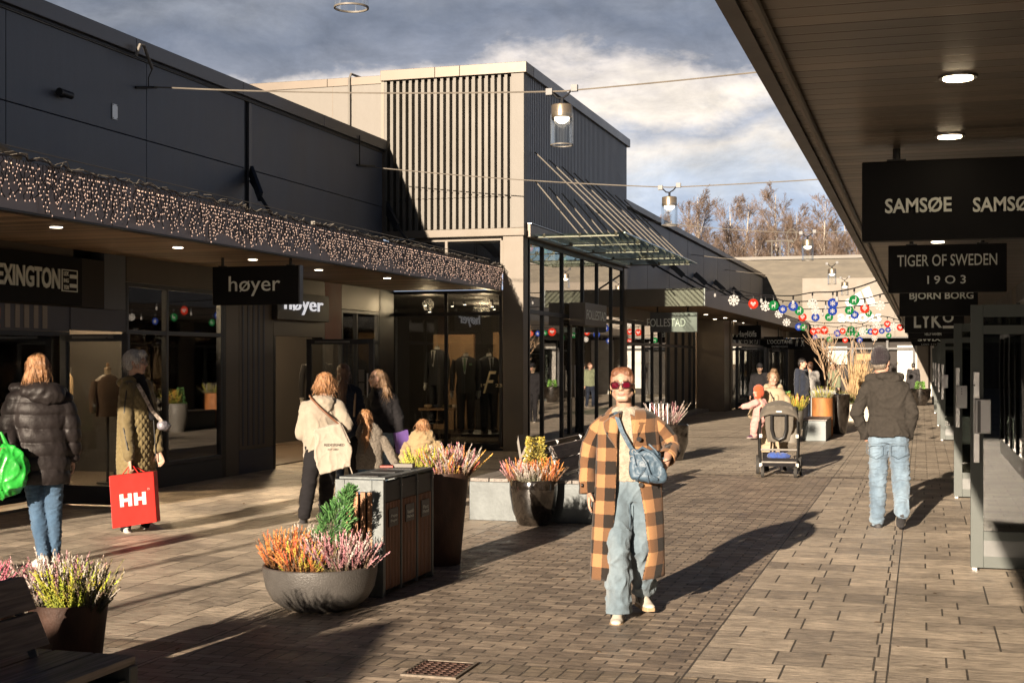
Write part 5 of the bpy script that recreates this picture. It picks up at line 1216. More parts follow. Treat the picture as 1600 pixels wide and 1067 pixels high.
# potted fig in the first window
t=thing('fig_plant','large leaved fig plant inside the left shop window','plant',(-10.7,13.3,0))
mb=MB();cols=[];rq=random.Random(2)
for i in range(5):
    a=i*1.3;mb.tube([(-10.7,13.3,.3),(-10.7+.25*math.cos(a),13.3+.5*math.sin(a),1.2),(-10.7+.3*math.cos(a),13.3+.7*math.sin(a),2.0)],[.02,.015,.006],6)
while len(cols)<len(mb.f):cols.append(Vector((.1,.06,.03)))
for i in range(150):
    a=rq.uniform(0,6.28);z=rq.uniform(.7,2.2);rr=rq.uniform(.15,.7);p=Vector((-10.7+.5*rr*math.cos(a),13.3+rr*math.sin(a),z));d=Vector((math.cos(a)*.6,math.sin(a),rq.uniform(-.6,.6))).normalized();s_=d.cross(Vector((0,0,1))).normalized();l=rq.uniform(.12,.24)
    P=[p,p+d*l*.3+s_*l*.22,p+d*l*.7+s_*l*.3,p+d*l,p+d*l*.7-s_*l*.3,p+d*l*.3-s_*l*.22];mb.add(P,[(0,1,2,3,4,5)]);cols.append(Vector(rq.choice([(.05,.11,.02),(.09,.15,.03),(.13,.17,.04)])))
col_build(mb,cols,'foliage',t);pp=MB().lathe([(0,0),(.2,0),(.26,.4),(.24,.42),(0,.36)],(-10.7,13.3,0),24).build('pot',corten,t,smooth=True)
# ================= figures =================
def vcol_mat(name,rough=.8,bump=0,bscale=300,sheen=0):
    m=bpy.data.materials.new(name);m.use_nodes=True;return m
def fabric(name,col,rough=.85,var=.12,vscale=9,bump=.25,bscale=260,sheen=.15,fade=None,stretch=(1,1,1)):
    m=mat(name,col,rough,0,var,vscale,bump,bscale,stretch,spec=.25,sheen=sheen)
    if fade:
        # worn paler patches of the cloth itself
        nt=m.node_tree;N=nt.nodes;L=nt.links;b=N['Principled BSDF'];src=b.inputs['Base Color'].links[0].from_socket
        tc=N.new('ShaderNodeTexCoord');n=N.new('ShaderNodeTexNoise');n.inputs['Scale'].default_value=3.2;n.inputs['Detail'].default_value=7;mq=N.new('ShaderNodeMapping');mq.inputs['Scale'].default_value=(1.6,1.6,.6);L.new(tc.outputs['Object'],mq.inputs[0]);L.new(mq.outputs[0],n.inputs[0])
        r=N.new('ShaderNodeMapRange');r.inputs['From Min'].default_value=.42;r.inputs['From Max'].default_value=.66;L.new(n.outputs['Fac'],r.inputs[0])
        mx=N.new('ShaderNodeMix');mx.data_type='RGBA';r.inputs['To Max'].default_value=.6;L.new(r.outputs[0],mx.inputs[0]);L.new(src,mx.inputs[6]);mx.inputs[7].default_value=(*fade,1);L.new(mx.outputs[2],b.inputs['Base Color'])
    return m
skin_m=mat('skin',(.48,.295,.215),.5,0,.06,9,.06,160,spec=.4);skin_r=mat('skin_ruddy',(.58,.33,.24),.5,0,.08,9,.06,160,spec=.4)
for s_ in(skin_m,skin_r):
    b=s_.node_tree.nodes['Principled BSDF'];b.inputs['Subsurface Weight'].default_value=.12;b.inputs['Subsurface Radius'].default_value=(.02,.008,.004);b.inputs['Subsurface Scale'].default_value=.4
lip_m=mat('lips',(.50,.19,.16),.4,0,.05,9);eye_w=mat('eye_white',(.7,.67,.63),.3,0,.02,9);eye_d=mat('eye_dark',(.05,.035,.025),.25,0,.02,9);brow_m=mat('eyebrow',(.16,.09,.05),.8,0,.1,30)
def hairmat(name,c): return mat(name,c,.45,0,.35,7,.55,26,(9,9,1),spec=.6)
hair_red=hairmat('hair_auburn',(.23,.095,.045));hair_ginger=hairmat('hair_ginger',(.38,.185,.075));hair_white=hairmat('hair_silver',(.50,.49,.48));hair_brown=hairmat('hair_brown',(.13,.06,.03));hair_dkblond=hairmat('hair_dark_blond',(.22,.13,.065));hair_blond=hairmat('hair_blond',(.48,.29,.13));hair_black=hairmat('hair_black',(.02,.015,.012))
def ecap(mb,p0,p1,r0,r1,side=(1,0,0),n=20,k=5):
    p0=Vector(p0);p1=Vector(p1);d=p1-p0;L_=d.length
    d=d/L_ if L_>1e-6 else Vector((0,0,1))
    r0=r0 if isinstance(r0,tuple) else(r0,r0);r1=r1 if isinstance(r1,tuple) else(r1,r1)
    s=Vector(side);s=(s-d*s.dot(d))
    if s.length<1e-3:s=d.orthogonal()
    s.normalize();u=d.cross(s).normalized();rings=[]
    for i in range(k+1):
        a=math.pi/2*i/k;m=(r0[0]+r0[1])/2;rings.append((p0-d*m*math.cos(a)*.98,max(1e-3,math.sin(a)),r0))
    for i in range(1,k+1): pass
    for i in range(k+1):
        a=math.pi/2*(1-i/k);m=(r1[0]+r1[1])/2;rings.append((p1+d*m*math.cos(a)*.98,max(1e-3,math.sin(a)),r1))
    vs=[];fs=[]
    for c,f,r in rings:
        for j in range(n):
            a=2*math.pi*j/n;vs.append(c+s*math.cos(a)*r[0]*f+u*math.sin(a)*r[1]*f)
    for i in range(len(rings)-1):
        for j in range(n):fs.append((i*n+j,i*n+(j+1)%n,(i+1)*n+(j+1)%n,(i+1)*n+j))
    fs.append(tuple(range(n-1,-1,-1)));fs.append(tuple((len(rings)-1)*n+j for j in range(n)))
    mb.add(vs,fs)
def ell(mb,c,r,ax=None,n=20,k=10):
    c=Vector(c);ax=ax or(Vector((1,0,0)),Vector((0,1,0)),Vector((0,0,1)));vs=[];fs=[]
    for i in range(k+1):
        a=math.pi*i/k;z=-math.cos(a);q=max(1e-3,math.sin(a))
        for j in range(n):
            b=2*math.pi*j/n;vs.append(c+ax[0]*r[0]*q*math.cos(b)+ax[1]*r[1]*q*math.sin(b)+ax[2]*r[2]*z)
    for i in range(k):
        for j in range(n):fs.append((i*n+j,i*n+(j+1)%n,(i+1)*n+(j+1)%n,(i+1)*n+j))
    fs.append(tuple(range(n-1,-1,-1)));fs.append(tuple(k*n+j for j in range(n)))
    mb.add(vs,fs)
def chain(mb,pts,rs,side=(1,0,0)):
    for i in range(len(pts)-1): ecap(mb,pts[i],pts[i+1],rs[i],rs[i+1],side)
def fuse(mb,name,mats,parent,voxel=.012,smooth=3,disp=None,paint=None,local=True):
    me=bpy.data.meshes.new(name);me.from_pydata([tuple(v) for v in mb.v],[],mb.f)
    bm=bmesh.new();bm.from_mesh(me);bmesh.ops.recalc_face_normals(bm,faces=bm.faces);bm.to_mesh(me);bm.free()
    tmp=bpy.data.objects.new('tmp',me);COL.objects.link(tmp)
    r=tmp.modifiers.new('r','REMESH');r.mode='VOXEL';r.voxel_size=voxel;r.use_smooth_shade=True
    if smooth:
        s=tmp.modifiers.new('s','SMOOTH');s.iterations=smooth;s.factor=.5
    out=bpy.data.meshes.new_from_object(tmp.evaluated_get(bpy.context.evaluated_depsgraph_get()))
    bpy.data.objects.remove(tmp);bpy.data.meshes.remove(me)
    out.name=name
    if disp:
        nv=[v.normal.copy() for v in out.vertices]
        for v,n in zip(out.vertices,nv):
            q=disp(v.co,n)
            if q: v.co=v.co+n*q
    out.materials.clear()
    mats=mats if isinstance(mats,(list,tuple)) else [mats]
    for m in mats: out.materials.append(m)
    for p in out.polygons: p.use_smooth=True;p.material_index=0
    if paint:
        for p in out.polygons: p.material_index=paint(p.center,p.normal) or 0
    o=bpy.data.objects.new(name,out);COL.objects.link(o);o.parent=parent;return o
def NZ(v,sx,sy,sz,seed=0): return mnoise.noise(Vector((v.x*sx+seed*3.1,v.y*sy+seed*1.7,v.z*sz+seed)))
def folds(amp,sx=7,sy=7,sz=12,seed=0):
    def f(v,n):
        a=NZ(v,sx,sy,sz,seed);b=NZ(v+Vector((a*.12,0,a*.12)),sx*2.3,sy*2.3,sz*2.6,seed+5)
        return amp*((1-abs(a)*2.6)*.9+b*.5)
    return f
def creases(amp,sx,sy,sz,seed=0,pw=5,soft=.5):
    def f(v,n):
        a=NZ(v,sx,sy,sz,seed);w=v+Vector((a*.10,a*.05,a*.06));b=NZ(w,sx*1.3,sy*1.3,sz*1.4,seed+4);c=NZ(w,sx*2.6,sy*2.6,sz*2.2,seed+9)
        return amp*((1-min(1,abs(b)*1.6))**pw*1.3+(1-min(1,abs(c)*1.8))**pw*.55-.45+soft*a)
    return f
def puffs(pitch,amp,seed=0):
    def f(v,n):
        z=v.z+.012*NZ(v,6,6,3,seed);q=abs(math.sin(math.pi*z/pitch))**.55
        return amp*(q-.6)+amp*.55*NZ(v,22,22,14,seed)*(1.2-q)+amp*.35*NZ(v,7,7,7,seed+2)
    return f
def ik(a,b,l1,l2,hint):
    a=Vector(a);b=Vector(b);d=b-a;L_=min(d.length,(l1+l2)*.999);d.normalize()
    x=(l1*l1-l2*l2+L_*L_)/(2*L_);h=math.sqrt(max(0,l1*l1-x*x));hv=Vector(hint);hv=(hv-d*hv.dot(d)).normalized()
    return a+d*x+hv*h
class Fig:
    def __init__(s,label,px,t,H,face=0,head=None,z=0,name='person',cat='person',zoff=None,group=None):
        d=ray(px);s.t=t;s.px=px;s.k=t/F;n=math.hypot(*d)
        s.root=thing(name,label,cat,(t*d[0],t*d[1],z),math.atan2(-d[0],d[1]),group)
        s.H=H;s.s=H/1.70;a=R(face);s.rv=Vector((math.cos(a),math.sin(a),0));s.fv=Vector((math.sin(a),-math.cos(a),0))
        h=R(face if head is None else head);s.hx=Vector((math.cos(h),math.sin(h),0));s.hf=Vector((math.sin(h),-math.cos(h),0));s.hz=Vector((0,0,1));s.z0=z
    def B(s,a,b,z): return (s.rv*a+s.fv*b+Vector((0,0,z)))*s.s
    def P(s,px,py,dy=0): return Vector(((px-s.px)*s.k,dy,CAMH-(py-HOR)*s.k-s.z0))
    def tilt(s,roll=0,pitch=0):
        from mathutils import Quaternion
        q=Quaternion(s.hf,R(roll))@Quaternion(s.hx,R(pitch));s.hx=q@s.hx;s.hf=q@s.hf;s.hz=q@s.hz
    def joints(s,ank=None,wr=None,lean=(0,0),hc=None,elb=None,hint=(None,None),kh=None,sw=.175,neck=None,shd=None):
        """index 0 = person's right side (-rv), 1 = left (+rv)"""
        B=s.B;s.pel=B(0,0,.93);s.che=B(lean[0],lean[1],1.24);s.neck=neck or B(lean[0]*1.2,lean[1]*1.2-.01,1.42)
        s.hc=hc or B(lean[0]*1.4,lean[1]*1.4+.02,1.575)
        s.sh=shd or[B(lean[0]-sw,lean[1]-.01,1.375),B(lean[0]+sw,lean[1]-.01,1.375)]
        s.hip=[B(-.085,0,.89),B(.085,0,.89)]
        s.ank=ank or[B(-.09,0,.085),B(.09,0,.085)]
        s.kn=[ik(s.hip[i],s.ank[i],.42*s.s,.41*s.s,(kh[i] if kh else s.fv)) for i in(0,1)]
        s.wr=wr or[B(-.25,.02,.83),B(.25,.02,.83)]
        s.el=[]
        for i in(0,1):
            if elb and elb[i] is not None: s.el.append(elb[i])
            else: s.el.append(ik(s.sh[i],s.wr[i],.285*s.s,.255*s.s,hint[i] if hint[i] is not None else (-s.fv+s.rv*(i-.5)*1.0)))
        return s
    def hand(s,mb,i,d,n,curl=.5,k=1.0,spread=.0):
        """d finger direction, n palm normal"""
        w=s.wr[i];d=Vector(d).normalized();n=Vector(n);n=(n-d*n.dot(d)).normalized();sd=d.cross(n).normalized();K=s.s*k
        if sd.dot(s.rv)*(1 if i else -1)>0: sd=-sd   # thumb side points to the body midline by default
        ecap(mb,w,w+d*.075*K,(.028*K,.019*K),(.040*K,.016*K),sd)
        for f in range(4):
            off=(1.5-f)*.0195*K;p=w+d*.078*K+sd*off;L_=(.066,.076,.07,.055)[f]*K;dd=(d+sd*(1.5-f)*spread).normalized();cu=curl*(1+.12*f)
            a=0;pts=[p]
            for q in(.45,.32,.23):
                v=(dd*math.cos(a)+n*math.sin(a));p=p+v*L_*q;pts.append(p);a+=cu
            chain(mb,pts,[.0098*K,.0092*K,.0086*K,.0075*K],sd)
        p=w+d*.022*K+sd*.022*K;q=p+(d*.6+sd*.75+n*.35).normalized()*.042*K;r_=q+(d*.9+sd*.25+n*.45).normalized()*.032*K
        chain(mb,[p,q,r_],[.0145*K,.0115*K,.009*K],n)
    def body(s,skin=None,voxel=.007,hands=((None,None,.5),(None,None,.5)),fem=True,face=True,build=1.0,eyes=True):
        mb=MB();S_=s.s;B=s.B;k=build
        up=s.hz;c=s.hc;hx,hf=s.hx,s.hf;Q=lambda a,b,z:c+(hx*a+hf*b+up*z)*S_
        ell(mb,Q(0,-.012,.028),(.073*S_,.092*S_,.092*S_),(hx,hf,up))
        ell(mb,Q(0,.022,-.028),(.060*S_,.066*S_,.078*S_),(hx,hf,up))
        ecap(mb,Q(-.022,.052,-.085),Q(.022,.052,-.085),.024*S_,.024*S_,hf)
        ecap(mb,Q(-.050,.0,-.055),Q(-.02,.055,-.088),.024*S_,.02*S_,hf);ecap(mb,Q(.050,.0,-.055),Q(.02,.055,-.088),.024*S_,.02*S_,hf)
        ecap(mb,Q(0,.082,.018),Q(0,.104,-.022),.0075*S_,.0105*S_);ell(mb,Q(-.011,.094,-.026),(.008*S_,.009*S_,.007*S_),(hx,hf,up));ell(mb,Q(.011,.094,-.026),(.008*S_,.009*S_,.007*S_),(hx,hf,up))
        ecap(mb,Q(-.035,.071,.034),Q(.035,.071,.034),.012*S_,.012*S_)
        ecap(mb,Q(-.016,.0785,-.052),Q(.016,.0785,-.052),.0062*S_,.0062*S_,hf);ecap(mb,Q(-.012,.077,-.061),Q(.012,.077,-.061),.0066*S_,.0066*S_,hf)
        for q in(-1,1):
            ell(mb,Q(q*.042,.058,-.018),(.020*S_,.022*S_,.02*S_),(hx,hf,up))
            ell(mb,Q(q*.077,-.012,-.004),(.009*S_,.018*S_,.03*S_),(hx,hf,up))
        ecap(mb,s.neck-Vector((0,0,.03)),Q(0,-.018,-.05),(.056*S_*k,.052*S_*k),(.050*S_*k,.052*S_*k),s.rv)
        chain(mb,[s.pel,(s.pel+s.che)/2,s.che,s.neck-Vector((0,0,.07))*S_],[(.135*S_,.09*S_),(.115*S_,.08*S_),(.135*S_,.09*S_),(.10*S_,.06*S_)],s.rv)
        for i in(0,1):
            ecap(mb,s.neck-Vector((0,0,.05))*S_,s.sh[i],(.05*S_,.045*S_),(.047*S_,.045*S_),s.rv)
            chain(mb,[s.sh[i],s.el[i],s.wr[i]],[.045*S_*k,.036*S_*k,.025*S_*k])
            chain(mb,[s.hip[i],s.kn[i],(s.kn[i]*2+s.ank[i])/3,s.ank[i]],[.082*S_,.052*S_,.05*S_,.034*S_])
            ff=getattr(s,'foot',[s.fv,s.fv])[i];ff=ff.normalized();fu=Vector((0,0,1)) if abs(ff.z)<.6 else Vector((0,-1,-.3));fu=(fu-ff*fu.dot(ff)).normalized();ecap(mb,s.ank[i]-fu*.03*S_,s.ank[i]+ff*.10*S_-fu*.045*S_,.024*S_,(.026*S_,.015*S_))
            h=hands[i]
            if h is None: ecap(mb,s.wr[i],s.wr[i]+(s.wr[i]-s.el[i]).normalized()*.05*S_,.024*S_,.02*S_);continue
            d=h[0] or (s.wr[i]-s.el[i]);n=h[1] or (s.rv*(1 if i==0 else -1));s.hand(mb,i,d,n,h[2],*(h[3:4] or ()))
        def paint(v,n):
            if not face: return 0
            w=v-c
            a,b,z=w.dot(hx)/S_,w.dot(hf)/S_,w.dot(up)/S_
            if b<.03: return 0
            if (a/.023)**2+((z+.056)/.0095)**2<1 and b>.07: return 1
            for q in(-1,1):
                if eyes:
                    e=((a-q*.031)/.0155)**2+((z-.008)/.0075)**2
                    if e<1: return 3 if abs(a-q*.031)<.0065 else 2
                if abs(a-q*.032)<.019 and abs(z-(.034-.12*abs(abs(a)-.03)))<.0048: return 4
            return 0
        s.bodyo=fuse(mb,'body',[skin or skin_m,lip_m,eye_w,eye_d,brow_m],s.root,voxel,2,None,paint);return s.bodyo
    def torso(s,levels,mb=None,n=28):
        """levels (z,a,b,ca,cb): closed elliptical loft; first low, last high"""
        mb=mb or MB();vs=[];fs=[]
        lean=lambda z: (s.pel.lerp(s.che,(z-.93)/.31) if z<1.24 else s.che.lerp(s.neck,(z-1.24)/.18))-Vector((0,0,0))
        for L_ in levels:
            z,a,b=L_[:3];ca,cb=(L_[3:]+(0,0))[:2]
            c=lean(max(.5,z)) if z>.93 else s.pel.copy();c=Vector((c.x,c.y,0))+s.rv*ca*s.s+s.fv*cb*s.s
            for j in range(n):
                q=2*math.pi*j/n;ca_,sa_=math.cos(q),math.sin(q);e=.85
                vs.append(c+s.rv*a*s.s*math.copysign(abs(ca_)**e,ca_)+s.fv*b*s.s*math.copysign(abs(sa_)**e,sa_)+Vector((0,0,z*s.s)))
        for i in range(len(levels)-1):
            for j in range(n):fs.append((i*n+j,i*n+(j+1)%n,(i+1)*n+(j+1)%n,(i+1)*n+j))
        fs.append(tuple(range(n-1,-1,-1)));fs.append(tuple((len(levels)-1)*n+j for j in range(n)))
        return mb.add(vs,fs)
    def sleeves(s,mb,r=(.07,.06,.05),end=.93):
        for i in(0,1):
            w=s.el[i].lerp(s.wr[i],end);chain(mb,[s.sh[i],s.el[i],w],[q*s.s for q in r])
            ecap(mb,s.neck-Vector((0,0,.07))*s.s,s.sh[i],(r[0]*s.s,r[0]*.9*s.s),r[0]*.97*s.s,s.rv)
    def trousers(s,m,r=(.10,.075,.068,.062),hem=.10,disp=None,voxel=.011,name='trousers',zt=.98):
        mb=MB();s.torso([(.80,.13,.10),(.90,.165,.125),(zt,.155,.11)],mb)
        for i in(0,1):
            d=(s.ank[i]-s.kn[i]);L_=d.length;e=s.ank[i]-d.normalized()*(hem-.085)*s.s*.9
            chain(mb,[s.hip[i]+Vector((0,0,-.02)),s.kn[i],s.kn[i].lerp(e,.5),e],[(r[0]*s.s*.95,r[0]*s.s*1.05),r[1]*s.s,r[2]*s.s,r[3]*s.s],s.rv)
        return fuse(mb,name,m,s.root,voxel,3,disp or folds(.006,9,9,16,s.px))
    def shoe(s,i,ff,m,sole,fu=None,name='shoe',long=.255):
        ff=Vector(ff).normalized();fu=Vector(fu or (0,0,1));fu=(fu-ff*fu.dot(ff)).normalized();sd=ff.cross(fu).normalized();K=s.s
        a=s.ank[i];he=a-fu*.055*K-ff*.03*K;ba=he+ff*.15*K-fu*.004*K;to=he+ff*(long-.06)*K-fu*.006*K
        mb=MB();ecap(mb,he,ba,(.036*K,.034*K),(.045*K,.030*K),sd);ecap(mb,ba,to,(.045*K,.030*K),(.036*K,.021*K),sd);ecap(mb,he+fu*.02*K,a+fu*.005*K,(.036*K,.04*K),(.038*K,.042*K),sd);ecap(mb,a,ba+fu*.008*K,(.03*K,.03*K),(.036*K,.026*K),sd)
        sb=MB();P=[(-.028,-.040),(.028,-.040),(.038,0),(.037,.07),(.048,.14),(.044,.19),(.026,.222),(-.026,.222),(-.044,.19),(-.048,.14),(-.037,.07),(-.038,0)]
        base=he-fu*.036*K
        sb.poly([base+sd*x*K+ff*y*K for x,y in P],fu*.026*K)
        o=fuse(mb,name,m,s.root,.007,2);sb.build('sole',sole,o,local=True,bevel=.004);return o
def shell_hair(fig,blobs,m,voxel=.008,amp=.006,name='hair',seed=0,strands=None):
    """blobs in head frame: (a,b,z,ra,rb,rz)"""
    mb=MB();S_=fig.s;c=fig.hc
    for bl in blobs:
        a,b,z,ra,rb,rz=bl[:6]
        ell(mb,c+(fig.hx*a+fig.hf*b+fig.hz*z)*S_,(ra*S_,rb*S_,rz*S_),(fig.hx,fig.hf,fig.hz))
    def d(v,n): return amp*(NZ(v,55,55,7,seed)*1.1+NZ(v,110,110,16,seed+3)*.7)
    o=fuse(mb,name,m,fig.root,voxel,2,d)
    if strands:
        rr=random.Random(seed+9);sm=MB()
        me=o.data;n=len(me.vertices)
        for i in range(strands[0]):
            v=me.vertices[rr.randrange(n)];p=v.co.copy();nn=v.normal.copy();d_=(Vector((0,0,-1))+nn*strands[2]+Vector((rr.uniform(-.3,.3),rr.uniform(-.3,.3),0))).normalized();L_=strands[1]*rr.uniform(.5,1.2)*S_
            sm.tube([p,p+d_*L_*.5+nn*.006,p+d_*L_+nn*.004*rr.uniform(-1,1)],[.0016,.0014,.0006],3,0,False)
        st=sm.build('hair_strands',m,o,local=True)
    return o
# ---------- woman in the plaid coat ----------
def plaid_material():
    m=bpy.data.materials.new('buffalo_plaid_wool');m.use_nodes=True;nt=m.node_tree;N=nt.nodes;L=nt.links;b=N['Principled BSDF'];b.inputs['Roughness'].default_value=.92;b.inputs['Sheen Weight'].default_value=.12;b.inputs['Specular IOR Level'].default_value=.15
    uv=N.new('ShaderNodeUVMap');sep=N.new('ShaderNodeSeparateXYZ');L.new(uv.outputs[0],sep.inputs[0])
    def m_(op,a,b_=None):
        q=N.new('ShaderNodeMath');q.operation=op
        for i,x in enumerate((a,b_)):
            if x is None: continue
            if isinstance(x,(int,float)):q.inputs[i].default_value=x
            else:L.new(x,q.inputs[i])
        return q.outputs[0]
    nz_=N.new('ShaderNodeTexNoise');nz_.inputs['Scale'].default_value=60;L.new(uv.outputs[0],nz_.inputs[0])
    w=m_('MULTIPLY',m_('SUBTRACT',nz_.outputs['Fac'],.5),.010)
    f=[m_('GREATER_THAN',m_('FRACT',m_('DIVIDE',m_('ADD',c,w),.176)),.5) for c in(sep.outputs['X'],sep.outputs['Y'])]
    s=m_('DIVIDE',m_('ADD',f[0],f[1]),2.0)
    r=N.new('ShaderNodeValToRGB');r.color_ramp.interpolation='CONSTANT';e=r.color_ramp.elements;e[0].position=0;e[0].color=(.325,.172,.08,1);e[1].position=.75;e[1].color=(.017,.013,.011,1);k=e.new(.3);k.color=(.135,.07,.036,1)
    L.new(s,r.inputs[0]);n=N.new('ShaderNodeTexNoise');n.inputs['Scale'].default_value=420;n.inputs['Detail'].default_value=2;L.new(uv.outputs[0],n.inputs[0])
    mr=N.new('ShaderNodeMapRange');mr.inputs['From Min'].default_value=.3;mr.inputs['From Max'].default_value=.7;mr.inputs['To Min'].default_value=.6;mr.inputs['To Max'].default_value=1.35;L.new(n.outputs['Fac'],mr.inputs[0])
    sc=N.new('ShaderNodeVectorMath');sc.operation='SCALE';L.new(r.outputs[0],sc.inputs[0]);L.new(mr.outputs[0],sc.inputs['Scale']);L.new(sc.outputs[0],b.inputs['Base Color'])
    bp=N.new('ShaderNodeBump');bp.inputs['Strength'].default_value=.4;bp.inputs['Distance'].default_value=.004;L.new(n.outputs['Fac'],bp.inputs['Height']);L.new(bp.outputs[0],b.inputs['Normal'])
    return m
plaid=plaid_material()
def sheet(name,rows,uvs,m,parent,thick=.007,closed=False,smooth=True):
    """rows: list of equal-length point lists; uvs the same shape"""
    nr=len(rows);nc=len(rows[0]);me=bpy.data.meshes.new(name);vs=[tuple(p) for r in rows for p in r];fs=[]
    for i in range(nr-1):
        for j in range(nc-1 if not closed else nc):
            fs.append((i*nc+j,i*nc+(j+1)%nc,(i+1)*nc+(j+1)%nc,(i+1)*nc+j))
    me.from_pydata(vs,[],fs);uvl=me.uv_layers.new(name='UVMap');U=[u for r in uvs for u in r]
    for p in me.polygons:
        p.use_smooth=True
        for li in p.loop_indices:
            vi=me.loops[li].vertex_index;u=U[vi]
            if closed and vi%nc==0 and any(me.loops[k].vertex_index%nc==nc-1 for k in p.loop_indices): u=(U[vi+nc-1][0]+ (U[vi+1][0]-U[vi][0]),u[1])
            uvl.data[li].uv=u
    me.materials.append(m);o=bpy.data.objects.new(name,me);COL.objects.link(o);o.parent=parent
    if thick:
        q=o.modifiers.new('solid','SOLIDIFY');q.thickness=thick;q.offset=-1
    return o
f=Fig('young woman in long orange and black checked coat and dark red sunglasses',985,9.17,1.68,face=0,head=-6)
W1=f
f.hc=f.P(972.5,602,-.05);f.tilt(2,0)
f.foot=[Vector((-.1,-1,0)),Vector((.35,-1,0))]
f.joints(ank=[f.P(967,946,-.13),f.P(1003,935,.20)],wr=[f.P(921,765,-.02),f.P(1040,716,-.20)],hc=f.hc,neck=f.P(977,643,.0),elb=[f.P(920,716,.05),f.P(1049,694,.02)],shd=[f.P(942,662,0),f.P(1020,660,0)],kh=[Vector((-.1,-1,0)),Vector((-.25,-1,0))])
f.body(voxel=.0048,hands=((Vector((0,-.12,-1)),Vector((1,0,0)),.28),(Vector((-.45,-.25,-.75)),Vector((-.4,.8,.1)),.42)),eyes=False)
sweater=fabric('oatmeal_knit',(.44,.38,.30),.95,.22,40,.7,120);denim_l=fabric('pale_denim',(.145,.20,.245),.85,.14,14,.35,420,fade=(.27,.33,.37))
mb=f.torso([(.92,.155,.115,0,.01),(1.0,.16,.12,0,.012),(1.15,.155,.12,0,.02),(1.28,.165,.12,0,.012),(1.37,.13,.09),(1.42,.075,.065)]);fuse(mb,'sweater',sweater,f.root,.009,2,lambda v,n:.0025*math.sin(v.x*130)*abs(math.sin(v.z*40+v.x*9))+.006*NZ(v,9,9,7,3))
# neckline roll
ns=f.neck+Vector((0,-.02,-.005));MB().tube([ns+Vector((.062*math.cos(a/12*6.283),.055*math.sin(a/12*6.283),-.012*math.sin(a/12*6.283)*-1)) for a in range(13)],.012,8).build('sweater_collar',sweater,f.root,local=True,smooth=True)
# wide jeans
mb=MB();f.torso([(.78,.14,.11),(.88,.168,.125),(.95,.155,.115)],mb)
for i,(kn,he,rk,rh) in enumerate(((f.P(967,858,-.16),f.P(968,948,-.13),(.076,.095),(.080,.12)),(f.P(999,856,-.02),f.P(1006,920,.20),(.070,.085),(.076,.11)))):
    hp=f.hip[i]+Vector((0,0,-.02));chain(mb,[hp,hp.lerp(kn,.5),kn,kn.lerp(he,.5),he-Vector((0,0,.0))],[(.094,.100),(.084,.094),rk,((rk[0]+rh[0])/2,(rk[1]+rh[1])/2),rh],f.rv)
cj=creases(.011,5.5,5.5,5,3,4)
def jf(v,n):
    k=min(1,max(.25,(1.0-v.z)/.7));q=NZ(v,8,8,3.2,1);q2=NZ(v+Vector((q*.1,0,0)),16,16,9,6);q3=NZ(v+Vector((0,0,v.x*.8)),5,5,19,8)
    return k*(.024*(.30-abs(q))+.010*q3)+cj(v,n)*(.5+.7*k)
bo=fuse(mb,'jeans',denim_l,f.root,.0085,2,jf)
for v in bo.data.vertices:
    if v.co.z<.055: v.co.z=.055+(v.co.z-.055)*.12
# front seam and fly
MB().tube([f.P(984,783,-.150),f.P(984.5,800,-.155),f.P(984.5,822,-.135)],.003,5).build('fly_seam',fabric('denim_seam',(.10,.15,.2)),f.root,local=True)
wsole=mat('gum_sole',(.42,.29,.17),.6,0,.06,9);wsh=mat('white_leather',(.62,.56,.48),.45,0,.06,12,.1,60)
for i in(0,1):
    s_=f.shoe(i,f.foot[i],wsh,wsole)
    a=f.ank[i];ff=f.foot[i].normalized()
    l=MB()
    for k in range(3):
        c=a+ff*(.045+.028*k)+Vector((0,0,-.012-.012*k));sd=Vector((-ff.y,ff.x,0));l.tube([c-sd*.028,c+Vector((0,0,.012)),c+sd*.028],.0035,5)
    l.build('lace',black_m,s_,local=True)
    st=MB()
    for sg in(-1,1):
        sd=Vector((-ff.y,ff.x,0))*sg
        for k in range(3):
            c=a+ff*(.02+.03*k)-Vector((0,0,.03));st.obox(c+sd*.043,sd*.0015,ff*.006+Vector((0,0,.0)),Vector((0,0,.018))+ff*.008)
    st.build('side_stripe',black_m,s_,local=True)
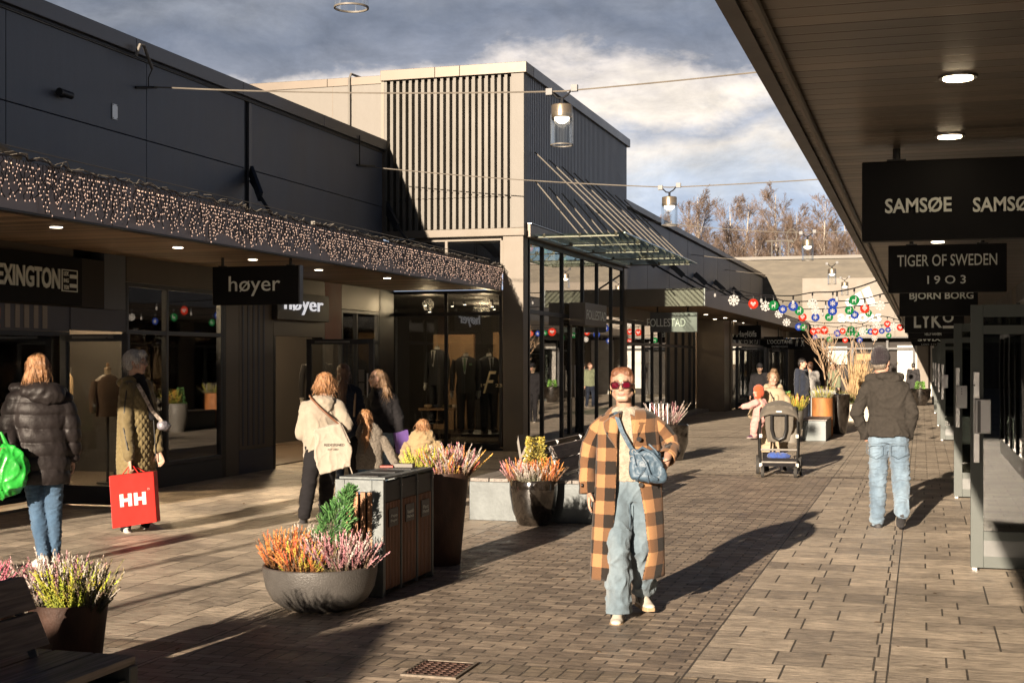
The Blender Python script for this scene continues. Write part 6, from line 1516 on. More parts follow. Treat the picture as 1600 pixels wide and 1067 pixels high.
# coat body: open sheet wrapped round the figure
rows=[];uvs=[];NC=72;zs=[.265+i*(1.385-.265)/46 for i in range(47)]
def lerp(a,b,t): return a+(b-a)*t
def tab(z,T):
    for (z0,v0),(z1,v1) in zip(T,T[1:]):
        if z<=z1: return lerp(v0,v1,(z-z0)/(z1-z0))
    return T[-1][1]
A_=[(.26,.240),(.55,.236),(.9,.220),(1.1,.215),(1.28,.214),(1.345,.19),(1.385,.105)]
B_=[(.26,.235),(.55,.215),(.9,.185),(1.1,.172),(1.28,.155),(1.345,.125),(1.385,.085)]
XL=[(.26,-.135),(.5,-.120),(.9,-.100),(1.15,-.088),(1.30,-.082),(1.385,-.055)]   # viewer-left front edge
XR_=[(.26,.085),(.45,.128),(.7,.10),(.9,.062),(1.1,.035),(1.25,.012),(1.385,.035)]
for z in zs:
    a=tab(z,A_);b=tab(z,B_);cx=tab(z,[(.26,-.022),(.9,-.01),(1.385,-.02)]);cy=tab(z,[(.26,.02),(.9,.0),(1.385,.0)])
    pr=math.asin(max(-.98,min(.98,(tab(z,XR_)-cx)/a)));pl=math.asin(max(-.98,min(.98,(tab(z,XL)-cx)/a)))
    row=[];ur=[];L_=0;prev=None
    for j in range(NC+1):
        u=j/NC;ph=pr+(2*math.pi+pl-pr)*u
        k=(1.3-z)/1.04;pl_=1+k*.05*math.sin(ph*5+1.0+z*1.3)+k*.03*math.sin(ph*9+z*2)+.02*mnoise.noise(Vector((math.cos(ph)*2,math.sin(ph)*2,z*3)))
        x=cx+a*pl_*math.sin(ph);y=cy-b*pl_*math.cos(ph)
        if u<.06: y-=.012*(1-u/.06)
        if u>.94: y-=.012*(u-.94)/.06
        # hem kicks out behind with the stride
        y+=.05*max(0,(.6-z))*(1 if math.cos(ph)<0 else .3)
        p=Vector((x,y,z+.012*math.sin(ph)));
        if prev is not None: L_+=(p-prev).length
        prev=p;row.append(p);ur.append((L_,z))
    rows.append(row);uvs.append(ur)
# anchor u at the front edges so checks stay vertical
for i,r in enumerate(uvs):
    tot=r[-1][0];uvs[i]=[( (u if u<tot/2 else (u-tot)+1.76*1.0) ,z) for u,z in r]
coat=sheet('coat',rows,uvs,plaid,f.root,.010)
# sleeves
def sleeve_sheet(pts,rs,name='sleeve',wr=.010,seed=0,parent=None,m=None,uo=0):
    # resample
    P_=[];R_=[];n=34;tot=[0]
    for a,b in zip(pts,pts[1:]): tot.append(tot[-1]+(b-a).length)
    for i in range(n+1):
        d=tot[-1]*i/n
        for k in range(len(pts)-1):
            if d<=tot[k+1]+1e-9: u=(d-tot[k])/(tot[k+1]-tot[k]);break
        p0=pts[max(k-1,0)];p1=pts[k];p2=pts[k+1];p3=pts[min(k+2,len(pts)-1)]
        P_.append(.5*((2*p1)+(-p0+p2)*u+(2*p0-5*p1+4*p2-p3)*u*u+(-p0+3*p1-3*p2+p3)*u**3));R_.append(lerp(rs[k],rs[k+1],u))
    rows=[];uv=[];nc=32;up=None
    for i,p in enumerate(P_):
        d=(P_[min(i+1,n)]-P_[max(i-1,0)]).normalized();x=Vector((0,-1,0));x=(x-d*x.dot(d)).normalized();y=d.cross(x);rr=R_[i];row=[];ur=[]
        for j in range(nc):
            q=2*math.pi*j/nc;w=1+.09*mnoise.noise(Vector((math.cos(q)*1.5,math.sin(q)*1.5,i*.42+seed)))+.05*math.sin(i*.9+2*math.cos(q)+seed)*(.4+.6*abs(math.sin(i/n*3.1)))
            row.append(p+(x*math.cos(q)+y*math.sin(q))*rr*w);ur.append((q*rr+uo if 0 else q*.085+uo,-tot[-1]*i/n+1.36))
        rows.append(row);uv.append(ur)
    return sheet(name,rows,uv,m or plaid,parent or f.root,.008,closed=True)
sleeve_sheet([f.P(953,654,0),f.P(937,668,.005),f.P(923,695,.02),f.P(918,722,.03),f.P(917,752,.0),f.P(918,771,-.015)],[.044,.061,.061,.058,.054,.057],seed=1)
sleeve_sheet([f.P(1006,652,0),f.P(1024,664,.005),f.P(1040,680,.02),f.P(1049,698,-.0),f.P(1046,706,-.07),f.P(1040,713,-.125)],[.044,.060,.060,.057,.056,.062],seed=4,uo=.05)
for i,(c,dx) in enumerate(((f.P(912,757,-.05),0),)): pass
# shoulder yoke joins sleeves and body
yk=[];yu=[]
for i in range(9):
    v=i/8;row=[];ur=[]
    for j in range(41):
        u=j/40;x=-.232+.43*u;zz=1.408-.095*abs((u-.5)*2)**1.8;yy=(v-.5)*2
        p=Vector((x-.005+f.P(977,0).x*0-.02,.0+.105*yy*(1-.25*abs(u-.5)*2),zz-.04*yy*yy));
        row.append(p);ur.append((x+.4,zz*0+1.38+(.06*abs(yy))))
    yk.append(row);yu.append(ur)
# collar and lapels
cr_=[];cu=[]
nk=f.neck
for i in range(6):
    v=i/5;row=[];ur=[]
    for j in range(49):
        a=math.radians(-158+316*j/48)+math.pi;fr=abs(j-24)/24  # 0 at nape ->1 at front
        r=lerp(.066,.125+.03*fr,v**.8);z=nk.z+lerp(.035,-.045-.05*fr**2,v)+ .018*math.sin(v*3.14)
        row.append(Vector((nk.x+r*1.08*math.sin(a),nk.y+.01-r*.92*math.cos(a)-.025*fr*v,z-.055*fr**3*(1-.3*v))));ur.append((j/48*.6,.2+v*.10))
    cr_.append(row);cu.append(ur)
sheet('collar',cr_,cu,plaid,f.root,.009)
for sg,x0,xe in((-1,f.P(962,660).x,f.P(948,690).x),(1,f.P(986,662).x,f.P(1003,676).x)):
    z0=f.P(0,668).z;lp=[];lu=[]
    T=[(0,0.0,.00),(.35,.5,.0),(1,1,0)]
    for i in range(8):
        v=i/7;row=[];ur=[]
        wdt=.095*math.sin(min(1,v*1.35)*math.pi*.5)*(1-max(0,(v-.72)/.28)**1.3) if 1 else 0
        zc=f.P(0,697).z+(f.P(0,648).z-f.P(0,697).z)*v;xc=(f.P(963,0).x if sg<0 else f.P(990,0).x)+sg*(-.0)+ (sg*-.02*v)
        for j in range(7):
            u=j/6;row.append(Vector((xc+sg*wdt*u,-.182+.030*u+.045*v-.012*math.sin(u*3.1),zc+.012*u)));ur.append((.03+sg*wdt*u+.2,zc))
        lp.append(row);lu.append(ur)
    sheet('lapel',lp,lu,plaid,f.root,.008)
btn=mat('button_black',(.015,.012,.012),.25,0,.1,9)
MB().disc(f.P(998,683,-.197),.016,18,'y',.008).disc(f.P(1001,753,-.200),.016,18,'y',.008).build('button',btn,f.root,local=True)
MB().disc(f.P(910,757,-.07),.013,14,'x',.01).build('cuff_button',btn,f.root,local=True)
# hair pulled back, earring, sunglasses
shell_hair(f,[(0,-.030,.036,.0785,.092,.091),(-.020,-.004,.080,.054,.068,.046),(.020,-.004,.080,.054,.068,.046),(0,-.115,-.01,.04,.035,.04),(-.064,-.012,.035,.018,.045,.05),(.064,-.012,.035,.018,.045,.05)],hair_red,.005,.0015,seed=3)
gl=MB();c=f.hc;Q=lambda a,b,z:c+f.hx*a+f.hf*b+f.hz*z
red_lens=glass('wine_lens',(.35,.02,.05),.06,.7);fr=mat('sunglass_frame',(.03,.008,.008),.15,0,.1,9,spec=.8)
g=MB();ln=MB()
def lens_pts(sg,g_=1.0,b=.098):
    P=[]
    for k in range(20):
        a=2*math.pi*k/20;x=math.copysign(abs(math.cos(a))**.62,math.cos(a))*.031*g_;z=math.copysign(abs(math.sin(a))**.62,math.sin(a))*.024*g_;P.append((sg*.036+x*sg,z+.004))
    return P
for sg in(-1,1):
    o_=lens_pts(sg);i_=lens_pts(sg,.74)
    O=[Q(x,.099-abs(x)*.18*abs(x)/.06,z) for x,z in o_];I=[Q(x,.101-abs(x)*.18*abs(x)/.06,z) for x,z in i_];O2=[p-f.hf*.007 for p in O]
    n=20;g.add(O+I+O2,[(k,(k+1)%n,n+(k+1)%n,n+k) for k in range(n)]+[(k,2*n+k,2*n+(k+1)%n,(k+1)%n) for k in range(n)])
    ln.add([p-f.hf*.002 for p in I],[tuple(range(n))])
    g.tube([Q(sg*.068,.088,.012),Q(sg*.079,.03,.008),Q(sg*.080,-.02,.004)],.004,6)
g.bar(Q(-.010,.101,.010),Q(.010,.101,.010),.006,.008)
gg=g.build('sunglasses',fr,f.root,local=True);ln.build('lens',mat('dark_red_lens',(.10,.003,.014),.06,0,.2,20,spec=.9,coat=.6),gg,local=True)
for sg in(-1,1): MB().tube([Q(sg*.082+.010*math.cos(a/8*6.28)*0,-.006+.011*math.cos(a/8*6.28),-.044+.011*math.sin(a/8*6.28)) for a in range(9)],.002,5).build('earring',gold,f.root,local=True)
# handbag held under the arm: its own thing
d=ray(985);hb=thing('handbag','blue slouchy leather handbag held at the hip of the plaid coat','bag',f.root.location.copy(),f.root.rotation_euler.z)
bagm=mat('blue_leather',(.075,.125,.18),.5,0,.22,14,.3,40,spec=.5)
mb=MB();b0=f.P(1010,724,-.245)
ell(mb,b0,(.095,.05,.085));ecap(mb,f.P(992,739,-.24),f.P(1031,742,-.24),(.032,.045),(.030,.045),(0,0,1));ecap(mb,f.P(990,704,-.235),f.P(1023,706,-.235),(.028,.035),(.03,.035),(0,0,1));ecap(mb,f.P(991,708,-.24),f.P(990,736,-.24),(.028,.04),(.03,.04));ecap(mb,f.P(1024,712,-.24),f.P(1034,736,-.24),(.03,.04),(.03,.04))
bag=fuse(mb,'bag_body',bagm,hb,.007,2,lambda v,n:.018*(.3-abs(NZ(v,10,10,10,2)))+.009*(.25-abs(NZ(v,24,24,24,4))))
MB().tube([f.P(996,700,-.285),f.P(1003,694,-.31),f.P(1018,702,-.325),f.P(1030,716,-.32),f.P(1033,722,-.30)],.0085,8).tube([f.P(1000,706,-.29),f.P(1008,716,-.32),f.P(1014,735,-.318),f.P(1026,742,-.30)],.0085,8).tube([f.P(1013,690,-.27),f.P(1022,698,-.29),f.P(1027,705,-.285)],.006,6).build('handle',bagm,hb,local=True,smooth=True)
MB().tube([f.P(993,745,-.30),f.P(1010,722,-.312),f.P(1012,748,-.306)],.003,5).tube([f.P(990,704,-.28),f.P(994,722,-.30)],.003,5).build('seam',mat('blue_leather_dark',(.04,.07,.11),.4),hb,local=True)
rb=[];ru=[]
SP=[f.P(961,641,-.04),f.P(964,650,-.145),f.P(972,672,-.188),f.P(982,690,-.222),f.P(989,701,-.262)]
o=MB()
for a_,b_ in zip(SP,SP[1:]):
    dd=(b_-a_).normalized();sx=Vector((1,.25,.55));sx=(sx-dd*sx.dot(dd)).normalized();nn=dd.cross(sx);o.obox((a_+b_)/2,sx*.0135,dd*((b_-a_).length/2+.002),nn*.002)
o.build('strap',bagm,hb,local=True)
MB().tube([f.P(961,641,-.04),f.P(963,640,.06),f.P(990,690,.19),f.P(1030,715,.10),f.P(1035,712,-.22)],.006,6).build('rear_strap',bagm,hb,local=True)
MB().tube([f.P(990,701,-.262)+Vector((.012*math.cos(a/10*6.28),-.003,.013*math.sin(a/10*6.28))) for a in range(11)],.003,5).tube([f.P(987,712,-.27)+Vector((.014*math.cos(a/10*6.28),-.003,.020*math.sin(a/10*6.28))) for a in range(11)],.003,5).build('ring',steel_m,hb,local=True)
MB().tube([f.wr[1]+Vector((-.03*0,-.01,-.0))+Vector((.030*math.cos(a/12*6.28),.018*math.sin(a/12*6.28),.012*math.cos(a/12*6.28))) for a in range(13)],.003,5).build('bracelet',black_m,f.root,local=True)
TH=lambda a:(math.cos(R(a)),math.sin(R(a)))
blackcloth=fabric('black_cloth',(.013,.012,.014),.95,.15,8,sheen=0);darkblue=fabric('dark_navy_cloth',(.014,.019,.033),.95,.15,8,sheen=0)
brsole=mat('shoe_sole_grey',(.30,.27,.22),.8,0,.1,20,.5,40);wsneak=mat('white_sneaker',(.62,.60,.57),.5,0,.05,12,.15,60);dksneak=mat('dark_sneaker',(.05,.05,.055),.7,0,.3,20,.3,60)
# ---------- man from behind, dark jacket ----------
f=Fig('man seen from behind in dark grey jacket, dark beanie and pale blue jeans',1388,13.9,1.86,face=176,head=160)
f.hc=f.P(1377,566,-.0);f.tilt(0,0)
f.foot=[Vector((.15,1,0)),Vector((-.25,.7,-1.3))]
# person's right is image right when seen from the back
f.foot=[Vector((-.12,.62,-1.25)),Vector((-.25,1,0))]
f.joints(ank=[f.P(1408,797,-.30),f.P(1371,818,.10)],wr=[f.P(1417,681,.02),f.P(1352,680,.02)],hc=f.hc,neck=f.P(1382,590,0),shd=[f.P(1409,604,0),f.P(1357,604,0)],elb=[f.P(1425,645,-.06),f.P(1340,645,-.06)],kh=[Vector((.05,1,0)),Vector((0,1,0))])
f.body(skin=skin_r,hands=(None,None),build=1.15)
jk=fabric('charcoal_melange',(.040,.035,.030),.9,.16,30,.3,300,sheen=0)
mb=f.torso([(.86,.198,.148),(.92,.196,.145),(1.05,.176,.125),(1.2,.187,.13),(1.30,.194,.125),(1.37,.18,.11),(1.42,.10,.08)]);f.sleeves(mb,(.064,.058,.045),1.04)
fuse(mb,'jacket',jk,f.root,.010,2,creases(.012,5,5,6,2))
mb=MB();ell(mb,f.P(1385,588,-.03),(.12,.10,.045));ell(mb,f.P(1392,592,-.07),(.10,.05,.05));ecap(mb,f.P(1360,592,-.02),f.P(1405,590,-.02),.045,.045);fuse(mb,'hood',jk,f.root,.01,2,folds(.012,12,12,14,5))
dj=fabric('light_blue_denim',(.14,.205,.28),.85,.14,12,.3,420,fade=(.24,.33,.42))
f.trousers(dj,(.098,.082,.072,.066),.11,creases(.011,5,5,14,3,4),.010,'jeans',.97)
po=MB()
for x0,x1 in((1356,1378),(1390,1412)):
    a=f.P(x0,692,-.185);b=f.P(x1,692,-.185);po.tube([a,b,f.P(x1,706,-.20),f.P((x0+x1)/2,712,-.205),f.P(x0,706,-.20),a],.003,4)
po.build('pocket_seam',fabric('denim_stitch',(.14,.2,.26)),f.root,local=True)
f.shoe(0,f.foot[0],dksneak,brsole,fu=(0,-1,-.3));f.shoe(1,f.foot[1],dksneak,mat('white_sole',(.6,.6,.58),.6))
bean=fabric('beanie_knit',(.025,.019,.024),.95,.2,14,.6,150)
mb=MB();c=f.hc;e=lambda a,b,z,ra,rb,rz: ell(mb,c+(f.hx*a+f.hf*b+f.hz*z)*f.s,(ra*f.s,rb*f.s,rz*f.s),(f.hx,f.hf,f.hz))
e(0,-.015,.045,.085,.105,.095);e(0,-.022,.085,.07,.09,.075);e(0,-.03,.01,.083,.1,.05);fuse(mb,'beanie',bean,f.root,.007,2,lambda v,n:.0035*math.sin(math.atan2(v.y-c.y,v.x-c.x)*40))
shell_hair(f,[(0,-.05,-.03,.072,.052,.05)],hairmat('hair_grey',(.2,.16,.12)),.008,.001)
# ---------- older woman with quilted coat and red bag ----------
f=Fig('older woman with short silver hair and long olive quilted coat, turned to the right',213,13.8,1.79,face=62,head=78)
f.hc=f.P(213,567,-.02)
f.foot=[Vector((.25,-1,0)),Vector((1,-.35,0))]
f.joints(ank=[f.P(197,822,-.08),f.P(229,820,.08)],wr=[f.P(203,714,-.27),f.P(246,706,-.05)],hc=f.hc,neck=f.P(210,592,0),shd=[f.P(200,606,-.14),f.P(226,604,.12)],elb=[f.P(197,658,-.21),f.P(238,652,.08)])
f.body(hands=((Vector((.05,-.0,-1)),Vector((1,.3,0)),.9),(Vector((.3,-.2,-1)),Vector((-.4,-1,0)),.5)))
olive=fabric('olive_quilt',(.20,.155,.07),.7,.12,8,.2,120)
def quilt(v,n):
    u=math.atan2(v.y,v.x)*.26;a=(u+v.z)/.085;b=(u-v.z)/.085
    q=min(abs(a-round(a)),abs(b-round(b)));return .009*(min(.32,q)/.32)-.005+.006*NZ(v,6,6,6,1)
mb=f.torso([(.50,.205,.165),(.65,.205,.17),(.9,.205,.165),(1.1,.195,.155),(1.28,.20,.14),(1.36,.16,.115),(1.41,.10,.085)]);fuse(mb,'coat',olive,f.root,.009,2,quilt)
mb=MB();f.sleeves(mb,(.070,.064,.052),.93)
fuse(mb,'sleeve',fabric('olive_smooth',(.17,.13,.06),.7,.12,8,.2,120),f.root,.009,2,folds(.008,9,9,14,4))
MB().tube([f.P(200,598,-.20),f.P(196,630,-.245),f.P(194,665,-.275),f.P(201,700,-.315)],.008,6).tube([f.P(213,664,-.205),f.P(207,684,-.205)],.007,6).tube([f.P(231,604,-.11),f.P(238,640,-.10),f.P(243,720,-.10)],.006,6).build('piping',black_m,f.root,local=True)
MB().tube([f.el[0].lerp(f.wr[0],.88),f.el[0].lerp(f.wr[0],.99)],.048,14).build('cuff',blackcloth,f.root,local=True,smooth=True)
mb=MB();ecap(mb,f.P(209,596,.0),f.P(216,592,-.02),(.085,.075),(.075,.07));ecap(mb,f.P(222,600,-.06),f.P(236,650,-.08),.05,.05);fuse(mb,'sweater',blackcloth,f.root,.01,2)
mb=MB();ell(mb,f.P(202,598,.05),(.12,.09,.055));ell(mb,f.P(206,594,-.03),(.10,.07,.04));fuse(mb,'hood',olive,f.root,.01,2,folds(.01,12,12,12,2))
f.trousers(blackcloth,(.10,.075,.065,.055),.09)
for i in(0,1): f.shoe(i,f.foot[i],wsneak,wsneak)
shell_hair(f,[(0,-.025,.045,.083,.098,.088),(0,-.055,.0,.078,.062,.075),(0,.045,.085,.06,.05,.04),(-.055,.0,.03,.03,.05,.05)],hair_white,.007,.007,seed=2,strands=(260,.06,.3))
gl=MB();c=f.hc;Q=lambda a,b,z:c+(f.hx*a+f.hf*b+f.hz*z)*f.s
for sg in(-1,1): gl.tube([Q(sg*.034+.021*math.cos(a/10*6.28),.10,.004+.018*math.sin(a/10*6.28)) for a in range(11)],.002,5).tube([Q(sg*.056,.098,.008),Q(sg*.082,.0,.008)],.002,5)
gl.build('glasses',brass_m,f.root,local=True)
# crossbody bag of the older woman
hb=thing('shoulder_bag','small grey quilted bag on a patterned strap worn over the olive coat','bag',f.root.location.copy(),f.root.rotation_euler.z)
gq=mat('pearl_leather',(.26,.25,.29),.4,.1,.15,14,.3,60)
mb=MB();ecap(mb,f.P(252,664,-.10),f.P(258,666,-.06),(.05,.05),(.045,.05),(0,0,1));fuse(mb,'bag_body',gq,hb,.008,2,folds(.006,20,20,20,3))
o=MB();SP=[f.P(215,600,-.14),f.P(225,618,-.18),f.P(236,640,-.17),f.P(251,658,-.13)]
for a_,b_ in zip(SP,SP[1:]):
    dd=(b_-a_).normalized();sx=Vector((1,0,.4));sx=(sx-dd*sx.dot(dd)).normalized();o.obox((a_+b_)/2,sx*.018,dd*((b_-a_).length/2+.003),dd.cross(sx)*.003)
o.build('strap',mat('woven_strap',(.45,.38,.33),.8,0,.7,26),hb,local=True)
# red paper bag
rb=thing('shopping_bag','bright red paper carrier bag with white HH letters','bag',f.root.location.copy(),f.root.rotation_euler.z)
redm=mat('red_paper',(.72,.030,.022),.45,0,.06,4,.15,8)
P0,P1,P2,P3=f.P(173,738,-.40),f.P(238,733,-.34),f.P(243,810,-.34),f.P(178,817,-.40);dp=Vector((.04,.11,0))
mb=MB();mb.poly([P0,P3,P2,P1],dp);mb.build('paper_body',redm,rb,local=True,bevel=.004)
MB().poly([P0+Vector((.012,.02,.001)),P1+Vector((-.008,.02,.001)),P1+Vector((.01,.09,.001)),P0+Vector((.03,.09,.001))],(0,0,.002)).build('opening',mat('red_shadow_paper',(.25,.012,.01),.7),rb,local=True)
hn=f.wr[0]+Vector((.015,0,-.07))
MB().tube([P0.lerp(P1,.3)+Vector((0,.012,0)),hn+Vector((-.02,-.01,0)),hn+Vector((.02,-.01,0)),P0.lerp(P1,.66)+Vector((0,.012,0))],.005,6).tube([P0.lerp(P1,.33)+dp,hn+Vector((-.02,.02,0)),hn+Vector((.02,.02,0)),P0.lerp(P1,.72)+dp],.005,6).build('handle',redm,rb,local=True)
# HH monogram built on the bag face
ex=(P1-P0).normalized();ez=(P0-P3).normalized();en=ex.cross(ez);org=P3.lerp(P2,.5)+ez*(P0-P3).length*.50
hh=MB();
def gl_(x0,z0,x1,z1,sk=0): hh.poly([org+ex*x+ez*z+en*.003 for x,z in((x0,z0),(x1,z0),(x1+sk,z1),(x0+sk,z1))],en*.002)
h=.062;w=.037
for cx in(-.068,.068):
    gl_(cx-.058,-h,cx-.058+w,h);gl_(cx+.058-w,-h,cx+.058,h);gl_(cx-.058+w,-.017,cx+.058-w,.017)
gl_(-.012,-h,.0,h,.012) if False else None
hh.build('monogram',mat('print_white',(.8,.78,.75),.6,0,.02,9),rb,local=True)
MB().tube([org+ex*.155+ez*.085+en*.004+ex*.009*math.cos(a/8*6.28)+ez*.009*math.sin(a/8*6.28) for a in range(9)],.0015,4).build('trade_mark',MATS['print_white'],rb,local=True)
# ---------- woman in black puffer, from behind ----------
f=Fig('woman seen from behind in black hooded puffer coat and blue skinny jeans',66,11.36,1.76,face=184,head=200)
f.hc=f.P(58,577,-.0)
f.foot=[Vector((.2,1,0)),Vector((-.5,1,0))]
f.joints(ank=[f.P(84,873,.02),f.P(68,870,-.04)],wr=[f.P(112,716,.05),f.P(14,672,-.10)],hc=f.hc,neck=f.P(62,602,0),shd=[f.P(96,628,0),f.P(28,628,0)],elb=[f.P(108,670,-.02),f.P(14,668,.04)])
f.wr[1]=f.P(20,700,-.14);f.el[1]=f.P(16,664,.02)
f.body(hands=((Vector((0,0,-1)),Vector((-1,0,0)),.5),(Vector((-.2,-.1,-1)),Vector((1,0,0)),.9)))
puff=fabric('black_puffer_shell',(.020,.016,.016),.52,.2,6,.2,30,sheen=0)
mb=f.torso([(.66,.215,.15),(.75,.215,.155),(.95,.215,.15),(1.1,.205,.145),(1.25,.225,.15),(1.34,.2,.135),(1.42,.11,.09)]);f.sleeves(mb,(.092,.084,.062),.94)
fuse(mb,'puffer_coat',puff,f.root,.010,2,puffs(.115,.017,1))
mb=MB();ell(mb,f.P(66,612,-.06),(.19,.13,.085));ell(mb,f.P(72,618,-.11),(.15,.08,.085));ell(mb,f.P(30,607,.06),(.08,.07,.05));ell(mb,f.P(92,612,.03),(.07,.08,.05));fuse(mb,'hood',puff,f.root,.010,2,lambda v,n:.016*(.3-abs(NZ(v,9,9,14,4)))+.006*NZ(v,25,25,25))
bj=fabric('mid_blue_denim',(.045,.095,.17),.8,.15,14,.3,420,fade=(.085,.15,.24))
f.trousers(bj,(.098,.066,.062,.044),.10,creases(.007,6,6,20,4),.009,'jeans',.95)
for i in(0,1): f.shoe(i,f.foot[i],wsneak,wsneak)
shell_hair(f,[(0,-.02,.04,.085,.10,.092),(0,-.035,-.03,.095,.075,.08),(.03,-.02,-.07,.075,.06,.06),(-.05,.01,-.04,.05,.06,.08)],hair_ginger,.008,.009,seed=4,strands=(260,.10,.2))
gb=thing('shopping_bag','bright green plastic carrier bag with knotted handles, hanging at the photo edge','bag',f.root.location.copy(),f.root.rotation_euler.z)
grm=mat('green_plastic',(.03,.42,.05),.35,0,.2,7,.4,12)
mb=MB();ell(mb,f.P(16,730,-.22),(.165,.10,.20));ecap(mb,f.P(20,722,-.2),f.P(24,700,-.16),.07,.02);ell(mb,f.P(8,745,-.2),(.13,.10,.15));fuse(mb,'bag_body',grm,gb,.010,2,creases(.022,7,7,3.5,2,3))
MB().tube([f.P(24,706,-.2),f.P(20,699,-.16),f.P(14,690,-.17),f.P(6,672,-.16)],[.03,.014,.02,.01],8).build('handle',grm,gb,local=True,smooth=True)
gb=thing('shopping_bag','second green plastic bag, higher up at the photo edge','bag',f.root.location.copy(),f.root.rotation_euler.z)
mb=MB();ell(mb,f.P(-4,705,-.05),(.07,.08,.13));fuse(mb,'bag_body',grm,gb,.010,2,folds(.02,8,8,4,7))
bx=thing('cardboard_box','small brown box poking out of the green plastic bag','box',f.root.location.copy(),f.root.rotation_euler.z);MB().obox(f.P(8,699,-.24),(.05,.02,.0),(-.01,.03,0),(.006,0,.02)).build('carton',tan,bx,local=True)
# ---------- woman in cream hoodie with tote ----------
f=Fig('curly haired woman from behind in cream hooded top and black trousers',503,14.6,1.62,face=200,head=205)
f.hc=f.P(507,600,0)
f.foot=[Vector((.3,1,-.1)),Vector((-.15,.5,-1.3))]
f.joints(ank=[f.P(507,812,.25),f.P(476,800,-.28)],wr=[f.P(538,668,-.04),f.P(476,668,.16)],hc=f.hc,neck=f.P(505,622,0),shd=[f.P(529,637,0),f.P(481,637,0)],elb=[f.P(540,664,-.08),f.P(472,678,0)],kh=[Vector((.2,1,0)),Vector((.1,1,0))])
f.body(hands=(None,None))
creamh=fabric('cream_fleece',(.37,.32,.255),.95,.1,10,.5,200)
mb=f.torso([(.66,.20,.15),(.78,.205,.155),(1.0,.205,.15),(1.2,.21,.145),(1.32,.19,.125),(1.40,.10,.085)]);f.sleeves(mb,(.088,.078,.056),1.0);fuse(mb,'hooded_top',creamh,f.root,.010,2,creases(.009,4.5,4.5,4.5,3))
mb=MB();ell(mb,f.P(506,628,-.05),(.12,.09,.06));ell(mb,f.P(508,636,-.09),(.09,.05,.07));fuse(mb,'hood',creamh,f.root,.01,2,folds(.012,10,10,10,2))
f.trousers(blackcloth,(.105,.085,.08,.07),.10,folds(.008,7,7,14,4))
f.shoe(0,f.foot[0],dksneak,brsole);f.shoe(1,f.foot[1],dksneak,brsole,fu=(0,-1,-.2))
shell_hair(f,[(0,-.02,.035,.095,.105,.10),(0,-.03,-.02,.105,.09,.09),(.05,0,-.03,.06,.08,.08),(-.05,-.02,-.03,.06,.08,.08)],hair_ginger,.008,.016,seed=7,strands=(420,.08,.6))
tb=thing('tote_bag','off white cotton tote bag with small dark print, slung behind the cream hooded top','bag',f.root.location.copy(),f.root.rotation_euler.z)
tote=fabric('natural_cotton',(.46,.40,.33),.95,.08,6,.5,300)
mb=MB();P_=[f.P(491,668,-.24),f.P(532,660,-.24),f.P(549,700,-.22),f.P(547,726,-.22),f.P(500,740,-.24),f.P(492,712,-.25)];mb.poly(P_,(0,.10,0));fuse(mb,'cloth',tote,tb,.010,6,creases(.008,5,5,4,2))
MB().tube([f.P(484,618,-.02),f.P(487,622,-.13),f.P(500,636,-.20),f.P(520,654,-.20),f.P(531,663,-.20)],.011,8).build('leather_strap',mat('brown_leather',(.16,.06,.025),.5,0,.2,12),tb,local=True,smooth=True)
MB().tube([f.P(527,657,-.20),f.P(534,664,-.21),f.P(546,690,-.2)],.008,6).tube([f.P(545,724,-.2),f.P(551,742,-.2)],.006,6).build('strap_end',tote,tb,local=True)
def img_text(body,cpos,w,h,parent,m,bold=0):
    o=lettering(body,m,parent,(0,0,0),w,h,'-y',bold=bold,depth=.003);
    # lettering() subtracts the parent's place; this one is given in the parent's own frame
    off=parent.location
    from mathutils.bvhtree import BVHTree
    cl=[c for c in COL.objects if c.parent==parent and c.name.startswith('cloth')][0];bv=BVHTree.FromPolygons([v.co.copy() for v in cl.data.vertices],[tuple(p.vertices) for p in cl.data.polygons])
    for v in o.data.vertices:
        q=v.co+off+cpos;h=bv.ray_cast(Vector((q.x,-1,q.z)),Vector((0,1,0)))
        if h[0]: q.y=h[0].y-.002-(.002 if v.co.y+off.y<-.0015 else 0)
        v.co=q
    return o
img_text('REDESIGNED',f.P(522,693,-.272),.21,.026,tb,blackcloth,.01);img_text('EST. 2003',f.P(520,700,-.272),.11,.018,tb,blackcloth,0)
# ---------- long haired girl ----------
f=Fig('girl with very long brown hair and dark coat, behind the cream hooded top',541,17.9,1.70,face=170,head=170)
f.hc=f.P(537,583,0)
f.joints(hc=f.hc,neck=f.P(539,602,0),shd=[f.P(556,612,0),f.P(525,612,0)],wr=[f.P(560,668,.02),f.P(522,668,.0)],elb=[f.P(563,640,-.05),f.P(520,640,-.05)])
f.body(voxel=.010,hands=(None,None),face=False)
mb=f.torso([(.72,.19,.14),(.95,.185,.14),(1.15,.18,.13),(1.3,.19,.12),(1.4,.1,.08)]);f.sleeves(mb,(.074,.066,.05),1.05);fuse(mb,'coat',darkblue,f.root,.012,2,puffs(.09,.010,2))
f.trousers(fabric('dark_denim',(.03,.045,.08),.9,.1,10),(.09,.06,.055,.05))
for i in(0,1): f.shoe(i,f.fv,dksneak,brsole)
shell_hair(f,[(0,-.02,.04,.085,.10,.09),(0,-.06,-.06,.075,.06,.10),(0,-.10,-.20,.07,.05,.14),(.0,-.11,-.36,.06,.045,.14),(0,-.11,-.48,.04,.035,.12)],hair_brown,.009,.010,seed=3,strands=(260,.16,.1))
MB().tube([f.P(556,610,.06),f.P(555,612,-.1),f.P(553,650,-.17)],.014,6).build('bag_strap',tan,f.root,local=True)
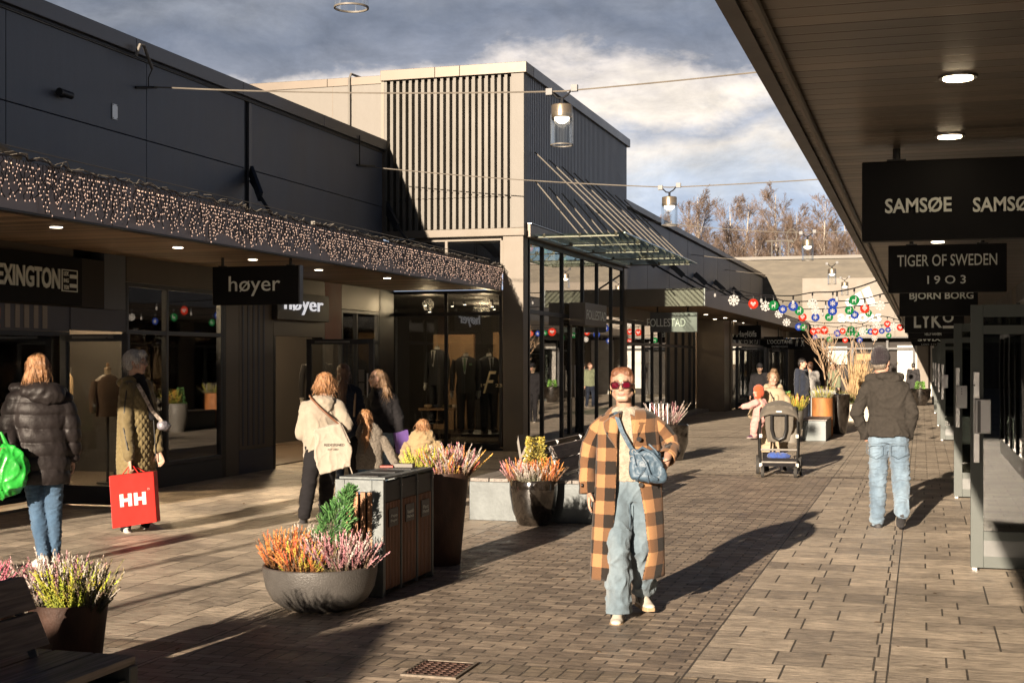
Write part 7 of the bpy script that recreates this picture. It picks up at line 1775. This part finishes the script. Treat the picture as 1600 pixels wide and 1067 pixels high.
# ---------- woman in black coat, head in profile ----------
f=Fig('woman with wavy dark blond hair and short black coat looking to the left',600,17.4,1.66,face=205,head=-80)
f.hc=f.P(588,592,0);f.foot=[f.fv,f.fv]
f.joints(hc=f.hc,neck=f.P(594,612,0),shd=[f.P(613,622,.0),f.P(582,622,0)],wr=[f.P(623,676,-.08),f.P(580,668,.12)],elb=[f.P(624,655,-.04),f.P(577,650,.0)])
f.body(voxel=.008,hands=((Vector((0,-.1,-1)),Vector((-1,0,0)),.8),None))
mb=f.torso([(.82,.19,.14),(.95,.185,.14),(1.15,.18,.13),(1.3,.19,.125),(1.4,.1,.08)]);f.sleeves(mb,(.076,.068,.052),.96);fuse(mb,'coat',blackcloth,f.root,.011,2,creases(.011,5,5,6,4))
f.trousers(dj,(.095,.072,.065,.06),.1,None,.011,'jeans')
for i in(0,1): f.shoe(i,f.fv,dksneak,brsole)
shell_hair(f,[(0,-.03,.04,.082,.09,.088),(.01,-.07,-.03,.07,.05,.10),(.05,-.10,-.11,.06,.05,.10),(.12,-.11,-.16,.05,.04,.08),(0,-.11,-.16,.06,.04,.10)],hair_dkblond,.008,.012,seed=6,strands=(400,.13,.5))
pb=thing('shopping_bag','purple paper bag held by the woman in the black coat','bag',f.root.location.copy(),f.root.rotation_euler.z)
MB().obox(f.P(628,689,-.10),(.075,.03,.02),(-.02,.04,0),(-.02,0,.13)).build('paper_body',mat('purple_paper',(.16,.09,.32),.5,0,.15,6),pb,local=True,bevel=.004)
MB().tube([f.P(622,676,-.13),f.P(624,669,-.1),f.P(632,676,-.12)],.004,5).build('handle',white_panel,pb,local=True)
# ---------- child with ponytail ----------
f=Fig('child with ginger ponytail in grey fleece jacket behind the waste bin',577,15.0,1.24,face=185,head=180)
f.hc=f.P(571,653,0);f.foot=[f.fv,f.fv]
f.joints(hc=f.P(571,653,0),neck=f.P(575,674,0),shd=[f.P(598,689,0),f.P(556,690,0)],wr=[f.P(616,722,-.04),f.P(552,738,0)],elb=[f.P(607,703,0),f.P(549,712,0)])
f.body(voxel=.008,hands=((Vector((.6,0,-.8)),Vector((-1,0,0)),.6),None))
gf=fabric('grey_fleece',(.22,.19,.155),.98,.25,60,.8,120)
mb=f.torso([(.72,.20,.15),(.9,.20,.15),(1.1,.20,.15),(1.28,.20,.14),(1.37,.15,.11),(1.42,.08,.07)]);f.sleeves(mb,(.085,.078,.062),.95);fuse(mb,'fleece_jacket',gf,f.root,.009,2,lambda v,n:.006*NZ(v,40,40,40)+.008*NZ(v,8,8,8))
mb=MB();chain(mb,[f.sh[1]+Vector((-.01,-.01,.0)),f.el[1]+Vector((-.01,-.02,0)),f.wr[1]],[.067,.062,.05]);fuse(mb,'dark_sleeve',blackcloth,f.root,.01,2)
f.trousers(bj,(.10,.075,.07,.065),.1)
for i in(0,1): f.shoe(i,f.fv,dksneak,brsole)
shell_hair(f,[(0,-.02,.035,.095,.11,.10),(0,-.05,.0,.08,.08,.09),(-.02,-.13,-.04,.035,.035,.05),(-.02,-.16,-.12,.045,.04,.09),(-.0,-.17,-.24,.05,.04,.11),(-.02,-.16,-.36,.03,.03,.08)],hair_ginger,.007,.011,seed=5,strands=(350,.12,.3))
f0=f
# ---------- child in beige jacket ----------
f=Fig('small child in beige jacket seen over the tall brown pot',660,15.2,1.13,face=188,head=182)
f.hc=f.P(661,667,0);f.foot=[f.fv,f.fv]
f.joints(hc=f.P(661,667,0),neck=f.P(661,686,0),shd=[f.P(682,697,0),f.P(638,697,0)])
f.body(voxel=.009,hands=(None,None))
bg_=fabric('beige_canvas',(.33,.24,.13),.85,.1,6,.2,120)
mb=f.torso([(.6,.25,.18),(.9,.235,.17),(1.15,.23,.165),(1.3,.22,.15),(1.38,.16,.12),(1.43,.10,.09)]);f.sleeves(mb,(.09,.08,.07),1.0);fuse(mb,'jacket',bg_,f.root,.009,2,creases(.013,6,6,7,2))
mb=MB();ell(mb,f.P(661,690,-.02),(.12,.10,.035));fuse(mb,'hood',bg_,f.root,.009,2,folds(.01,12,12,12))
f.trousers(darkblue,(.10,.08,.075,.07),.1)
for i in(0,1): f.shoe(i,f.fv,dksneak,brsole)
shell_hair(f,[(0,-.02,.035,.10,.115,.105),(0,-.03,-.04,.105,.09,.08),(.06,0,-.06,.05,.07,.08),(-.06,0,-.06,.05,.07,.08)],hair_ginger,.007,.012,seed=8,strands=(350,.10,.4))
# ---------- mother with toddler behind the pushchair ----------
f=Fig('woman with hair bun in cream padded coat, smiling, holding the toddler behind the pushchair',1209,21.2,1.56,face=4,head=-4)
f.hc=f.P(1208,592,-.05);f.foot=[Vector((0,-1,0))]*2
f.joints(hc=f.hc,neck=f.P(1209,609,0),shd=[f.P(1193,624,0),f.P(1226,624,0)],wr=[f.P(1187,636,-.30),f.P(1233,672,-.30)],elb=[f.P(1177,648,-.06),f.P(1238,662,-.04)],ank=[f.P(1196,738,0),f.P(1224,738,.1)])
f.body(voxel=.006,hands=((Vector((.9,-.1,.25)),Vector((.2,.9,0)),.4),None))
cc=fabric('cream_puffer_shell',(.42,.33,.225),.6,.08,6,.1,30,sheen=0)
mb=f.torso([(.32,.24,.17),(.6,.235,.17),(.95,.225,.165),(1.2,.215,.15),(1.33,.19,.13),(1.40,.12,.1)]);f.sleeves(mb,(.09,.085,.066),.90);fuse(mb,'coat',cc,f.root,.011,2,puffs(.13,.014,6))
mb=MB()
for x_,y_,z_,r_ in((-.115,.02,-.04,.055),(.115,.02,-.04,.055),(-.10,.08,.02,.055),(.10,.08,.02,.055),(0,.13,.03,.06),(-.06,.12,.03,.06),(.06,.12,.03,.06),(-.095,-.06,-.09,.05),(.095,-.06,-.09,.05),(-.05,-.12,-.14,.045),(.05,-.12,-.14,.045)):
    ell(mb,f.P(1208,609,0)+Vector((x_,y_,z_)),(r_,r_,.075))
fuse(mb,'hood',cc,f.root,.010,3)
MB().tube([f.P(1209,620,-.19),f.P(1208,642,-.21),f.P(1207,690,-.21)],.007,6).tube([f.P(1203,612,-.14),f.P(1208,622,-.19)],.008,6).build('zip',black_m,f.root,local=True)
f.trousers(blackcloth,(.09,.07,.06,.055))
for i in(0,1): f.shoe(i,f.fv,wsneak,brsole)
shell_hair(f,[(0,-.03,.045,.084,.092,.085),(0,-.01,.10,.055,.055,.04),(.01,-.03,.135,.045,.045,.045),(-.06,.0,.03,.025,.06,.07),(.06,.0,.03,.025,.06,.07)],hair_dkblond,.007,.009,seed=11,strands=(260,.035,.9))
fm=f
# toddler
f=Fig('toddler in pink outfit and orange red knitted bonnet carried by the woman in cream',1184,20.75,.92,face=-60,head=-62,z=CAMH-(681-HOR)*20.75/F)
f.hc=f.P(1184,612,0);f.s=.5
f.pel=f.P(1186,652,.0);f.che=f.P(1187,634,0);f.neck=f.P(1186,622,0);f.sh=[f.P(1181,629,-.10),f.P(1192,629,.08)];f.el=[f.P(1172,633,-.12),f.P(1198,640,.05)];f.wr=[f.P(1162,635,-.15),f.P(1196,650,0)]
f.hip=[f.P(1183,655,-.06),f.P(1188,655,.05)];f.kn=[f.P(1179,664,-.13),f.P(1184,667,.02)];f.ank=[f.P(1178,678,-.11),f.P(1184,681,.03)];f.foot=[Vector((-.8,-.5,0)),Vector((-.8,-.5,0))]
f.s=.72;f.body(voxel=.006,hands=((Vector((-1,-.2,-.1)),Vector((0,0,-1)),.3,.75),None),face=True)
pink=fabric('pink_cotton',(.62,.32,.29),.95,.08,8,.3,150);f.s=1
mb=MB();ecap(mb,f.P(1187,652,0),f.P(1187,632,0),(.105,.10),(.09,.085));chain(mb,[f.sh[0],f.el[0],f.wr[0]],[.058,.048,.036]);chain(mb,[f.sh[1],f.el[1],f.wr[1]],[.058,.05,.036]);fuse(mb,'jacket',pink,f.root,.008,2,folds(.008,12,12,14))
mb=MB()
for i in(0,1): chain(mb,[f.hip[i],f.kn[i],f.ank[i]],[.075,.062,.050])
fuse(mb,'trousers',pink,f.root,.008,2,folds(.008,12,12,14,3))
f.s=.62
plum=mat('plum_shoe',(.08,.03,.07),.6,0,.1,9)
for i in(0,1): f.shoe(i,f.foot[i],plum,mat('pale_sole',(.4,.33,.3),.7))
f.s=.80;c=f.hc
mb=MB();e=lambda a,b,z,ra,rb,rz: ell(mb,c+(f.hx*a+f.hf*b+f.hz*z)*f.s,(ra*f.s,rb*f.s,rz*f.s),(f.hx,f.hf,f.hz))
e(0,-.02,.045,.095,.105,.095);e(0,-.045,-.02,.09,.085,.10);e(-.06,.0,-.04,.04,.06,.08);e(.06,.0,-.04,.04,.06,.08);e(0,-.0,-.11,.07,.07,.04)
fuse(mb,'bonnet',fabric('orange_knit',(.62,.10,.035),.95,.1,14,.6,200),f.root,.006,2,lambda v,n:.002*math.sin(v.z*260))
# ---------- pushchair ----------
t0=20.2;d=ray(1217);n_=math.hypot(*d);pc=thing('pushchair','grey pushchair with raised hood and blue blanket in the basket, seen from the seat back','pushchair',(t0*d[0],t0*d[1],0),math.atan2(-d[0],d[1]))
kk=t0/F;PP=lambda px,py,dy=0:Vector(((px-1217)*kk,dy,CAMH-(py-HOR)*kk))
pcf=fabric('pushchair_grey',(.13,.115,.095),.8,.1,10,.3,200,sheen=.05);pfr=mat('pushchair_frame',(.03,.03,.03),.35,.6,.1,9);psil=mat('pushchair_silver',(.55,.52,.47),.3,.7,.05,9)
# hood
rows=[];uv=[]
for i in range(11):
    a=R(8+i*13);row=[];ur=[]
    for j in range(25):
        b=math.pi*j/24;rx=.275;x=rx*math.cos(b);q=math.sin(b)**.75
        y=-.10+.30*(1-math.cos(a))*.5*1.5*q-.0;z=.80+ .30*q*math.sin(min(a,R(150))*.62+.35)+.0
        row.append(Vector((x,y-.12*q,z+.008*math.sin(i*2.2)*q)));ur.append((b,a))
    rows.append(row);uv.append(ur)
sheet('hood',rows,uv,pcf,pc,.012)
mb=MB();P_=[PP(1195,640,-.14),PP(1198,634,-.16),PP(1217,632,-.18),PP(1236,634,-.16),PP(1240,640,-.14),PP(1238,668,-.10),PP(1233,690,-.06),PP(1200,690,-.06),PP(1196,668,-.10)]
mb.poly(P_,(0,.09,0));fuse(mb,'seat_back',pcf,pc,.010,4,lambda v,n:.010*(.3-abs(NZ(v,10,3,7,2)))+.004*math.sin(v.x*70))
ring=[PP(1206,647,-.20),PP(1206,670,-.165),PP(1209,682,-.15),PP(1217,686,-.145),PP(1225,682,-.15),PP(1228,670,-.165),PP(1228,647,-.20)]
MB().tube(ring,.022,8).tube([PP(1206,647,-.20),PP(1228,647,-.20)],.014,8).build('carry_strap',black_m,pc,local=True,smooth=True)
MB().obox(PP(1217,642,-.235),(.045,0,0),(0,.004,0),(0,0,.012)).build('badge',psil,pc,local=True,bevel=.004)
fr_=MB()
for sg in(-1,1):
    X=sg*.27;fr_.tube([Vector((X,-.10,.82)),Vector((X*1.02,-.12,.60)),Vector((X,-.16,.34)),Vector((X*.93,-.22,.14))],.017,8);fr_.tube([Vector((X*1.05,-.02,.80)),Vector((X*1.08,.05,.5)),Vector((X*1.06,.30,.16))],.016,8);fr_.tube([Vector((X,-.10,.80)),Vector((X,.25,.98)),Vector((X*.95,.48,1.0))],.015,8)
fr_.tube([(-.257,.48,1.0),(.257,.48,1.0)],.02,10).build('frame',pfr,pc,local=True,smooth=True)
MB().tube([(-.26,-.17,.40),(.26,-.17,.40)],.016,8).tube([(-.25,-.21,.22),(.25,-.21,.22)],.014,8).build('cross_bar',psil,pc,local=True)
for sg in(-1,1):
    for z_,y_ in((.60,-.13),(.18,-.22)): MB().obox((sg*.262,y_,z_),(.025,0,0),(0,.02,0),(0,0,.03)).build('joint_block',psil,pc,local=True,bevel=.006)
b=MB().obox((0,.0,.17),(.225,0,0),(0,.20,0),(0,0,.012));b.obox((0,-.20,.22),(.225,0,0),(0,.008,0),(0,0,.06));b.obox((-.225,0,.23),(.006,0,0),(0,.2,0),(0,0,.06)).obox((.225,0,.23),(.006,0,0),(0,.2,0),(0,0,.06));b.build('basket',blackcloth,pc,local=True)
bt=thing('blanket','crumpled blue blanket in the pushchair basket','blanket',pc.location.copy(),pc.rotation_euler.z);mb=MB();ell(mb,(0,-.05,.30),(.17,.14,.055));ell(mb,(-.06,-.1,.31),(.1,.08,.05));fuse(mb,'cloth',fabric('blue_blanket',(.05,.10,.36),.9,.2,9),bt,.008,2,lambda v,n:.03*(.3-abs(NZ(v,14,14,14,2))))
tyre=mat('tyre_rubber',(.035,.033,.03),.8,0,.2,9)
def wheel(x,y,r,w):
    vs=[];m_=MB();pr=[(r-.02,-w/2),(r-.004,-w/2),(r,-w/4),(r,w/4),(r-.004,w/2),(r-.02,w/2)];n=32
    for rr,xx in pr:
        for k in range(n):
            a=2*math.pi*k/n;vs.append((x+xx,y+rr*math.cos(a),r+rr*math.sin(a)))
    fs=[(i*n+k,i*n+(k+1)%n,((i+1)%6)*n+(k+1)%n,((i+1)%6)*n+k) for i in range(6) for k in range(n)]
    m_.add(vs,fs);wh=MB()
    wh.disc((x,y,r),.035,16,'x',w*1.1)
    for k in range(5):
        a=k*1.2566;wh.bar((x,y,r),(x,y+(r-.015)*math.cos(a),r+(r-.015)*math.sin(a)),.014,.02)
    W_=wh.build('wheel',pfr,pc,local=True);m_.build('tyre',tyre,W_,local=True,smooth=True)
wheel(-.235,-.26,.085,.045);wheel(.235,-.26,.085,.045);wheel(-.31,.30,.145,.05);wheel(.31,.30,.145,.05)
# ---------- far passers-by ----------
def simple(label,px,t,H,face,coat,trm,hairm,head=None,lev=None,hat=None,hc=None,zc=.8,skin=None):
    f=Fig(label,px,t,H,face=face,head=head);f.foot=[f.fv,f.fv]
    f.joints(ank=[f.B(-.10,.10,.085),f.B(.10,-.12,.085)]);f.body(skin=skin,voxel=.012,hands=((None,None,.5),(None,None,.5)),eyes=False)
    mb=f.torso(lev or [(zc,.19,.14),(1.0,.19,.14),(1.2,.2,.14),(1.33,.18,.12),(1.41,.09,.08)]);f.sleeves(mb,(.08,.07,.055),.95);fuse(mb,'jacket',coat,f.root,.014,2,folds(.012,6,6,8,px))
    f.trousers(trm,(.10,.078,.07,.062),.09,None,.014)
    for i in(0,1): f.shoe(i,f.fv,dksneak,brsole)
    if hat:
        mb=MB();ell(mb,f.hc+Vector((0,0,.05)),(.09,.1,.085));fuse(mb,'beanie',hat,f.root,.01,2)
    elif hairm: shell_hair(f,[(0,-.02,.045,.084,.098,.088),(0,-.06,0,.075,.06,.08)],hairm,.01,.005)
    return f
simple('bearded man in dark navy jacket walking away past the far pots',1253,33.5,1.76,60,fabric('navy_jacket',(.018,.024,.042),.8,.1,8),blackcloth,hair_black,head=70,skin=skin_r)
simple('person in white and grey jacket half hidden behind the navy jacket man',1266,37.0,1.66,200,fabric('pale_grey_jacket',(.32,.31,.30),.8,.1,8),darkblue,hair_brown)
simple('woman in black with dark headwear standing by the far doors',1187,36.0,1.62,-10,blackcloth,blackcloth,None,hat=blackcloth)
simple('person in long dark padded coat walking away at the far right',1427,55.5,1.58,178,fabric('dark_padded',(.03,.028,.03),.7,.1,8),blackcloth,hair_black,zc=.58)
simple('person in green jacket near the bare shrubs',1303,47.0,1.62,-40,fabric('green_jacket',(.16,.18,.11),.8,.1,8),darkblue,hair_brown,head=-60)
